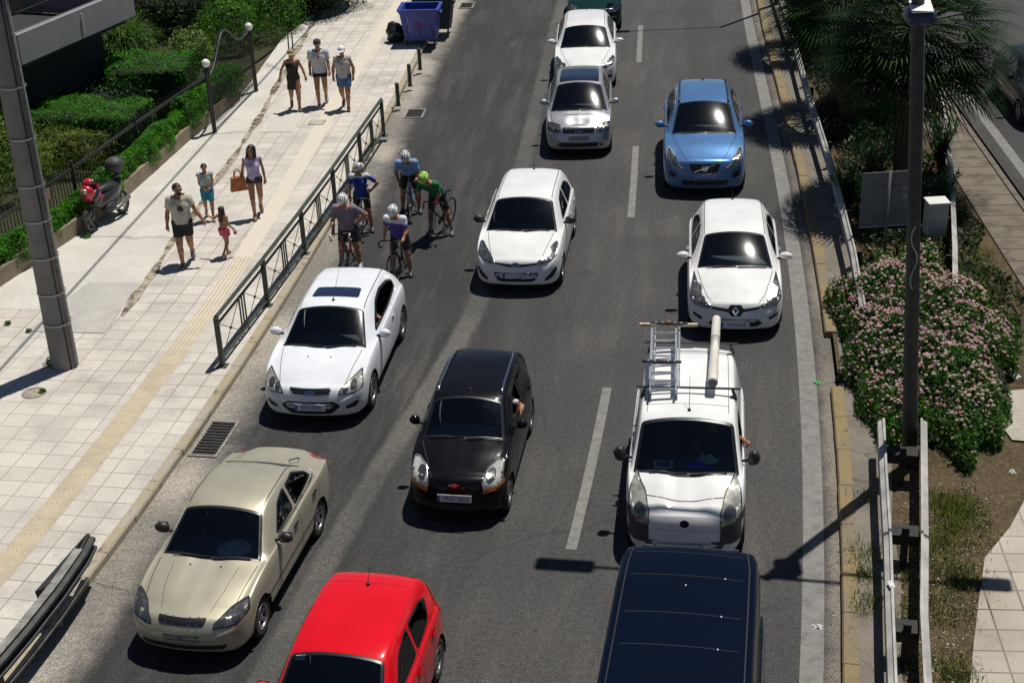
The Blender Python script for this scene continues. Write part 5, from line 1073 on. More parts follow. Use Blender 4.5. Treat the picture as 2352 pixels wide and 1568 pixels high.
    if cap:
        cm=cl(cap); grow('cap',lambda X,Y,Z:np.maximum(cone(X,Y,Z,np.array(c(0,-.02,.036)),np.array(c(0,.008,.044)),.103,.096),-((X-hd[0])*up[0]+(Y-hd[1])*up[1]+(Z-hd[2])*up[2]-.045)),cm,hd-.22,hd+.22,.010)
        V=[];F=[]
        for i in range(9):
            t=-1.1+2.2*i/8; V+= [c(.094*math.sin(t),.094*math.cos(t),.052),c(.118*math.sin(t)*.9,.175*math.cos(t)+.01,.040-.01*math.cos(t))]
        F=[(2*i,2*i+1,2*i+3,2*i+2) for i in range(8)]; mesh_obj('cap_brim',V,F,cm,root,True)
    if helmet:
        hc,vc,tc_=helmet; n,m_=28,14; V=[];F=[]; ell=lambda a,e,s=1.: c(.112*s*math.sin(a)*math.cos(e)*1.0,(.145*s*math.cos(a)*math.cos(e))-.012,.128*s*math.sin(e)+.018)
        for i in range(m_+1):
            e=.05+(math.pi/2-.05)*i/m_
            for k_ in range(n): a=2*math.pi*k_/n; V.append(ell(a,e+(-.10*math.cos(a) if i==0 else 0)*0))
        for i in range(m_):
            for k_ in range(n): F.append((i*n+k_,i*n+(k_+1)%n,(i+1)*n+(k_+1)%n,(i+1)*n+k_))
        ho=mesh_obj('helmet',V,F,cl(hc,'_shell',.3,.05),root,True)
        V=[];F=[]
        for xk in (-.66,-.36,0,.36,.66):
            for y0,y1 in ((-.62,-.20),(-.08,.72)):
                pts=[]
                for t in np.linspace(y0,y1,9):
                    for dx in (-.072,.072):
                        x=xk*(1-.25*abs(t))+dx*(1-abs(2*(t-y0)/(y1-y0)-1)**3*.8); r2=x*x+t*t; z=math.sqrt(max(.0,1-min(r2,.999))); pts.append(c(.114*x,.147*t-.012,.130*z+.018))
                k0=len(V); V+=pts; F+=[(k0+2*i,k0+2*i+1,k0+2*i+3,k0+2*i+2) for i in range(8)]
        mesh_obj('helmet_vents',V,F,cl(vc,'_vent',.7,.05),ho,True)
        MB().tube([c(-.095,0,.0),c(-.06,.03,-.085),c(0,.045,-.105),c(.06,.03,-.085),c(.095,0,.0)],.006,5).obj('chin_strap',M_BLACK,root)
    if glovecol:
        for q in 'LR':
            wr,h_=J['wr'+q],J['hd'+q]; grow('glove',lambda X,Y,Z:smin(palm(X,Y,Z,q,.008),.01),cl(glovecol,'_glove'),np.minimum(wr,h_)-.07,np.maximum(wr,h_)+.07,.010)
    root['_k']=k; return root
def world_of(root,p):
    k=root.scale[0]; a=root.rotation_euler[2]; x,y,z=p[0]*k,p[1]*k,p[2]*k; o=root.location; return Vector((o.x+x*math.cos(a)-y*math.sin(a),o.y+x*math.sin(a)+y*math.cos(a),o.z+z))
def walk(ph,arm=1.,L=.17):
    """ph>0: left foot forward, right heel lifted behind"""
    f,b_=('L','R') if ph>0 else ('R','L'); s={'L':1,'R':-1}; d={}
    d['knee'+f]=(s[f]*.10,-.14,.50); d['ank'+f]=(s[f]*.09,-.16,.085); d['toe'+f]=(s[f]*.11,-.31,.03)
    d['knee'+b_]=(s[b_]*.10,.02,.50); d['ank'+b_]=(s[b_]*.10,.28,.19); d['toe'+b_]=(s[b_]*.11,.19,.045)
    d['el'+f]=(s[f]*.235,.11,1.14); d['wr'+f]=(s[f]*.25,.08,.89); d['hd'+f]=(s[f]*.245,.05,.80)
    d['el'+b_]=(s[b_]*.235,-.02,1.13); d['wr'+b_]=(s[b_]*.25,-.15,.92); d['hd'+b_]=(s[b_]*.245,-.19,.84)
    return d
def backpack(label,root,m,cat='backpack'):
    p=world_of(root,(0,.20,1.24)); k=root.scale[0]; t=thing('backpack',label,cat,p,root.rotation_euler[2]); t.scale=(k,k,k)
    MB().box((0,0,0),(.30,.17,.44),bev=.05).obj('bag',m,t,True); MB().box((0,.095,-.07),(.22,.06,.20),bev=.025).obj('pocket',m,t,True)
    for s in (1,-1): MB().tube([(s*.09,-.09,.18),(s*.105,-.20,.215),(s*.115,-.29,.16),(s*.125,-.315,.04),(s*.15,-.24,-.10),(s*.14,-.08,-.17)],.017,6).obj('strap',m,t,True)
    return t
def footpx(px,py,z=.13): return G(px,py,z)
def twotone(name,lo,hi,z,w=.04):
    m,nt,b=new_mat(name,.8,.2); tc=nt.nodes.new('ShaderNodeTexCoord'); sp=nt.nodes.new('ShaderNodeSeparateXYZ'); nt.links.new(tc.outputs['Object'],sp.inputs[0]); n=noise(nt,tc.outputs['Object'],9,2)
    h=mth(nt,'ADD',sp.outputs[2],mth(nt,'MULTIPLY',mth(nt,'SUBTRACT',n,.5),.12)); nt.links.new(mixc(nt,mrange(nt,h,z-w/2,z+w/2),lo,hi),b.inputs['Base Color']); return m
WALKERS='walkers on the footpath'
# ---- family group
man=person('bearded man in a beige t-shirt and black shorts holding a small girl by the hand',footpx(432,606),rad(8),dict(walk(-1),elL=(.30,-.02,1.17),wrL=(.43,-.08,.95),hdL=(.47,-.09,.87),elR=(-.27,.05,1.13),wrR=(-.30,-.03,.88),hdR=(-.30,-.06,.79)),1.80,1.10,
 top=dict(m=cl((.47,.43,.36)),loose=.012,hem=-.02),bottom=dict(m=cl((.018,.018,.022)),len=.68,loose=.015),shoes=(.13,.13,.13),hair='black',face_yaw=28,group=WALKERS,sunglasses=True)
BEARD=[MB().ball((.03,-.075,1.565),(.055,.05,.045),12,8).obj('beard',mat('hair_black',HAIR['black'],.5),man,True)]
MB().ball((0.02,-.145,1.26),(.075,.012,.06),16,10).obj('shirt_print',cl((.05,.045,.04),'_print'),man,True)
backpack('dark grey backpack worn by the man in the beige t-shirt',man,cl((.035,.035,.035),'_bag'))
boy=person('boy in a pale vest and blue swim shorts with both hands held in front',footpx(484,503),rad(10),dict(walk(1),elL=(.20,.06,1.16),wrL=(.10,-.14,1.02),hdL=(.02,-.18,1.02),elR=(-.20,.06,1.16),wrR=(-.10,-.14,1.02),hdR=(-.02,-.18,1.01)),1.32,.95,
 top=dict(m=cl((.33,.40,.37)),sleeve=.12,loose=.010,hem=-.01),bottom=dict(m=cl((.01,.10,.32),var=.5,col2=(.02,.25,.25),scale=9.),len=.75,loose=.02),shoes=(.25,.24,.22),group=WALKERS)
woman=person('woman with long dark hair in a lilac top and dark denim shorts',footpx(594,497),rad(14),dict(walk(-1),elR=(-.24,.04,1.15),wrR=(-.28,-.06,.96),hdR=(-.28,-.08,.88),elL=(.23,.04,1.13),wrL=(.25,.0,.88),hdL=(.24,-.02,.79)),1.70,.92,True,
 top=dict(m=cl((.46,.40,.62)),sleeve=0,hem=.02,neckcut=-.07),bottom=dict(m=cl((.03,.03,.038)),len=.22,loose=.004),shoes=(.20,.13,.09),hairlen=.36,face_yaw=-32,group=WALKERS,sunglasses=True)
p=world_of(woman,(-.37,-.02,.88)); t=thing('handbag','orange tote bag hanging from the arm of the woman in the lilac top','bag',p,rad(20)); om=mat('orange_leather',(.42,.13,.035),.6,var=.3,scale=9)
mb=MB(); mb.prism([(-.19,-.17),(.19,-.17),(.15,.15),(-.15,.15)],.12,(0,.06,0),(1,0,0),(0,0,1)); mb.obj('bag_body',om,t)
for yy in (-.05,.05): MB().tube([(-.08,yy,.14),(-.06,yy,.28),(0,yy,.33),(.06,yy,.28),(.08,yy,.14)],.011,6).obj('handle',om,t,True)
girl=person('small long haired girl in a pink skirt holding the bearded man\'s hand',footpx(522,588),rad(150),dict(walk(1),elL=(.32,.04,1.30),wrL=(.50,.06,1.36),hdL=(.58,.06,1.39),elR=(-.22,.0,1.14),wrR=(-.26,-.14,.98),hdR=(-.27,-.20,.95)),1.13,.9,False,
 bottom=dict(m=cl((.62,.09,.17),var=.25),len=.42,loose=.03,flare=.02,waist=.05,name='skirt'),shoes=(.25,.18,.15),hair='brown',hairlen=.40,group=WALKERS,h=.0135)
p=world_of(girl,(-.28,-.22,.83)); t=thing('drink_carton','small red and white carton in the hand of the girl in pink','carton',p,.2); MB().box((0,0,0),(.07,.05,.11),bev=.004).obj('carton',mat('carton_white',(.6,.52,.46),.5),t); MB().box((0,0,-.02),(.074,.054,.035)).obj('red_band',mat('carton_red',(.35,.03,.02),.5),t)
# ---- three walkers farther up
person('woman in a short black dress and a tan visor, arms held away from her sides',footpx(681,252),rad(10),dict(walk(1),elL=(.29,.04,1.16),wrL=(.35,-.02,.92),hdL=(.36,-.04,.83),elR=(-.31,.04,1.18),wrR=(-.38,-.04,.96),hdR=(-.40,-.06,.87)),1.68,1.02,True,
 skirt=dict(m=cl((.025,.016,.014)),z=.62),shoes=(.12,.07,.05),hair='brown',cap=(.30,.22,.14),group=WALKERS,h=.014)
m2=person('tall man in an open white shirt and very short black shorts',footpx(742,243),rad(6),dict(walk(-1)),1.86,1.0,top=dict(m=cl((.52,.53,.56)),loose=.02,hem=-.04,neckcut=-.02),bottom=dict(m=cl((.010,.010,.014)),len=.34,loose=.012),shoes=(.35,.33,.30),hair='black',cap=(.04,.03,.03),group=WALKERS,sunglasses=True,h=.014)
MB().ball((0,-.13,1.31),(.030,.02,.05),10,8).obj('red_pendant',cl((.45,.03,.05),'_red'),m2,True)
backpack('dark blue backpack with navy straps worn by the tall man in the white shirt',m2,cl((.02,.03,.09),'_bag'))
m3=person('man in a pale grey sleeveless top, blue shorts and a white cap',footpx(796,250),rad(-4),dict(walk(1),elL=(.28,.04,1.14),wrL=(.27,-.04,.90),hdL=(.26,-.06,.81),elR=(-.28,.04,1.14),wrR=(-.28,-.04,.90),hdR=(-.27,-.06,.81)),1.74,1.12,top=dict(m=cl((.44,.42,.40)),sleeve=0,loose=.014,hem=-.04,neckcut=-.03),bottom=dict(m=cl((.06,.13,.27),var=.3),len=.66,loose=.018),shoes=(.06,.05,.05),cap=(.72,.72,.78),group=WALKERS,h=.014)
MB().tube([(-.10,-.10,1.42),(-.06,-.135,1.33),(0,-.14,1.28),(.06,-.135,1.33),(.10,-.10,1.42)],.014,6).obj('black_scarf',cl((.02,.02,.03),'_sc'),m3,True)
# ---- cyclists and their bicycles
def bicycle(label,front,rear,frame_c,tape=(.015,.015,.016),steer=0.,bar_c=None,lean=0.,group='road bicycles by the kerb'):
    """front and rear: wheel contact points; local frame faces -y"""
    d=Vector(rear)-Vector(front); yaw=math.atan2(-d.x,d.y); mid=(Vector(front)+Vector(rear))/2; t=thing('road_bicycle',label,'bicycle',(mid.x,mid.y,0.003),yaw,group); t.rotation_euler=(0,lean,yaw)
    fm=mat('bike_paint_%d'%int(sum(frame_c)*1000+frame_c[2]*77),frame_c,.3,coat=1); R=.338; wb=.50
    def wheel(y,st):
        w=bpy.data.objects.new('wheel',None); w.empty_display_size=.1; COL.objects.link(w); w.parent=t; w.location=(0,y,R); w.rotation_euler=(0,0,st)
        a=[2*math.pi*k/40 for k in range(41)]; MB().tube([(0,R*math.cos(q)*.965,R*math.sin(q)*.965) for q in a],.0135,7,False).obj('tyre',M_TYRE,w,True)
        MB().lathe((0,0,0),(1,0,0),[(R*.945,-.010),(R*.945,.010),(R*.87,.008),(R*.86,0),(R*.87,-.008),(R*.945,-.010)],40).obj('rim',mat('bike_rim',(.05,.05,.05),.35,metal=.5),w,True)
        sp=MB(); 
        for k in range(20): q=2*math.pi*k/20; s=(1 if k%2 else -1)*.022; sp.tube([(s,.018*math.cos(q+.9),.018*math.sin(q+.9)),(0,R*.88*math.cos(q),R*.88*math.sin(q))],.0016,3,False)
        sp.tube([(-.045,0,0),(.045,0,0)],.018,8); sp.obj('spokes',mat('spoke_steel',(.35,.35,.36),.3,metal=.8),w)
    wheel(-wb,steer); wheel(wb,0)
    bb=Vector((0,.10,.27)); st=Vector((0,.25,.78)); ht=Vector((0,-.33,.84)); hb=Vector((0,-.375,.71)); rx=Vector((0,wb,R)); fx=Vector((0,-wb,R))
    f=MB().tube([bb,st],.017,8).tube([ht+Vector((0,0,-.02)),st-Vector((0,.012,.05))],.016,8).tube([hb,bb],.020,8).tube([ht,hb],.021,8)
    for s in (1,-1): f.tube([bb+Vector((s*.03,0,0)),rx+Vector((s*.06,0,0))],.010,6).tube([st-Vector((0,.015,.06))+Vector((s*.012,0,0)),rx+Vector((s*.06,0,0))],.008,6)
    f.obj('frame',fm,t,True)
    g=MB(); Rs=Matrix.Rotation(steer,4,'Z'); rot=lambda p: Vector(hb)+Matrix.Rotation(steer,3,'Z')@(Vector(p)-hb)
    for s in (1,-1): g.tube([hb+Vector((s*.02,0,0)),rot(hb+Vector((s*.045,-.02,-.06))),rot(Vector((s*.05,-wb,R)))],[.014,.013,.009],6)
    g.obj('fork',fm,t,True)
    top=ht+Vector((0,.008,.05)); h=MB().tube([ht,top,rot(top+Vector((0,-.09,.02)))],.015,7); bc=top+Vector((0,-.09,.02)); h.tube([rot(bc+Vector((x,0,0))) for x in (-.20,0,.20)],.013,7); h.obj('stem',M_BLACK,t,True)
    tm=mat('bar_tape_%d'%int(sum(bar_c or tape)*999),bar_c or tape,.4 if bar_c else .7,metal=.8 if bar_c else 0)
    for s in (1,-1): MB().tube([rot(bc+Vector(p)) for p in ((s*.17,0,0),(s*.205,-.03,0),(s*.205,-.10,-.01),(s*.207,-.125,-.05),(s*.208,-.10,-.11),(s*.208,-.04,-.13),(s*.208,.0,-.13))],.014,7).obj('handlebar',tm,t,True); MB().tube([rot(bc+Vector(p)) for p in ((s*.205,-.11,-.01),(s*.205,-.15,.03),(s*.205,-.145,-.04),(s*.205,-.15,-.09))],[.016,.015,.009,.005],6).obj('brake_lever',M_CHROME if bar_c else M_BLACK,t,True)
    s0=st+Vector((0,.03,.13)); MB().tube([st,s0],.0135,7).obj('seat_post',M_BLACK,t,True); MB().prism([(-.010,-.16),(.010,-.16),(.025,-.02),(.068,.09),(.055,.13),(-.055,.13),(-.068,.09),(-.025,-.02)],.035,s0+Vector((0,0,-.005))).obj('saddle',M_BLACK,t)
    MB().lathe(bb+Vector((-.045,0,0)),(-1,0,0),[(.001,.006),(.085,.006),(.095,.004),(.095,0),(.001,0)],24).obj('chainring',M_DARKMETAL,t,True)
    for s,z in ((1,1),(-1,-1)): e=bb+Vector((s*.065,-.02*z,-.165*z)); MB().tube([bb+Vector((s*.06,0,0)),e],.011,6).obj('crank',M_DARKMETAL,t,True); MB().box(e+Vector((s*.045,0,0)),(.07,.085,.02),bev=.005).obj('pedal',M_BLACK,t)
    MB().tube([bb+Vector((-.05,0,.09)),rx+Vector((-.05,0,.04)),rx+Vector((-.05,.03,0)),rx+Vector((-.05,0,-.04)),bb+Vector((-.05,0,-.09))],.005,4).obj('chain',M_DARKMETAL,t)
    return t
def bp(root,p): # bicycle local to world
    a=root.rotation_euler[2]; l=root.rotation_euler[1]; x,y,z=p; x2=x*math.cos(l)+z*math.sin(l); z2=-x*math.sin(l)+z*math.cos(l); o=root.location; return Vector((o.x+x2*math.cos(a)-y*math.sin(a),o.y+x2*math.sin(a)+y*math.cos(a),o.z+z2))
CYC='cyclists waiting by the kerb'
BLK=lambda: cl((.012,.012,.016),'_lycra',.6)
def rider(label,bk,side,k,lean=.30,hands=True,yaw_add=0.,**kw):
    """astride the top tube just ahead of the saddle; local person frame = bicycle frame, feet on the ground"""
    py=-.06; c=bp(bk,(0,py,0)); c.z=.0; H=k; q=H/1.75; s_=1/q; p={}
    hip=.93; p['pelvis']=(0,.06,hip+.0); p['belly']=(0,.02-.12*lean,1.07); p['chest']=(0,-.02-.45*lean,1.24-.06*lean); p['neck']=(0,-.03-.78*lean,1.41-.16*lean); p['head']=(0,-.10-.95*lean,1.56-.20*lean)
    p['shL']=(.175,-.03-.70*lean,1.36-.14*lean);p['shR']=(-.175,-.03-.70*lean,1.36-.14*lean)
    for w,s in (('L',1),('R',-1)):
        p['hip'+w]=(s*.09,.06,hip-.02); p['knee'+w]=(s*.15,-.0,.50); p['ank'+w]=(s*.19,.04,.085); p['toe'+w]=(s*.22,-.11,.03)
    hb=(0,-.42-py,.91)
    for w,s in (('L',1),('R',-1)):
        if hands is True or w in (hands or ''):
            hx=np.array([s*.20*s_,(-.47-py)*s_,.935*s_]); sh=np.array(p['sh'+w]); el=(sh+hx)/2+np.array([s*.06,.05,-.04]); p['wr'+w]=tuple(hx+(el-hx)*.12+np.array([0,.02,.03])); p['hd'+w]=tuple(hx+np.array([0,-.06,.0])); p['el'+w]=tuple(el)
    p.update(kw.pop('pose',{}))
    return person(label,(c.x,c.y,0.0),bk.rotation_euler[2],p,H,group=CYC,**kw)
g1=bicycle('black road bicycle under the cyclist in green, its front wheel turned',G(988,556),G(1031,519),(.02,.022,.022),steer=.35,lean=rad(6))
rider('cyclist in a green jersey and lime helmet leaning forward on the handlebar',g1,1,1.76,.62,group_=None,**dict()) if False else rider('cyclist in a green jersey and lime helmet leaning forward on the handlebar',g1,1,1.78,.45,build=1.03,top=dict(m=cl((.012,.14,.045)),sleeve=.8,hem=.0),bottom=dict(m=BLK(),len=.80),shoes=(.12,.11,.12),socks=(.3,.3,.33),helmet=((.42,.72,.12),(.015,.03,.015),None),glovecol=(.65,.05,.035),pose=dict(kneeL=(.20,.06,.50),ankL=(.28,.14,.085),toeL=(.32,.0,.03)))
g2=bicycle('blue road bicycle facing the camera under the cyclist in light blue',G(941,510),G(950,465),(.06,.20,.42),lean=rad(2))
rider('cyclist in a light blue jersey and white helmet with both hands on the bar',g2,1,1.80,.42,build=1.03,top=dict(m=cl((.20,.38,.68)),sleeve=.75,hem=.0),bottom=dict(m=BLK(),len=.80),shoes=(.04,.04,.05),helmet=((.62,.63,.64),(.02,.02,.02),None),pose=dict())
g3=bicycle('black road bicycle standing askew under the cyclist in white and purple',G(905,660),G(944,600),(.03,.03,.034),steer=-.15,lean=rad(-5))
c3=rider('cyclist in a white and purple jersey with one hand on the bar',g3,1,1.76,.22,hands='L',build=1.0,top=dict(m=twotone('jersey_white_purple',(.09,.07,.33),(.66,.66,.74),1.25),sleeve=.75,hem=-.03),bottom=dict(m=BLK(),len=.80),shoes=(.04,.04,.05),helmet=((.70,.70,.72),(.02,.02,.02),None),sunglasses=True,pose=dict(elR=(-.27,.02,1.10),wrR=(-.29,-.06,.86),hdR=(-.28,-.08,.77)))
g4=bicycle('red framed road bicycle with chrome drop handlebars, nearest the railing',G(793,640),G(822,585),(.30,.05,.045),bar_c=(.75,.75,.78),lean=rad(-4))
rider('heavy set cyclist in a dusty mauve jersey with one hand on his hip',g4,1,1.80,.10,hands='R',build=1.14,top=dict(m=cl((.20,.165,.215)),sleeve=.75,hem=-.03),bottom=dict(m=BLK(),len=.80),shoes=(.30,.30,.32),helmet=((.72,.72,.74),(.02,.02,.02),None),sunglasses=True,pose=dict(elL=(.40,.02,1.16),wrL=(.24,-.03,1.02),hdL=(.16,-.03,.99)))
g5=bicycle('dark road bicycle behind the mauve cyclist, held by the woman in blue',G(826,560),G(848,500),(.03,.04,.08),lean=rad(3))
rider('woman cyclist in a blue jersey, hand on hip, behind the mauve cyclist',g5,1,1.70,.0,hands='',female=True,build=.93,top=dict(m=twotone('jersey_blue_white',(.02,.05,.26),(.55,.58,.68),1.335),sleeve=.75,hem=-.05),bottom=dict(m=BLK(),len=.80),shoes=(.04,.04,.05),helmet=((.60,.60,.60),(.03,.03,.03),None),hairlen=.0,face_yaw=-60,pose=dict(elL=(.40,.05,1.15),wrL=(.24,-.02,1.00),hdL=(.17,-.03,.98),elR=(-.24,.03,1.12),wrR=(-.25,-.04,.89),hdR=(-.25,-.06,.80)))
# white yokes of the two team jerseys
# ---- people in the cars
def driver(c,label,topc,arm=None,**kw):
    y=c.ry+.42-c.L/2; p=vl(c,.36,y,.0); base=.52; P={}
    P['pelvis']=(0,.10,.62);P['belly']=(0,.14,.76);P['chest']=(0,.20,.94);P['neck']=(0,.24,1.11);P['head']=(0,.21,1.26)
    for w,s in (('L',1),('R',-1)):
        P['hip'+w]=(s*.09,.08,.60);P['knee'+w]=(s*.16,-.32,.66);P['ank'+w]=(s*.14,-.58,.32);P['toe'+w]=(s*.14,-.70,.28);P['sh'+w]=(s*.18,.24,1.06);P['el'+w]=(s*.25,.04,.86);P['wr'+w]=(s*.16,-.20,.95);P['hd'+w]=(s*.12,-.29,.98)
    if arm: P.update(arm)
    sc=.92 if c.H<1.48 else .97; o=person(label,(p.x,p.y,0.0),c.rz,P,1.75*sc,sit=True,h=.016,top=dict(m=cl(topc),sleeve=.6,hem=.0),bottom=dict(m=cl((.03,.03,.04)),len=.9),shoes=(.03,.03,.03),group='drivers at the wheel',**kw); return o
def vl(c,x,y,z):
    a=c.rz; o=c.o.location; return Vector((o.x+x*math.cos(a)-y*math.sin(a),o.y+x*math.sin(a)+y*math.cos(a),z))
CARS={q.o['label']:q for q in []}
driver(COUPE,'driver of the white coupe in a dark top with an elbow at the open window',(.03,.02,.03),dict(elL=(.46,.02,1.00),wrL=(.40,-.16,.97),hdL=(.33,-.22,.96)))
driver(COMPACT,'driver of the black compact in a white top, arm at the window',(.60,.60,.60),dict(elL=(.40,.05,1.05),wrL=(.38,-.10,.98),hdL=(.33,-.18,.98)))
driver(SALOON,'driver of the champagne saloon in a bright blue shirt',(.05,.12,.55))
driver(I20,'driver in a pale blue shirt in the white hatchback with black mirrors',(.20,.26,.40))
driver(VAN,'driver of the white trade van, forearm resting out of the window',(.02,.02,.03),dict(shL=(.20,.16,1.06),elL=(.44,-.04,1.13),wrL=(.53,-.26,1.19),hdL=(.56,-.36,1.22)))
# ================================================================ street furniture
GREEN=mat('railing_green',(.045,.055,.040),.5,var=.35,scale=14,bump=.15)
posts=[(515,840),(618,695),(703,575),(770,480),(832,395),(882,312)]
PW=[G(*p,.13) for p in posts]; 
# even the spacing along a smooth run
us=[US(*p,.13) for p in posts]; s0_,s1_=us[0][1],us[-1][1]; uf=np.polyfit([q[1] for q in us],[q[0] for q in us],1)
PW=[RP(np.polyval(uf,s0_+(s1_-s0_)*i/5),s0_+(s1_-s0_)*i/5,.126) for i in range(6)]
RH=.98
t=thing('railing','dark green pedestrian railing with crossed rods along the kerb','railing',PW[0]); o0=PW[0]
L_=lambda p,z: Vector((p.x-o0.x,p.y-o0.y,z))
for i,p in enumerate(PW):
    rz=heading(s0_+(s1_-s0_)*i/5); MB().box(L_(p,RH/2),(.085,.085,RH),rz,.008).obj('post',GREEN,t); MB().box(L_(p,.008),(.2,.2,.014),rz,.004).obj('base_plate',GREEN,t)
MB().tube([L_(PW[0],RH)]+[L_(p,RH+.012) for p in PW[1:-1]]+[L_(PW[-1],RH)],.05,4).obj('handrail',GREEN,t)
for i in range(5):
    a,b=PW[i],PW[i+1]; l=lambda f,z: L_(a.lerp(b,f),z); d=(b-a).normalized(); n=Vector((d.y,-d.x,0)); rz=math.atan2(d.y,d.x); e=.045
    for nm,z,r in (('upper_rail',RH-.15,.022),('bottom_rail',.13,.028)): MB().box(l(.5,z),((b-a).length-.085,r*1.6,r*1.6),rz).obj(nm,GREEN,t)
    pn=MB()
    for f in (.45,.5,.55): pn.box(l(f,(RH-.02)/2),(.026,.026,RH-.30),rz)
    mb=MB()
    for f0,f1 in ((.03,.45),(.55,.97)):
        mb.tube([l(f0,RH-.16),l(f1,.14)],.008,5); mb.tube([l(f0,.14),l(f1,RH-.16)],.008,5); mb.ball(l((f0+f1)/2,(RH-.02)/2),.030,10,6)
    pn.obj('centre_bars',GREEN,t); mb.obj('crossed_rods',GREEN,t)
for i,p in enumerate(((915,243),(942,198),(965,160))):
    q=G(*p,.126); t=thing('bollard',['black bollard nearest the end of the railing','middle one of the three black kerbside bollards','black bollard nearest the blue waste container'][i],'bollard',q,0,'bollards along the kerb'); MB().lathe((0,0,0),(0,0,1),[(.055,0),(.055,.62),(.045,.645),(.001,.65)],14).obj('shaft',GREEN,t,True); MB().lathe((0,0,0),(0,0,1),[(.085,0),(.085,.012),(.055,.014)],14).obj('foot_plate',GREEN,t)
for i,p in enumerate(((665,135),(674,128))):
    q=G(*p,.13); t=thing('post',['thin dark post beside the woman in the black dress, nearer the hedge','thin dark post beside the woman in the black dress, nearer the walkers'][i],'post',q,0,'thin posts at the end of the hedge'); MB().tube([(0,0,0),(0.02,0,.72)],.022,8).obj('shaft',M_BLACK,t)
# waste containers
def dumpster(label,p,rz,col,graf=False,W=1.2,D=1.0,H=1.15):
    t=thing('waste_container',label,'waste container',p,rz,'wheeled waste containers'); m=mat('bin_%d'%int(sum(col)*999),col,.45,var=.25,scale=5); z0=.16
    V=[];F=[]; 
    def ringp(w,d,z): return [(-w/2,-d/2,z),(w/2,-d/2,z),(w/2,d/2,z),(-w/2,d/2,z)]
    prof=[ringp(W*.80,D*.80,z0),ringp(W,D,H-.08),ringp(W+.08,D+.08,H-.08),ringp(W+.08,D+.08,H),ringp(W-.10,D-.10,H),ringp(W*.72,D*.72,z0+.05)]
    for r in prof: V+=r
    for i in range(5):
        for k in range(4): F.append((4*i+k,4*i+(k+1)%4,4*i+4+(k+1)%4,4*i+4+k))
    F+= [(3,2,1,0),(20,21,22,23)]; mesh_obj('tub',V,F,m,t)
    for s in (1,-1):
        MB().box((s*(W/2+.02),0,H-.2),(.10,.30,.10),bev=.02).obj('lifting_lug',m,t)
        for y in (-D*.36,D*.36): MB().lathe((s*W*.36,y,.085),(1,0,0),[(.001,-.02),(.085,-.02),(.085,.02),(.001,.02)],14).obj('castor',M_BLACK,t)
    for x in (-.38,0,.38): MB().box((x,-D*.455,.62),(.035,.03,.72),rot=Matrix.Rotation(rad(-4.6),3,'X'),bev=.008).obj('rib',m,t)
    MB().box((-W/2-.04,0,H-.02),(.05,D,.09),bev=.01).obj('lid_hinge',m,t)
    if graf:
        g=mat('graffiti_pink',(.40,.06,.22),.6); mb=MB(); rs=random.Random(2); pts=[(-.18,.82),(-.02,.70),(.16,.58),(.02,.60),(-.20,.58),(-.10,.66),(.05,.62),(-.16,.74),(-.14,.54)]
        for a,b in zip(pts[:-1],pts[1:]):
            ya=-(D*.40+(a[1]-z0)/(H-.08-z0)*D*.10)-.012; yb=-(D*.40+(b[1]-z0)/(H-.08-z0)*D*.10)-.012; mb.tube([(a[0],ya,a[1]),(b[0],yb,b[1])],.010,4)
        mb.obj('graffiti',g,t); MB().tube([(-.33,-D*.43,.35),(-.36,-D*.505,.95)],.008,4).obj('white_scratch',mat('scratch_white',(.55,.55,.6),.6),t)
    return t
q=G(968,106,.126); dumpster('open topped blue waste container with pink graffiti',(q.x+.02,q.y+.45,.126),rad(-6),(.035,.055,.30),True)
dumpster('dark green waste container half hidden behind the blue one',(q.x+.42,q.y+1.75,.126),rad(-6),(.02,.045,.035))
def rumple(name,label,cat,p,r,m,seed,flat_=.8):
    rs=np.random.default_rng(seed); b=MB().ball((0,0,0),1.,20,12); ph=rs.uniform(0,6,9); V=[]
    for x,y,z in b.V:
        f=1+.10*math.sin(5*x+ph[0])+.10*math.sin(6*y+4*z+ph[1])+.07*math.sin(11*x-7*z+ph[2])+.05*math.sin(14*y+9*x+ph[3]); V.append((x*r[0]*f,y*r[1]*f,max(-r[2]*.9,z*r[2]*f*(1+.25*max(z,0)**3))+r[2]*.9))
    o=mesh_obj(name,V,b.F,m,None,True); o.location=p; return tag(o,label,cat)
q=G(908,101,.126); rumple('rubbish_bag','black rubbish bag leaning against the blue waste container','rubbish bag',(q.x,q.y+.25,.126),(.30,.26,.30),mat('bag_black',(.02,.02,.022),.3,bump=.3,scale=6),1)
# drains
DR=mat('cast_iron',(.05,.045,.042),.6,metal=.3,var=.4,scale=20)
def drain(label,ctr,ds,du,nb,group=None):
    u,s=US(*ctr,0.); t=thing('drain_grate',label,'drain',RP(u,s,.004),heading(s),group)
    MB().box((0,0,.001),(du,ds,.004)).obj('pit',M_BLACK,t)
    mb=MB(); 
    for s_ in (1,-1): mb.box((0,s_*ds/2,.010),(du+.05,.05,.022)); mb.box((s_*du/2,0,.009),(.05,ds,.020))
    mb.obj('rim',mat('broken_concrete',(.24,.22,.19),.9,var=.3,scale=10,bump=.6),t)
    mb=MB(); [mb.box((0,-ds/2+ds*(k+.5)/nb,.012),(du-.04,ds/nb*.42,.018)) for k in range(nb)]; mb.obj('bars',DR,t)
drain('long broken drain grate in the gutter behind the champagne saloon',(492,1008),1.15,.46,12,'gutter drains')
drain('shut drain cover in the gutter beside the end of the railing',(953,262),.75,.48,5,'gutter drains')
drain('small drain at the kerb beyond the waste containers',(1072,14),.75,.45,5,'gutter drains')
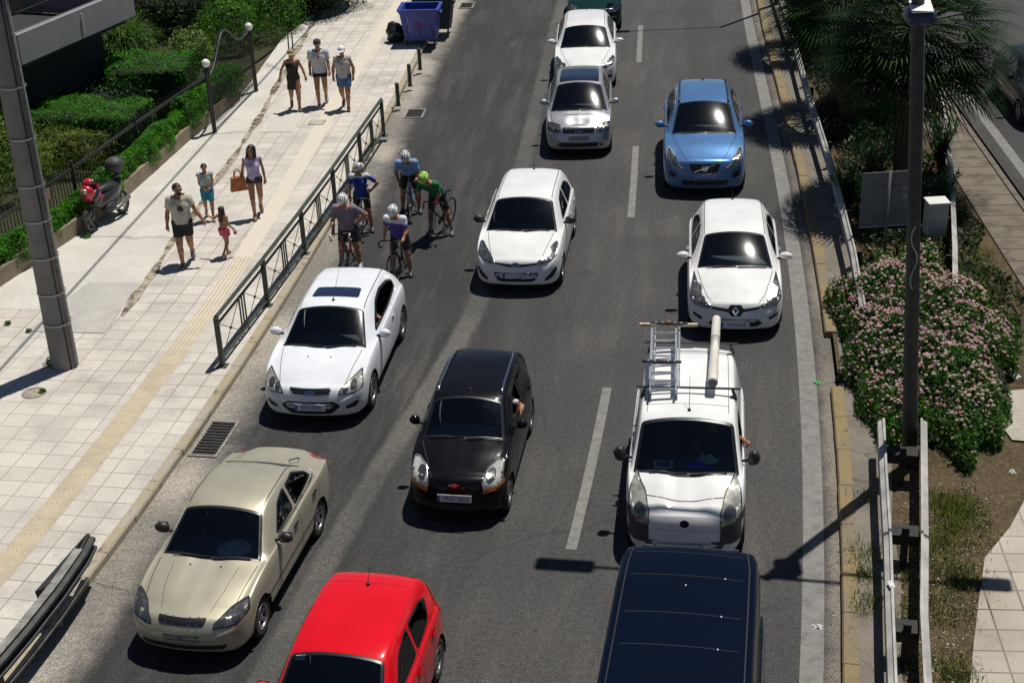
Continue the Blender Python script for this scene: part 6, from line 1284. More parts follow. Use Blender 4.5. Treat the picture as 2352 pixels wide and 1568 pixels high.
# concrete pole on the left
t=thing('utility_pole','thick grey concrete pole with strapped conduits rising past the left edge','pole',G(150,838,.126)); PC=concrete('pole_concrete',(.20,.19,.18),(.26,.25,.235),1.5)
MB().lathe((0,0,0),(0,0,1),[(.245,0),(.235,2),(.215,5),(.195,8.2),(.18,9.6),(.001,9.6)],28).obj('shaft',PC,t,True)
MB().tube([(.22,-.10,0),(.205,-.10,2.4),(.20,-.09,5),(.175,-.08,9.4)],.035,8).obj('conduit',mat('conduit_grey',(.12,.12,.12),.6,var=.3),t,True)
MB().tube([(.16,-.18,0),(.15,-.17,2.4),(.145,-.165,5),(.13,-.15,9.4)],.018,6).obj('cable',M_BLACK,t,True)
for i,z in enumerate((.9,1.5,2.2,2.9,3.55,4.4,5.3)): MB().lathe((0.01,-.01,z),(0.02,0,1),[(.262-.006*z,-.014),(.27-.006*z,0),(.262-.006*z,.014)],24).obj('strap',mat('strap_steel',(.40,.39,.37),.4,metal=.6),t,True)
MB().box((.30-.02,-.03,3.35),(.01,.10,.20),rz=-.3).obj('bill_sticker',mat('faded_red_paper',(.30,.15,.13),.8,var=.5,scale=25),t)
# overhead cable whose shadow crosses the footpath
sh=lambda px,py,h: G(px,py,.13)+SD*(h/SD.z)
a,b=sh(20,820,9.6),sh(585,200,9.6); d=(b-a).normalized(); pts=[a-d*60+(b-a+d*120)*i/24+Vector((0,0,-.25*math.sin(math.pi*i/24))) for i in range(25)]
tag(MB().tube(pts,.028,6).obj('overhead_cable',M_BLACK,None,True),'black overhead cable above the frame, throwing a thin shadow along the footpath','cable')
# ---- crash barriers
GALV=mat('galvanised',(.34,.33,.31),.55,metal=.2,var=.22,scale=3.,bump=.1)
WPROF=[(.0,.0),(.005,-.035),(.075,-.06),(.08,-.10),(.01,-.135),(.01,-.175),(.08,-.21),(.075,-.25),(.005,-.275),(0,-.31)]
def wbeam(pts,side,zt,m=GALV,name='beam',parent=None,org=None):
    V=[];F=[]; n=len(WPROF)+2; prof=[(-.035,.004)]+[(a,b) for a,b in WPROF]+[(-.012,-.31)]; prof=[(-.03,-.012),(-.03,.004),(.004,.004)]+WPROF[1:]; n=len(prof)
    for i,p in enumerate(pts):
        a=pts[max(i-1,0)];b=pts[min(i+1,len(pts)-1)]; d=(b-a); d.z=0; d.normalize(); nrm=Vector((d.y,-d.x,0))*side
        for o_,z in prof: q=p+nrm*o_; V.append((q.x-org.x,q.y-org.y,zt+z-org.z))
    for i in range(len(pts)-1):
        for k in range(n-1): F.append((i*n+k,i*n+k+1,(i+1)*n+k+1,(i+1)*n+k))
    return mesh_obj(name,V,F,m,parent)
def barrier(name,label,L,side,posts=True,step=2.0,zt=.78,double=None):
    org=Vector((L[0].x,L[0].y,0)); t=thing(name,label,'crash barrier',org); 
    seg=[];acc=0
    wbeam(L,side,zt,parent=t,org=org)
    if double: wbeam(double,-side,zt,parent=t,org=org)
    tot=sum((b-a).length for a,b in zip(L[:-1],L[1:])); s=.35
    def at(Q,s):
        for a,b in zip(Q[:-1],Q[1:]):
            l=(b-a).length
            if s<=l: return a.lerp(b,s/l)
            s-=l
        return Q[-1]
    while s<tot:
        p=at(L,s); q=at(double,s) if double else p; c=(p+q)/2-org; c.z=0; d=(at(L,s+.1)-p); rz=math.atan2(d.y,d.x)-math.pi/2 if d.length>0 else 0
        nrm=(q-p).normalized() if double else Vector((math.cos(rz),math.sin(rz),0))*-side
        if not double: c=c+nrm*.10
        MB().box(c+Vector((0,0,zt/2-.02)),(.10,.055,zt+.0),rz,.004).obj('post',mat('post_dark',(.015,.014,.013),.7,var=.4,scale=9),t)
        if double: w=(q-p).length; MB().box(c+Vector((0,.12,zt-.22)),(w-.02,.28,.16),rz,.004).obj('spacer',mat('post_dark',(.015,.014,.013),.7),t)
        s+=step
    return t
mk=lambda P,z: [G(x,y,z) for x,y in P]
Lr=mk([(2028,960),(2034,1080),(2044,1240),(2049,1400),(2056,1568),(2064,1750)],.78); Rr=mk([(2119,960),(2120,1080),(2121,1240),(2119,1400),(2128,1568),(2140,1750)],.78)
bar1=barrier('crash_barrier','double sided steel crash barrier coming out of the flowering bush towards the camera',Lr[::-1],-1,double=Rr[::-1],step=2.2)
p=Lr[3].lerp(Lr[2],.35); tag_=mat('tag_white',(.5,.5,.48),.6,var=.3,scale=30); MB().box(Vector((p.x-Lr[-1].x,p.y-Lr[-1].y,.786)),(.075,.15,.006),bev=.002).obj('pale_sticker',tag_,bar1)
Lu=mk([(1745,-160),(1790,-20),(1816,55),(1856,200),(1917,392),(1962,570),(1985,700)],.78); barrier('crash_barrier','long weathered crash barrier running up the kerb side of the palms',Lu[::-1],-1,step=2.2)
Ru=mk([(2140,120),(2168,260),(2184,392),(2191,560),(2192,700)],.78); barrier('crash_barrier','short crash barrier on the far side of the grey cabinet',Ru[::-1],1,step=2.)
# left foreground barrier with a folded end
a=[RP(-.62,s,.126) for s in (-8,-4,-1,1,2.2,3.3,3.95)]; a=mk([(-330,1836),(-90,1600),(0,1500),(60,1430),(130,1342),(186,1262),(205,1225)],.80); 
t=thing('crash_barrier','dark crash barrier with a bent end flap at the bottom left corner','crash barrier',Vector((a[-1].x,a[-1].y,.126))); org=Vector((a[-1].x,a[-1].y,0))
OLD=mat('old_galvanised',(.12,.12,.11),.6,metal=.2,var=.35,scale=5,bump=.2); wbeam(a,1,.80,mat('old_beam_shaded',(.030,.030,.029),.6,var=.4,scale=6),parent=t,org=Vector((a[-1].x,a[-1].y,.126)))  # beam face coloured darker than the other steel as its shaded side
b_=[p-Vector((.06,.0,0)) for p in a]; V=[]; 
for i in range(len(a)-2):
    d=(a[i+1]-a[i]); rz=math.atan2(d.y,d.x); c=(a[i]+a[i+1])/2-org; MB().box((c.x-.040,c.y+.012,.80-.126+.004),(d.length+.01,.12,.014),rz).obj('top_plate',mat('old_top_sunlit',(.22,.22,.20),.6,var=.3,scale=6),t)  # same old steel, top coloured lighter as the sunlit side
e0_,e1_=a[-3]-org,a[-1]-org; 
MB().add([(e0_.x-.10,e0_.y,.665),(e1_.x-.04,e1_.y+.02,.67),(e1_.x-.06,e1_.y+.06,.50),(e1_.x-.30,e1_.y-.35,.42),(e0_.x-.30,e0_.y+.02,.42),(e0_.x-.30,e0_.y-.03,.60)],[(0,1,2,3,4,5)]).obj('bent_flap',mat('flap_black',(.03,.03,.03),.5,var=.3),t)
for k in (2,4): q=a[k]-org; MB().box((q.x-.08,q.y,.33),(.09,.09,.66),.2,.006).obj('post',OLD,t)
MB().tube([(p.x-org.x+.02,p.y-org.y-.02,.20) for p in a[:-1]],.028,7).obj('lower_rail',OLD,t,True)
# ---- tall lamp on the reservation
p=Vector((6.10,19.95,.1)); t=thing('street_lamp','tall dark lamp post standing in the pink flowering bush','street lamp',p); lx=-.08; ly=-.07; LP=mat('lamp_post_dark',(.028,.030,.030),.6,var=.3); Hh=8.3
MB().tube([(lx*z,ly*z,z) for z in (0,1.5,4,6.5,7.5,Hh)],[.118,.11,.098,.09,.085,.075],16).obj('shaft',LP,t,True)
MB().tube([(lx*z+.09-.002*z+.012*math.sin(z*1.3),ly*z-.03,z) for z in np.linspace(.3,7.3,16)],.013,6).obj('cable',mat('cable_pale',(.30,.31,.32),.5),t,True)
MB().tube([(lx*z-.02+.05*math.sin(z*9),ly*z-.13+.02*math.cos(z*7),z) for z in np.linspace(3.2,4.2,14)],.012,5).obj('hanging_wire',mat('cable_pale',(.3,.3,.3),.5),t,True)
for sd in (1,-1):
    dr=Vector((math.cos(rad(-11)),math.sin(rad(-11)),0))*sd; b0=Vector((lx*Hh,ly*Hh,Hh-.1)); MB().tube([b0,b0+dr*.6+Vector((0,0,.10)),b0+dr*2.45+Vector((0,0,.16))],[.045,.04,.035],8).obj('arm',LP,t,True)
    MB().box(b0+dr*2.85+Vector((0,0,.17)),(.85,.30,.14),rad(-11),.04).obj('lamp_head',mat('lamp_head_grey',(.25,.26,.27),.5),t)
p2=Vector((p.x+lx*7.3,p.y+ly*7.3-.10,7.36)); t=thing('camera_housing','white topped dark blue housing fixed near the top of the lamp post','camera',p2,rad(-3)); 
MB().box((0,0,-.02),(.36,.42,.20),bev=.04).obj('case',mat('case_navy',(.02,.03,.09),.4),t,True); MB().add([(-.15,-.23,.075),(.13,-.23,.075),(.17,.20,.12),(-.11,.20,.12),(-.15,-.23,.09),(.13,-.23,.09),(.17,.20,.135),(-.11,.20,.135)],[(3,2,1,0),(4,5,6,7),(0,1,5,4),(1,2,6,5),(2,3,7,6),(3,0,4,7)]).obj('white_lid',mat('lid_white',(.80,.80,.78),.5),t)
for x in (-.03,.03): MB().box((x,0.03,.116),(.010,.05,.006)).obj('slot',M_BLACK,t)
MB().tube([(.0,.05,-.1),(.0,.09,-.35)],.04,8).obj('bracket',LP,t)
q=G(1955,30,.1); 
t=thing('street_lamp','distant lamp post on the reservation whose arm throws a thin shadow on the road','street lamp',(9.3,49.5,.1)); MB().tube([(0,0,0),(0,0,9)],[.09,.06],10).obj('shaft',LP,t,True); MB().tube([(0,0,8.9),(-3.0,.02,9.1)],.03,6).obj('arm',LP,t,True); MB().box((-3.35,.02,9.1),(.9,.26,.12),bev=.03).obj('lamp_head',LP,t)
# ---- sign seen from behind, grey cabinet
q=G(2028,600,.1); t=thing('road_sign','dark grey back of a square road sign with two small stickers','sign',q,rad(3)); SG=mat('sign_back',(.13,.14,.155),.5,metal=.2,var=.12,scale=4)
MB().box((-.03,0,1.35),(1.02,.02,1.16),bev=.004).obj('panel',SG,t); MB().tube([(0,-.045,0),(0,-.045,1.95)],.030,10).obj('pole',mat('pole_grey',(.16,.16,.17),.5,metal=.3),t,True); MB().box((-.03,-.02,.785),(1.03,.035,.02)).obj('lower_edge',mat('edge_pale',(.40,.42,.44),.4),t)
for z in (1.05,1.62): MB().box((-.03,-.018,z),(.96,.016,.035)).obj('bracket',SG,t)
for x,z,s_ in ((.34,1.60,.11),(.34,1.40,.10)): MB().box((x,-.0125,z),(s_,.003,s_*1.0)).obj('sticker',mat('sticker_grey',(.26,.30,.38),.6,var=.5,scale=40),t)
q=G(2141,585,.1); t=thing('control_cabinet','pale grey metal cabinet on thin legs beside the lamp post','cabinet',q,rad(2)); CB=mat('cabinet_grey',(.36,.35,.32),.5,var=.06)
MB().box((0,0,.82),(.40,.34,.70),bev=.008).obj('case',CB,t); MB().box((0,-.01,1.187),(.44,.40,.028),bev=.006).obj('roof',mat('cabinet_sunlit_top',(.66,.65,.62),.5),t); MB().box((.02,-.172,.82),(.34,.008,.62)).obj('door',CB,t)  # roof coloured whiter than the case to carry the sunlit top
for x in (-.12,.10): MB().tube([(x,0,0),(x,0,.5)],.02,8).obj('leg',mat('pole_grey',(.16,.16,.17),.5),t)
# ---- moped
a,b=G(213,535,.13),G(288,487,.13); d=(b-a); yaw=math.atan2(-d.x,d.y); md=(a+b)/2; t=thing('moped','black moped with red and silver fairing parked on the footpath by the hedge','moped',md,yaw); t.rotation_euler=(0,rad(-7),yaw)
MR=mat('moped_red',(.42,.01,.03),.3,coat=1,var=.25,scale=10); MK=mat('moped_black',(.02,.02,.022),.35,coat=.5); MS=mat('moped_silver',(.22,.22,.22),.4,metal=.6); wbm=.62
for y in (-wbm,wbm):
    w_=bpy.data.objects.new('wheel',None); COL.objects.link(w_); w_.parent=t; w_.location=(0,y,.28); aa=[2*math.pi*k/28 for k in range(29)]
    MB().tube([(0,.235*math.cos(q),.235*math.sin(q)) for q in aa],.045,8,False).obj('tyre',M_TYRE,w_,True); sp=MB(); [sp.tube([(0,0,0),(0,.2*math.cos(q),.2*math.sin(q))],.018,5) for q in np.linspace(0,2*math.pi,6)[:-1]]; sp.lathe((0,0,0),(1,0,0),[(.20,-.02),(.20,.02),(.185,.02),(.185,-.02)],24); sp.obj('rim',MS,w_)
def blob(nm,c,r,m,rx=0.): return MB().ball(c,r,16,10,Matrix.Rotation(rx,3,'X')).obj(nm,m,t,True)
blob('front_mudguard',(0,-wbm,.44),(.075,.24,.12),MK,.2); MB().prism([(-.20,.66),(.20,.66),(.13,.98),(-.13,.98)],.10,(0,-.40,0),(1,0,0),(0,.25,1)).obj('front_fairing',MR,t); 
blob('fairing_nose',(0,-.47,.86),(.19,.14,.20),MR,.2); blob('headlamp',(0,-.56,.93),(.10,.07,.08),mat('lamp_lens',(.4,.4,.4),.2),.4); blob('handlebar_cowl',(0,-.30,1.08),(.16,.10,.08),MK,.3); blob('cowl_red',(0,-.36,1.10),(.13,.10,.07),MR,.3)
for s_ in (1,-1): MB().tube([(0,-.27,1.06),(s_*.32,-.20,1.10)],.02,6).obj('handlebar',M_BLACK,t); MB().tube([(s_*.20,-.26,1.09),(s_*.32,-.30,1.24)],.008,5).ball((s_*.34,-.30,1.27),(.065,.02,.04)).obj('mirror',M_BLACK,t,True); blob('side_fairing',(s_*.15,-.36,.78),(.05,.18,.12),MK,.5); MB().tube([(s_*.06,-.35,.75),(s_*.07,-.56,.36),(s_*.07,-wbm,.28)],.022,6).obj('fork_leg',MS,t,True)
blob('body_shell',(0,.20,.58),(.17,.52,.20),MK,.12); blob('seat',(0,.22,.78),(.15,.44,.09),M_BLACK,-.08); blob('tail_fairing',(0,.60,.72),(.11,.22,.09),M_DARKMETAL,.3); blob('leg_shield',(0,-.20,.62),(.12,.20,.18),MK); blob('engine',(.05,.10,.35),(.14,.24,.14),M_DARKMETAL); MB().tube([(.12,.0,.28),(.16,.3,.27),(.17,.72,.36)],[.025,.05,.055],8).obj('exhaust',MS,t,True)
blob('top_box',(0,.72,1.13),(.23,.22,.19),mat('box_charcoal',(.05,.05,.052),.6,var=.2)); MB().box((0,.66,.90),(.14,.3,.03)).obj('rack',M_BLACK,t); MB().tube([(-.05,.05,.30),(-.26,.02,.0)],.014,6).obj('side_stand',MS,t)
# ================================================================ planting
def leafquads(C,N,size,asp=.5,seed=0,droop=0.,jit=.6):
    """one small folded quad per leaf: centres C, preferred normals N"""
    r=np.random.default_rng(seed); n=len(C); N=N+r.normal(0,jit,(n,3)); N/=np.linalg.norm(N,axis=1)[:,None]+1e-9; T=r.normal(0,1,(n,3)); T[:,2]-=droop; T-=N*(T*N).sum(1)[:,None]; T/=np.linalg.norm(T,axis=1)[:,None]+1e-9; B=np.cross(N,T)
    s=(size*r.uniform(.6,1.35,n))[:,None]; w=s*asp; return np.stack([C-T*s*.5,C+B*w*.5-T*s*.02,C+T*s*.5,C-B*w*.5-T*s*.02],1)
def shell(center,radii,n,seed,depth=.25,lump=.18,power=2.,zmin=-1.):
    r=np.random.default_rng(seed); d=r.normal(0,1,(n*2,3)); d/=np.linalg.norm(d,axis=1)[:,None]; d=d[d[:,2]>zmin][:n]; p=(np.abs(d)**power).sum(1)**(-1/power); ph=r.uniform(0,6,12)
    k=1+lump*(np.sin(4*d[:,0]+ph[0])*np.sin(5*d[:,1]+ph[1])+.6*np.sin(9*d[:,0]+ph[2])*np.sin(8*d[:,2]+ph[3])+.4*np.sin(13*d[:,1]+ph[4]+5*d[:,2]))
    t=1-depth*r.random(len(d))**1.6; P=d*(p*k*t)[:,None]*np.array(radii)[None]; N=d/np.array(radii)[None]; N/=np.linalg.norm(N,axis=1)[:,None]; return P+np.array(center)[None],N
LG=[leafmat('leaf_mid',(.045,.115,.018)),leafmat('leaf_bright',(.085,.19,.022)),leafmat('leaf_dark',(.018,.05,.012),.2)]
LH=[leafmat('hedge_mid',(.042,.165,.010)),leafmat('hedge_bright',(.11,.30,.015)),leafmat('hedge_dark',(.016,.055,.010),.2)]
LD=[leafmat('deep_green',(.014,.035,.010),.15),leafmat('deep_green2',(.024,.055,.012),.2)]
def mix_idx(n,w,seed): return np.random.default_rng(seed).choice(len(w),n,p=w)
# --- box hedges
def hedge(label,a,b,wd,z0,z1,n,seed,mats=LH,name='hedge',size=.055,wob=.10,group='clipped garden hedges',asp=.55):
    """hedge from a to b (ground points), wd wide, leaf shell over a twiggy core"""
    a=Vector((a[0],a[1],0));b=Vector((b[0],b[1],0)); d=(b-a); L=d.length; d.normalize(); nn=Vector((-d.y,d.x,0)); r=np.random.default_rng(seed); t=thing(name,label,'hedge',(a.x,a.y,z0),0,group)
    ar=[wd*L*1.25,(z1-z0)*L,(z1-z0)*L,(z1-z0)*wd,(z1-z0)*wd]; ar=np.array(ar)/sum(ar); f=r.choice(5,n,p=ar); u=r.random(n)*L; v=(r.random(n)-.5)*wd; z=r.random(n)*(z1-z0); dep=(r.random(n)**2)*.10
    N=np.zeros((n,3)); H=z1-z0; wv=lambda: wob*.5*(np.sin(u*2.3+seed)+.6*np.sin(u*5.1+v*4+seed*2)+.5*np.sin(v*7+u*3.3)+.35*np.sin(u*11.3+z*9))
    m=f==0; z[m]=H-dep[m]; N[m,2]=1
    m=f==1; v[m]=-wd/2+dep[m]; N[m]=np.array(-nn)
    m=f==2; v[m]=wd/2-dep[m]; N[m]=np.array(nn)
    m=f==3; u[m]=dep[m]; N[m]=np.array(-d)
    m=f==4; u[m]=L-dep[m]; N[m]=np.array(d)
    q=wv(); z=z+np.where(f==0,q,q*.3); v=v+np.where(f==1,-q,np.where(f==2,q,0)); edge=np.clip((z/H-.75)/.25,0,1)**2*.10; v=v-np.sign(v)*edge
    C=u[:,None]*np.array(d)[None]+v[:,None]*np.array(nn)[None]; C[:,2]+=z
    quads_obj('foliage',leafquads(C,N,size,asp,seed),mats,t,mix_idx(n,[.5,.34,.16],seed) if len(mats)==3 else mix_idx(n,[.6,.4],seed))
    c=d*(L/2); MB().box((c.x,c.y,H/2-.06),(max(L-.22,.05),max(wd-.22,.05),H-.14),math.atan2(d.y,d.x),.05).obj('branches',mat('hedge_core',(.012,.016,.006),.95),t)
    return t
# low wall, hedge growing over it, railings behind
WL=[G(x,y,.13) for x,y in ((-260,850),(0,660),(240,500),(440,320),(552,232))]
wt_=thing('garden_wall','low brownish concrete wall along the garden side of the footpath','wall',WL[0]); WM=concrete('wall_concrete',(.22,.18,.125),(.30,.25,.18),2.)
for i,(a,b) in enumerate(zip(WL[:-1],WL[1:])):
    d=b-a; nn=Vector((-d.y,d.x,0)).normalized(); c=(a+b)/2-WL[0]+nn*.10; MB().box((c.x,c.y,.17),(d.length+.02,.18,.40 if i else .34),math.atan2(d.y,d.x),.012).obj('wall_section',WM,wt_)
def off(p,q,k): d=(q-p); return Vector((-d.y,d.x,0)).normalized()*k
hl=['dense green hedge spilling over the low wall at the left edge','bright hedge behind the parked moped, growing over the low wall','long bright hedge strip between the low wall and the iron fence','end of the wall hedge below the first globe lamp']
segs=list(zip(WL[:-1],WL[1:]))
for i,(a,b) in enumerate(segs):
    k=off(a,b,.22); hedge(hl[i],a+k,b+k,.40,.30,[.88,.90,.98,1.15][i],[10000,13000,16000,10000][i],10+i,group='hedges along the low wall',size=.060)
# iron fence
FR=[G(-120,585,1.25),G(165,388,1.25),G(310,284,1.25),G(478,172,1.25)]; FR=[Vector((p.x,p.y,0)) for p in FR]
ft=thing('iron_fence','black iron fence of thin upright bars rising through the hedge','fence',FR[0]); IR=mat('iron_black',(.022,.024,.022),.5,var=.3)
zt=1.25; org=FR[0]
for a,b in zip(FR[:-1],FR[1:]):
    L=(b-a).length; n=int(L/.13); bars=MB(); d=(b-a)
    for z,r in ((zt,.035),(.45,.02)): MB().box(((a+b)/2-org)+Vector((0,0,z)),(L,r*1.6,r*2),math.atan2(d.y,d.x)).obj('rail',IR,ft)
    for k in range(n):
        p=a.lerp(b,(k+.5)/n)-org; bars.tube([(p.x,p.y,.30),(p.x,p.y,zt+.16),(p.x,p.y,zt+.22)],[.011,.011,.002],5)
    bars.obj('upright_bars',IR,ft)
    p=b-org; MB().box((p.x,p.y,zt/2+.15),(.07,.07,zt+.1),0,.006).obj('post',IR,ft)
# globe posts and the swept gate between them
gl=[G(473,150,1.95),G(571,62,2.0)]
for i,p in enumerate(gl):
    t=thing('globe_lamp',['white globe lamp on a dark pillar at the near side of the garden gate','white globe lamp on a dark pillar at the far side of the garden gate'][i],'lamp',(p.x,p.y,.1),0,'globe lamps at the gate'); MB().box((0,0,.85),(.11,.11,1.7),.3,.01).obj('pillar',IR,t); MB().lathe((0,0,1.70),(0,0,1),[(.10,0),(.05,.05),(.05,.09)],12).obj('collar',IR,t)
    MB().ball((0,0,1.90),.112,20,14).obj('globe',mat('opal_glass',(.78,.78,.74),.25,coat=.5),t,True)
a,b=gl[0],gl[1]; t=thing('garden_gate','swept black iron gate between the two globe lamps','gate',(a.x,a.y,.1)); d=Vector((b.x-a.x,b.y-a.y,0)); d_=d.normalized()
top=lambda f: 1.45+.95*(math.sin(math.pi*f)**.8 if f<.5 else 1-.35*abs(f-.5)*2) if False else 1.45+.75*math.exp(-((f-.42)/.22)**2)+.35*f
MB().tube([d*f+Vector((0,0,top(f))) for f in np.linspace(.03,.97,22)],.035,6).obj('top_rail',IR,t,True); gb=MB(); [gb.tube([d*f+Vector((0,0,.2)),d*f+Vector((0,0,top(f)))],.011,4) for f in np.linspace(.04,.96,30)]; gb.obj('upright_bars',IR,t); MB().tube([d*.03+Vector((0,0,.3)),d*.97+Vector((0,0,.3))],.02,5).obj('bottom_rail',IR,t)
# garden hedges behind the fence (tops read at about 1.3 m)
def two(p,q,z): return G(*p,z),G(*q,z)
a,b=two((85,240),(325,244),1.35); hedge('long box hedge with a sunlit flat top, nearest the fence',a,b,1.7,.0,1.35,15000,31)
a,b=two((250,140),(440,130),1.5); hedge('second box hedge in the garden, farther from the fence',a,b,2.0,.0,1.5,11000,32)
flat('lawn',[G(-400,640,0),G(-100,640,0),G(500,210,0),G(700,60,0),G(860,-60,0),G(700,-160,0),G(-500,-160,0)],.02,concrete('dark_soil',(.030,.032,.014),(.045,.05,.02),2.))
def bush(label,c,r,n,seed,mats,w,size=.07,asp=.5,name='shrub',group=None,cat='shrub',lump=.22,depth=.35,power=2.2,z0=None):
    c=Vector(c); z0=c.z-r[2]*.9 if z0 is None else z0; t=thing(name,label,cat,(c.x,c.y,z0),0,group); P,N=shell((0,0,c.z-z0),r,n,seed,depth,lump,power,-.75); P[:,2]=np.maximum(P[:,2],.02)
    quads_obj('foliage',leafquads(P,N,size,asp,seed,jit=.8),mats,t,mix_idx(len(P),w,seed)); return t
def twigs(t,z,r,seed,n=9,rad_=.02):
    rs=random.Random(seed); mb=MB()
    for k in range(n): a=rs.uniform(0,6.28); e=rs.uniform(.3,.8); mb.tube([(0,0,0),(r*.35*e*math.cos(a),r*.35*e*math.sin(a),z*.45),(r*e*math.cos(a+.3),r*e*math.sin(a+.3),z*rs.uniform(.7,1.))],[rad_,rad_*.7,rad_*.3],5)
    mb.obj('stems',mat('bark',(.07,.05,.035),.9,var=.4,scale=9),t)
# big shade trees above the garden (their crowns are mostly out of frame)
def tree(label,base,h,r,n,seed,mats=LD,group='garden trees',size=.11):
    t=thing('tree',label,'tree',(base[0],base[1],.02),0,group); rs=random.Random(seed); tr=MB(); top=Vector((rs.uniform(-.3,.3),rs.uniform(-.3,.3),h*.55)); tr.tube([(0,0,0),(top.x*.3,top.y*.3,h*.2),(top.x*.7,top.y*.7,h*.4),top],[.17,.13,.10,.07],9)
    Pc=[];Nc=[]
    for k in range(9):
        a=2*math.pi*k/9+rs.uniform(-.3,.3); e=rs.uniform(.35,.8) if k else 0; c=Vector((r[0]*e*math.cos(a),r[0]*e*math.sin(a),h-r[1]+rs.uniform(-.5,.6)*r[1])); tr.tube([top*.8,top*.6+c*.4,c],[.05,.035,.015],6)
        P,N=shell(c,(r[0]*rs.uniform(.42,.6),r[0]*rs.uniform(.42,.6),r[1]*rs.uniform(.4,.6)),n//9,seed*10+k,.5,.25); Pc.append(P);Nc.append(N)
    tr.obj('trunk',mat('bark',(.07,.05,.035),.9,var=.4,scale=9),t,True); P=np.concatenate(Pc);N=np.concatenate(Nc); quads_obj('crown',leafquads(P,N,size,.5,seed,jit=.8),mats,t,mix_idx(len(P),[.6,.4] if len(mats)==2 else [.5,.34,.16],seed)); return t
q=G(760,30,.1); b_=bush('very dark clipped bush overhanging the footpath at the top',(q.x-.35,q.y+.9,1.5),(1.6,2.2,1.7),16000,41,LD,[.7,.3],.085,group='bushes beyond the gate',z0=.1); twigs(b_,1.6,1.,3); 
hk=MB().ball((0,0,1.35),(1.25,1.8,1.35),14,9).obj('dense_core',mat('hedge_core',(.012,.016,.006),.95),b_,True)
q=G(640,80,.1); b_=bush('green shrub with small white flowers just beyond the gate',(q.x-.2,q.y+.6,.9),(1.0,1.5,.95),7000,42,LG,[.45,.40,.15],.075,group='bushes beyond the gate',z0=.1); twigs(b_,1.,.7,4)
q=G(560,120,.1); b_=bush('leafy pale shrub behind the swept gate',(q.x-.5,q.y+.5,.9),(.9,1.0,.9),5200,43,LG,[.4,.45,.15],.08,group='bushes beyond the gate',z0=.1); twigs(b_,1.,.7,5)
q=G(520,205,.13); b_=bush('ferny bright green weed at the foot of the near gate pillar',(q.x,q.y+.1,.45),(.55,.5,.40),2600,44,LG,[.3,.65,.05],.09,.3,group='bushes beyond the gate',z0=.1)
q=G(432,190,.1); b_=bush('pale variegated shrub beside the near globe lamp',(q.x+.15,q.y+.3,.85),(.62,.6,.75),3800,45,[leafmat('leaf_cream',(.25,.27,.12)),LG[1],LG[2]],[.35,.4,.25],.12,.3,z0=.1); twigs(b_,1.,.5,6)
q=G(30,480,.1); b_=bush('mixed yellow green bush behind the concrete pole at the left edge',(q.x-.8,q.y+1.2,.95),(1.5,1.6,.95),9000,46,[LG[1],leafmat('leaf_straw',(.22,.20,.07)),LG[2]],[.5,.25,.25],.09,.35,z0=.1); twigs(b_,1.,1.,7)
q=G(150,410,.1); b_=bush('straw coloured ornamental grass behind the iron fence',(q.x,q.y+.8,.55),(1.1,.8,.6),4200,47,[leafmat('leaf_straw',(.22,.20,.07)),LG[1],LG[2]],[.5,.3,.2],.20,.08,z0=.05)
# arching grass clump below the terrace
def archgrass(label,c,n,L,seed,mats,w,name='ornamental_grass'):
    r=np.random.default_rng(seed); t=thing(name,label,'plant',c); Q=[]
    for k in range(n):
        a=r.uniform(0,6.28); l=L*r.uniform(.6,1.1); sp=r.uniform(.35,1.); pts=[]; 
        for f in np.linspace(0,1,6): pts.append(np.array([math.cos(a)*l*.62*sp*f**1.1,math.sin(a)*l*.62*sp*f**1.1,l*(1.15*f-.85*sp*f**2.4)+.02]))
        wv=np.array([-math.sin(a),math.cos(a),0])*.014
        for i in range(5): w0=1-(i/5)**2;w1=1-((i+1)/5)**2; Q.append([pts[i]-wv*w0,pts[i]+wv*w0,pts[i+1]+wv*w1,pts[i+1]-wv*w1])
    quads_obj('blades',np.array(Q),mats,t,np.repeat(mix_idx(n,w,seed),5)); return t
q=G(285,168,.1); archgrass('tall arching grass clump below the terrace',(q.x,q.y+.2,.05),1100,2.5,51,[LG[1],leafmat('leaf_cream',(.25,.27,.12)),LG[0]],[.4,.25,.35])
for i,(px,py,hh,rr,lb) in enumerate(((330,20,6.5,(2.6,2.0),'dark garden tree behind the terrace'),(480,-10,7.,(2.6,2.2),'dark garden tree behind the second box hedge'),(620,-90,6.5,(2.4,2.2),'dark tree beyond the swept gate'),(770,-160,5.0,(1.8,1.8),'small dark tree beside the far footpath'))):
    q=G(px,py,.1); tree(lb,(q.x,q.y+1.5),hh,rr,9000,60+i)
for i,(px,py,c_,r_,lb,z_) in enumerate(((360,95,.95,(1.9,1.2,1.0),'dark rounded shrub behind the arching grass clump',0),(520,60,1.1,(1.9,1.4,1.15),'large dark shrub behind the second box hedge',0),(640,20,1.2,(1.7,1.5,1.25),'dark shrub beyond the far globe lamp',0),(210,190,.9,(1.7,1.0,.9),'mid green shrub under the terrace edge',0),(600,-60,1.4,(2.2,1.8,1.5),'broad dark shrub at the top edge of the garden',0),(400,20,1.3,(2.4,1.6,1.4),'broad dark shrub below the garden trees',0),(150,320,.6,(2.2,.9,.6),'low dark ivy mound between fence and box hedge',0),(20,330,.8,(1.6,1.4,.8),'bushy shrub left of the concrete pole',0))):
    q=G(px,py,.1); b_=bush(lb,(q.x,q.y+.9,c_),r_,7500,90+i,LD if i not in (3,7) else LG,[.6,.4] if i not in (3,7) else [.4,.2,.4],.095,group='dark garden shrubs',z0=.05,lump=.3)  # shrubs added with dark leaf colours to stand in for black shade
    MB().ball((0,0,c_),(r_[0]*.72,r_[1]*.72,r_[2]*.72),12,8).obj('dense_core',mat('hedge_core',(.012,.016,.006),.95),b_,True)
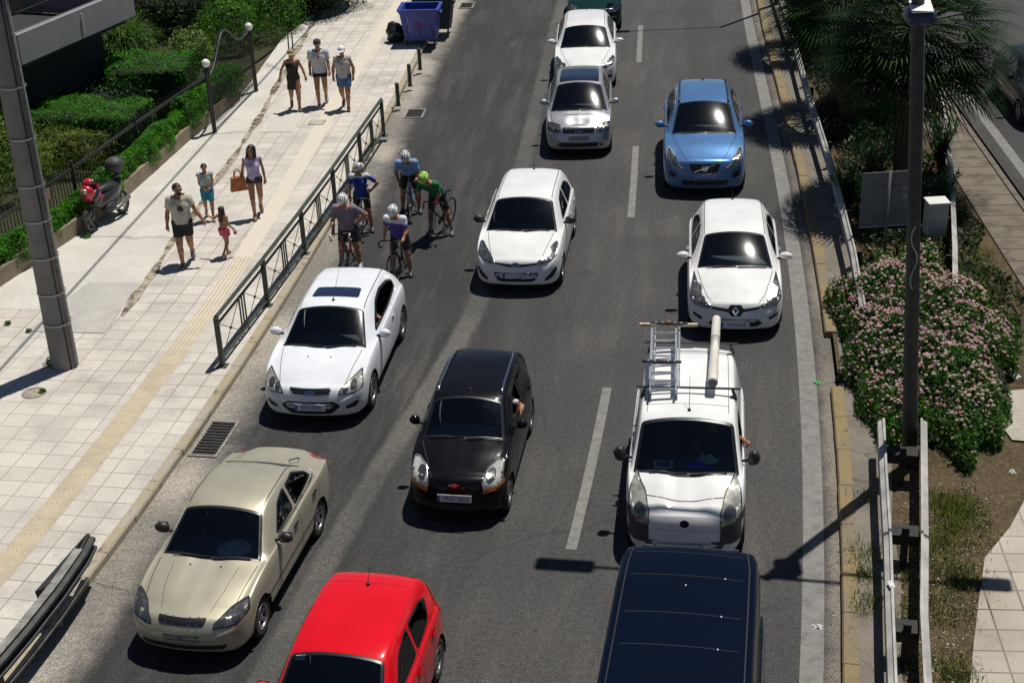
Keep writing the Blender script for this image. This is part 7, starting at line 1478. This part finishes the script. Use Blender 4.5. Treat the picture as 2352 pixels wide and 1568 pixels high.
# terrace of the neighbouring house
TM=concrete('render_grey',(.23,.235,.245),(.27,.275,.285),.8); a,b=G(52,150,2.6),G(312,36,2.6); d=Vector((b.x-a.x,b.y-a.y,0)); Lb=d.length; d.normalize(); nn=Vector((-d.y,d.x,0)); rz=math.atan2(d.y,d.x)
t=thing('house_terrace','grey rendered house terrace with a parapet, at the top left corner','building',(a.x,a.y,.0),rz); Db=3.6; H0,H1=2.6,3.35
MB().box((Lb/2,.11,(H0+H1)/2),(Lb,.22,H1-H0)).obj('front_parapet',TM,t); MB().box((.11,Db/2+.11,(H0+H1)/2),(.22,Db-.22,H1-H0)).obj('side_parapet',TM,t); MB().box((Lb-.11,Db/2+.11,(H0+H1)/2),(.22,Db-.22,H1-H0)).obj('side_parapet',TM,t); MB().box((Lb/2,Db/2+.11,H0-.10),(Lb-.44-.004,Db-.22,.14)).obj('terrace_floor',mat('floor_dark',(.02,.02,.022),.8),t)
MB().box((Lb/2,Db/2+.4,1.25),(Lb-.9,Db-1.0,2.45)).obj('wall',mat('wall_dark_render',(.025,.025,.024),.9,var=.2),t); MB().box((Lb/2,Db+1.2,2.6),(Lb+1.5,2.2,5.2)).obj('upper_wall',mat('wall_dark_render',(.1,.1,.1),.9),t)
MB().box((1.2,Db-1.2,4.15),(3.6,1.8,.10),rot=Matrix.Rotation(-.12,3,'X')).obj('orange_awning',mat('awning_orange',(.42,.20,.05),.8,var=.3),t)
MB().tube([(Lb*.52,-.03,2.75),(Lb*.52,-.03,3.25)],.02,6).obj('waste_pipe',mat('pipe_white',(.6,.6,.6),.5),t); MB().tube([(.2,.1,H1+.5),(Lb-.3,.1,H1+.5)],.018,5).obj('hand_rail',M_BLACK,t)
# ---- big lantana in the reservation
def lantana():
    C=Vector((7.32,23.8,.1)); ax=RP(10,9.5)-RP(10,8.5); ax=Vector((ax.x,ax.y,0)).normalized(); px_=Vector((ax.y,-ax.x,0)); t=thing('flowering_bush','broad mound of green lantana covered in small pink flowers','bush',(C.x,C.y,.1)); r=np.random.default_rng(77); A,B,H=3.75,1.50,1.05
    def surf(n,seed,inner=.0):
        r=np.random.default_rng(seed); k=np.sqrt(r.random(n)); th=r.random(n)*2*np.pi; x=k*np.cos(th); y=k*np.sin(th); e=1+.10*np.sin(5*th+1)+.07*np.sin(9*th+2.2)+.05*np.sin(17*th); X=x*B*e; Y=y*A*e; q=np.clip(1-k**3.2,0,1); Z=H*(q**.55)*(.80+.13*np.sin(X*3.1+1)*np.sin(Y*2.3)+.10*np.sin(X*6.5+2)*np.sin(Y*5.1+1)+.06*np.sin(X*13)*np.sin(Y*11)); 
        return X,Y,Z,k
    X,Y,Z,k=surf(22000,1); r=np.random.default_rng(2); Z=Z-np.abs(r.normal(0,.10,len(Z))); Z=np.maximum(Z,.03)+0; P=X[:,None]*np.array(px_)[None]+Y[:,None]*np.array(ax)[None]; P[:,2]+=Z
    rad_=np.stack([X/B**2,Y/A**2],1); N=(rad_[:,:1]*np.array(px_)[None]+rad_[:,1:]*np.array(ax)[None])*.9; N[:,2]+=.55
    # skirts reaching the ground
    n2=9000; th=r.random(n2)*2*np.pi; e=1+.10*np.sin(5*th+1)+.07*np.sin(9*th+2.2)+.05*np.sin(17*th); kk=.90+.12*r.random(n2); z2=r.random(n2)*.55; X2=np.cos(th)*kk*B*e*(1.0-.10*z2);Y2=np.sin(th)*kk*A*e*(1-.05*z2); P2=X2[:,None]*np.array(px_)[None]+Y2[:,None]*np.array(ax)[None]; P2[:,2]+=z2; N2=np.cos(th)[:,None]*np.array(px_)[None]+np.sin(th)[:,None]*np.array(ax)[None]; N2[:,2]+=.3
    P=np.concatenate([P,P2]);N=np.concatenate([N,N2]); quads_obj('foliage',leafquads(P,N,.075,.62,5,jit=.55),[leafmat('lantana_mid',(.030,.090,.014)),leafmat('lantana_bright',(.075,.165,.022)),leafmat('lantana_dark',(.014,.028,.010),.2)],t,mix_idx(len(P),[.5,.3,.2],3))
    # twiggy dark core
    V=[];F=[];nx,ny=18,30
    for i in range(nx+1):
        for j in range(ny):
            k=i/nx; a=2*math.pi*j/ny; x=k*math.cos(a)*B*.93;y=k*math.sin(a)*A*.93; z=max(.0,H*max(0,1-k**3.2)**.55*.72-.06); v=px_*x+ax*y; V.append((v.x,v.y,z))
    for i in range(nx):
        for j in range(ny): F.append((i*ny+j,(i+1)*ny+j,(i+1)*ny+(j+1)%ny,i*ny+(j+1)%ny))
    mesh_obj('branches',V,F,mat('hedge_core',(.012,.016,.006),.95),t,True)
    X,Y,Z,k=surf(2500,9); keep=(np.sin(X*2.1+.6)*np.sin(Y*1.7+1)+.5*np.sin(X*4.3)*np.sin(Y*3.9)>-1.0); X,Y,Z=X[keep],Y[keep],Z[keep]; r=np.random.default_rng(8); Q=[];mi=[]
    for x,y,z in zip(X,Y,Z):
        c=np.array(px_*x+ax*y); c[2]=z+.05; s=r.uniform(.014,.029); cl_=r.integers(0,3); nf=r.integers(7,11)
        for f in range(nf):
            a=r.uniform(0,6.28); el=r.uniform(.15,1.5); o=np.array([math.cos(a)*math.cos(el),math.sin(a)*math.cos(el),math.sin(el)]); u=np.cross(o,[.3,.1,.9]); u/=np.linalg.norm(u); v=np.cross(o,u); h=s*.55; Q.append([c+o*s*1.0-u*h-v*h,c+o*s+u*h-v*h,c+o*s+u*h+v*h,c+o*s-u*h+v*h]); mi.append(cl_)
    fl=quads_obj('flowers',np.array(Q),[mat('petal_pink',(.50,.34,.32),.8),mat('petal_pale',(.54,.41,.36),.8),mat('petal_rose',(.44,.19,.22),.8)],t,mi); fl['kind']='stuff'
lantana()
# ---- fan palms on the reservation
PALM=[leafmat('palm_dark',(.008,.024,.005),.12),leafmat('palm_mid',(.016,.048,.008),.15)]
for _m in PALM: _m.node_tree.nodes['Principled BSDF'].inputs['Specular IOR Level'].default_value=.08
PDRY=mat('palm_dry',(.14,.09,.05),.9,var=.4,scale=12)
def palm(label,base,h,seed,nl=46,fan=.95,pet=1.0,tr=.25):
    r=np.random.default_rng(seed); t=thing('fan_palm',label,'palm tree',base,0,'fan palms on the reservation'); tb=MB(); n=12
    tb.tube([(0.03*math.sin(i),0.02*math.cos(i*2),h*i/n) for i in range(n+1)],[tr*(1.25-.25*min(1,i/3))*(1+.05*(i%2)) for i in range(n+1)],14); tb.obj('trunk',mat('palm_trunk',(.085,.055,.035),.95,var=.5,scale=14,bump=.6),t,True)
    Q=[];mi=[];ps=MB(); dry=[]
    for k in range(nl):
        el=math.asin(min(1,max(-1,1-1.62*(k+.5)/nl))); a=k*2.39996; dryl=el<-.30 and k%2==0
        dv=np.array([math.cos(a)*math.cos(el),math.sin(a)*math.cos(el),math.sin(el)]); L=pet*r.uniform(.8,1.1); c0=np.array([0,0,h]); droop=.25+.25*(1-abs(el)); p1=c0+dv*L*.5+np.array([0,0,-.02]); p2=c0+dv*L+np.array([0,0,-droop*L*.35]); d2=(p2-p1); d2/=np.linalg.norm(d2); ps.tube([c0,p1,p2],[.025,.018,.012],4)
        side=np.cross(d2,[0,0,1.]); side/=np.linalg.norm(side)+1e-9; up_=np.cross(side,d2); nb=26; R=fan*r.uniform(.85,1.1)
        for j in range(nb):
            th=(-1.25+2.5*j/(nb-1))*1.12; dd=d2*math.cos(th)+side*math.sin(th)+up_*(.18*abs(math.sin(th))); dd/=np.linalg.norm(dd); l=R*(1-.18*abs(th)); wv=np.cross(dd,up_); wv/=np.linalg.norm(wv)+1e-9; w=.020; q=[p2]
            for f in (.55,.85,1.): q.append(p2+dd*l*f+np.array([0,0,-1])*(.26*l*f**2.6+r.uniform(0,.03)))
            ws=[.006,w,w*.6,.001]
            for i in range(3): (dry if dryl else Q).append([q[i]-wv*ws[i],q[i]+wv*ws[i],q[i+1]+wv*ws[i+1],q[i+1]-wv*ws[i+1]]); 
            if not dryl: mi+= [k%2]*3
    ps.obj('leaf_stalks',mat('stalk_green',(.05,.06,.02),.6),t); quads_obj('crown',np.array(Q),PALM,t,mi)
    if dry: quads_obj('dry_leaves',np.array(dry),PDRY,t)
    return t
q=G(2050,455,.1); palm('fan palm behind the grey sign back, its crown over the lamp post',(q.x+.25,q.y+.2,.1),3.75,3,84,1.25,1.25,.24)
palm('second fan palm up the reservation, mostly above the frame',(8.75,37.6,.1),3.1,4,70,1.2,1.15,.2)
palm('farthest fan palm, out of frame but for its shade on the road',(9.2,44.0,.1),3.0,5,50,1.05,1.05,.18)
# oleanders between the barriers
OL=[leafmat('oleander_mid',(.035,.12,.025),.25,rough=.3),leafmat('oleander_bright',(.06,.20,.04),.25,rough=.3),leafmat('oleander_dark',(.014,.04,.012),.15)]
def oleander(label,base,h,r_,n,seed,flowers=0):
    r=np.random.default_rng(seed); t=thing('oleander',label,'shrub',base,0,'oleanders on the reservation'); ns=16; st=MB(); Q=[];Fq=[];tips=[]
    for k in range(ns):
        a=r.uniform(0,6.28); e=r.uniform(.1,1); tip=np.array([math.cos(a)*r_*e,math.sin(a)*r_*e,h*r.uniform(.65,1.05)]); tips.append(tip); st.tube([(0,0,0),tip*np.array([.4,.4,.5]),tip],[.018,.012,.006],4)
        m=n//ns; f=r.uniform(.25,1.02,m)[:,None]; b0=tip*np.array([.4,.4,.5]); C=np.where(f<.5,b0*f*2,b0+(tip-b0)*(f-.5)*2); aa=r.uniform(0,6.28,m); d=np.stack([np.cos(aa)*.8,np.sin(aa)*.8,r.uniform(.2,.9,m)],1); d/=np.linalg.norm(d,axis=1)[:,None]; wv=np.cross(d,[0,0,1.]); wv/=np.linalg.norm(wv,axis=1)[:,None]; l=r.uniform(.11,.19,m)[:,None]; wv=wv*.014
        Q.append(np.stack([C,C+d*l*.5+wv,C+d*l,C+d*l*.5-wv],1))
    Q=np.concatenate(Q); st.obj('stems',mat('bark',(.07,.05,.035),.9),t); quads_obj('foliage',Q,OL,t,mix_idx(len(Q),[.45,.35,.2],seed))
    if flowers:
        fq=[]
        for k in range(flowers):
            c=tips[k%ns]+r.normal(0,.06,3)
            for j in range(7): o=r.normal(0,1,3);o/=np.linalg.norm(o);u=np.cross(o,[.2,.4,.8]);u/=np.linalg.norm(u);v=np.cross(o,u); fq.append([c+o*.02-u*.02-v*.02,c+o*.02+u*.02-v*.02,c+o*.02+u*.02+v*.02,c+o*.02-u*.02+v*.02])
        quads_obj('flowers',np.array(fq),mat('oleander_pink',(.60,.10,.16),.6),t)
    return t
for i,(px,py,h,rr,n,fl,lb) in enumerate(((2005,440,1.5,.75,1500,6,'bright leaved oleander just left of the palm trunk'),(2158,400,1.3,.65,1400,9,'oleander with several pink blooms right of the lamp post'),(1950,480,1.1,.6,1000,8,'low oleander with pink blooms left of the sign'),(2150,500,1.0,.5,900,6,'small oleander behind the grey cabinet'),(1950,300,1.4,.8,1200,4,'oleander beside the barrier under the palm crown'),(2060,300,1.5,.9,1300,0,'oleander in the dark behind the palm trunk'),(1900,150,1.5,.8,1300,2,'bright oleander near the top between barrier and palms'),(2010,160,1.6,.9,1300,0,'oleander under the second palm'),(2130,260,1.3,.7,1100,4,'oleander at the far edge of the reservation'),(1870,40,1.4,.8,1200,0,'oleander at the top edge beside the barrier'))):
    q=G(px,py,.1); oleander(lb,(q.x,q.y,.1),h,rr,n,80+i,fl)
# low dark ground cover under the palms; its near end stands in for shadow
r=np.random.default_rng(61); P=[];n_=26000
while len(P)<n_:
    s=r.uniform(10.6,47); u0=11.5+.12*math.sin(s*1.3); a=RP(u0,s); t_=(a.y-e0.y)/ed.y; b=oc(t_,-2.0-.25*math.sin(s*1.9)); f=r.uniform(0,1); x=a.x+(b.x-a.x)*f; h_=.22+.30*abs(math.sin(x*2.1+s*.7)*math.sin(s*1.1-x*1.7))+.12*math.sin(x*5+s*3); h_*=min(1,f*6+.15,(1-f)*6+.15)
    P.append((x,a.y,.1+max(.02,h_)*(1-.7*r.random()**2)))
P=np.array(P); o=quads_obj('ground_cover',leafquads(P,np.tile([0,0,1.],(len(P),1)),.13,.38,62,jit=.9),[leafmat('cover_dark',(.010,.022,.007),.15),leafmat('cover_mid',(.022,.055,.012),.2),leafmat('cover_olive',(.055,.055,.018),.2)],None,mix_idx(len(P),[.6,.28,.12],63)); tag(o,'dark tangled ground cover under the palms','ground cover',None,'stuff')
def scatter_blades(name,poly_fn,n,seed,h0,h1,mats,w,z=.105,label=None,wd=.006):
    r=np.random.default_rng(seed); P=poly_fn(r,n); n=len(P); a=r.uniform(0,6.28,n); l=r.uniform(h0,h1,n); d=np.stack([np.cos(a)*r.uniform(.2,.9,n),np.sin(a)*r.uniform(.2,.9,n),np.ones(n)],1); d/=np.linalg.norm(d,axis=1)[:,None]; wv=np.stack([-np.sin(a),np.cos(a),np.zeros(n)],1)*wd; B=np.concatenate([P,np.full((n,1),z)],1)
    o=quads_obj(name,np.stack([B-wv,B+wv,B+d*l[:,None]*.6+wv*.8,B+d*l[:,None]],1),mats,None,mix_idx(n,w,seed)); o['kind']='stuff'
    return tag(o,label,'grass')
def clumps(pts,spread,per):
    def f(r,n):
        out=[]
        for (x,y,s) in pts:
            c=G(x,y,.1); out.append(np.stack([c.x+r.normal(0,spread*s,int(per*s)),c.y+r.normal(0,spread*s*1.2,int(per*s))],1))
        return np.concatenate(out)
    return f
GRM=[leafmat('grass_green',(.05,.11,.018)),leafmat('grass_straw',(.27,.22,.10)),leafmat('grass_dark',(.03,.06,.012))]
rs=random.Random(9); pts=[(2160+rs.uniform(-20,60),1150+rs.uniform(0,420),rs.uniform(.5,1.2)) for _ in range(26)]+[(1990+rs.uniform(-15,12),1130+rs.uniform(0,430),rs.uniform(.3,.7)) for _ in range(8)]+[(2080,1520,.5),(2085,1420,.5),(2080,1330,.4)]+[(2250+rs.uniform(-30,30),580+rs.uniform(0,260),rs.uniform(.5,.9)) for _ in range(10)]
scatter_blades('dry_grass',clumps(pts,.22,260),0,3,.04,.14,GRM,[.38,.40,.22],label='patchy green and straw grass on the dry soil around the crash barriers')
def litterpts(r,n):
    u=r.uniform(0,1,n);v=r.uniform(0,1,n); P=[G(2070+210*a,1110+470*b,.1) for a,b in zip(u,v)]+[G(1955+rs.uniform(-4,10),600+970*b,.0) for b in v[:n//4]]; return np.array([[p.x,p.y] for p in P])
r=np.random.default_rng(5); P=litterpts(r,900); s=r.uniform(.008,.022,len(P)); a=r.uniform(0,6.28,len(P)); c,sn=np.cos(a),np.sin(a); asp=r.uniform(.3,1,len(P)); Z=.106+np.where(np.arange(len(P))>=900,-.095,0)+r.uniform(0,.012,len(P))
Q=[]
for (x,y),s_,cc,ss2,ap,z in zip(P,s,c,sn,asp,Z): Q.append([(x-cc*s_,y-ss2*s_,z),(x-ss2*s_*ap,y+cc*s_*ap,z+.004),(x+cc*s_,y+ss2*s_,z+.006),(x+ss2*s_*ap,y-cc*s_*ap,z)])
o=quads_obj('dry_leaves',np.array(Q),[mat('litter_pale',(.42,.38,.30),.8),mat('litter_brown',(.20,.15,.09),.9)],None,mix_idx(len(P),[.45,.55],4)); tag(o,'scattered pale dry leaves and chips on the soil','leaf litter',None,'stuff')
# fan of straw in the gutter by the right kerb
P=[];r=np.random.default_rng(15)
for b in r.uniform(0,1,1300):
    s=-4+44*b; u=10.42+abs(r.normal(0,.05)); p=RP(min(u,10.55),s,.006); P.append((p.x,p.y,.006+r.uniform(0,.01)))
for b in r.uniform(0,1,500):
    s=-4+44*b; u=.03+abs(r.normal(0,.06)); p=RP(u,s,.006); P.append((p.x,p.y,.006+r.uniform(0,.01)))
P=np.array(P); Q=leafquads(P,np.tile([0,0,1.],(len(P),1)),.030,.35,6,jit=.4); o=quads_obj('gutter_debris',Q,[mat('litter_pale',(.4,.4,.3),.8),mat('litter_brown',(.2,.15,.09),.9)],None,mix_idx(len(P),[.4,.6],4)); tag(o,'dry leaves and straw gathered in the gutters','debris',None,'stuff')
# weeds breaking through the paving
def weed(label,px,py,z,r_,n,seed):
    q=G(px,py,z); t=thing('weed',label,'weed',(q.x,q.y,z),0,'weeds in the paving'); P,N=shell((0,0,r_*.3),(r_,r_,r_*.7),n,seed,.6,.3,2,-.3); quads_obj('leaves',leafquads(P,N,.05,.4,seed),LG,t,mix_idx(len(P),[.5,.3,.2],seed))
weed('weed growing at the foot of the concrete pole',118,836,.13,.12,260,1);weed('weed tuft at the kerb beside the champagne saloon',358,1118,.0,.09,220,2);weed('weed in the round hole in the tiles',98,900,.13,.06,120,3);weed('small dark weed on the old concrete near the left edge',18,745,.13,.07,120,4);weed('small weed between pole and moped on the old concrete',66,762,.13,.06,100,5);weed('weed by the front wheel of the moped',200,545,.13,.10,160,6)
# round hole cover in the tiles
q=G(78,902,.13); t=thing('ground_ring','broken round frame sunk in the pale tiles left of the pole','manhole',(q.x,q.y,.128)); MB().lathe((0,0,0),(0,0,1),[(.17,0),(.19,.012),(.21,.012),(.22,0)],24).obj('ring',mat('broken_concrete',(.24,.22,.19),.9),t); MB().lathe((0,0,.002),(0,0,1),[(.001,0),(.17,0)],24).obj('fill',mat('fill_dirt',(.30,.26,.2),.95,var=.3,scale=12),t)
q=G(728,282,.13); t=thing('access_cover','small square access cover in the footpath below the three walkers','cover',(q.x,q.y,.128),rad(-8)); MB().box((0,0,.004),(.42,.42,.012)).obj('frame',mat('cover_frame',(.20,.18,.15),.9),t); MB().box((0,0,.007),(.36,.36,.012)).obj('plate',mat('cover_plate',(.40,.37,.32),.9,var=.2),t)
# roadside scraps
for i,(px,py,z,c_,lb) in enumerate(((1877,880,0,(.10,.45,.10),'crumpled green wrapper in the gutter by the right kerb'),(2040,1562,.0,(.6,.6,.58),'x'),(2325,1085,.1,(.6,.6,.58),'white paper scrap at the right end of the flowering bush'),(1878,1440,0,(.62,.62,.60),'white paper scrap lying on the edge line'),(2333,865,.1,(.6,.6,.6),'pale plastic bag caught beside the flowering bush'))):
    if lb=='x': continue
    q=G(px,py,z); cloth('litter',lb,'litter',(q.x,q.y,z+.006),.07+.03*(i==4),.05+.04*(i==4),.05,mat('litter_%d'%i,c_,.6),20+i,i)
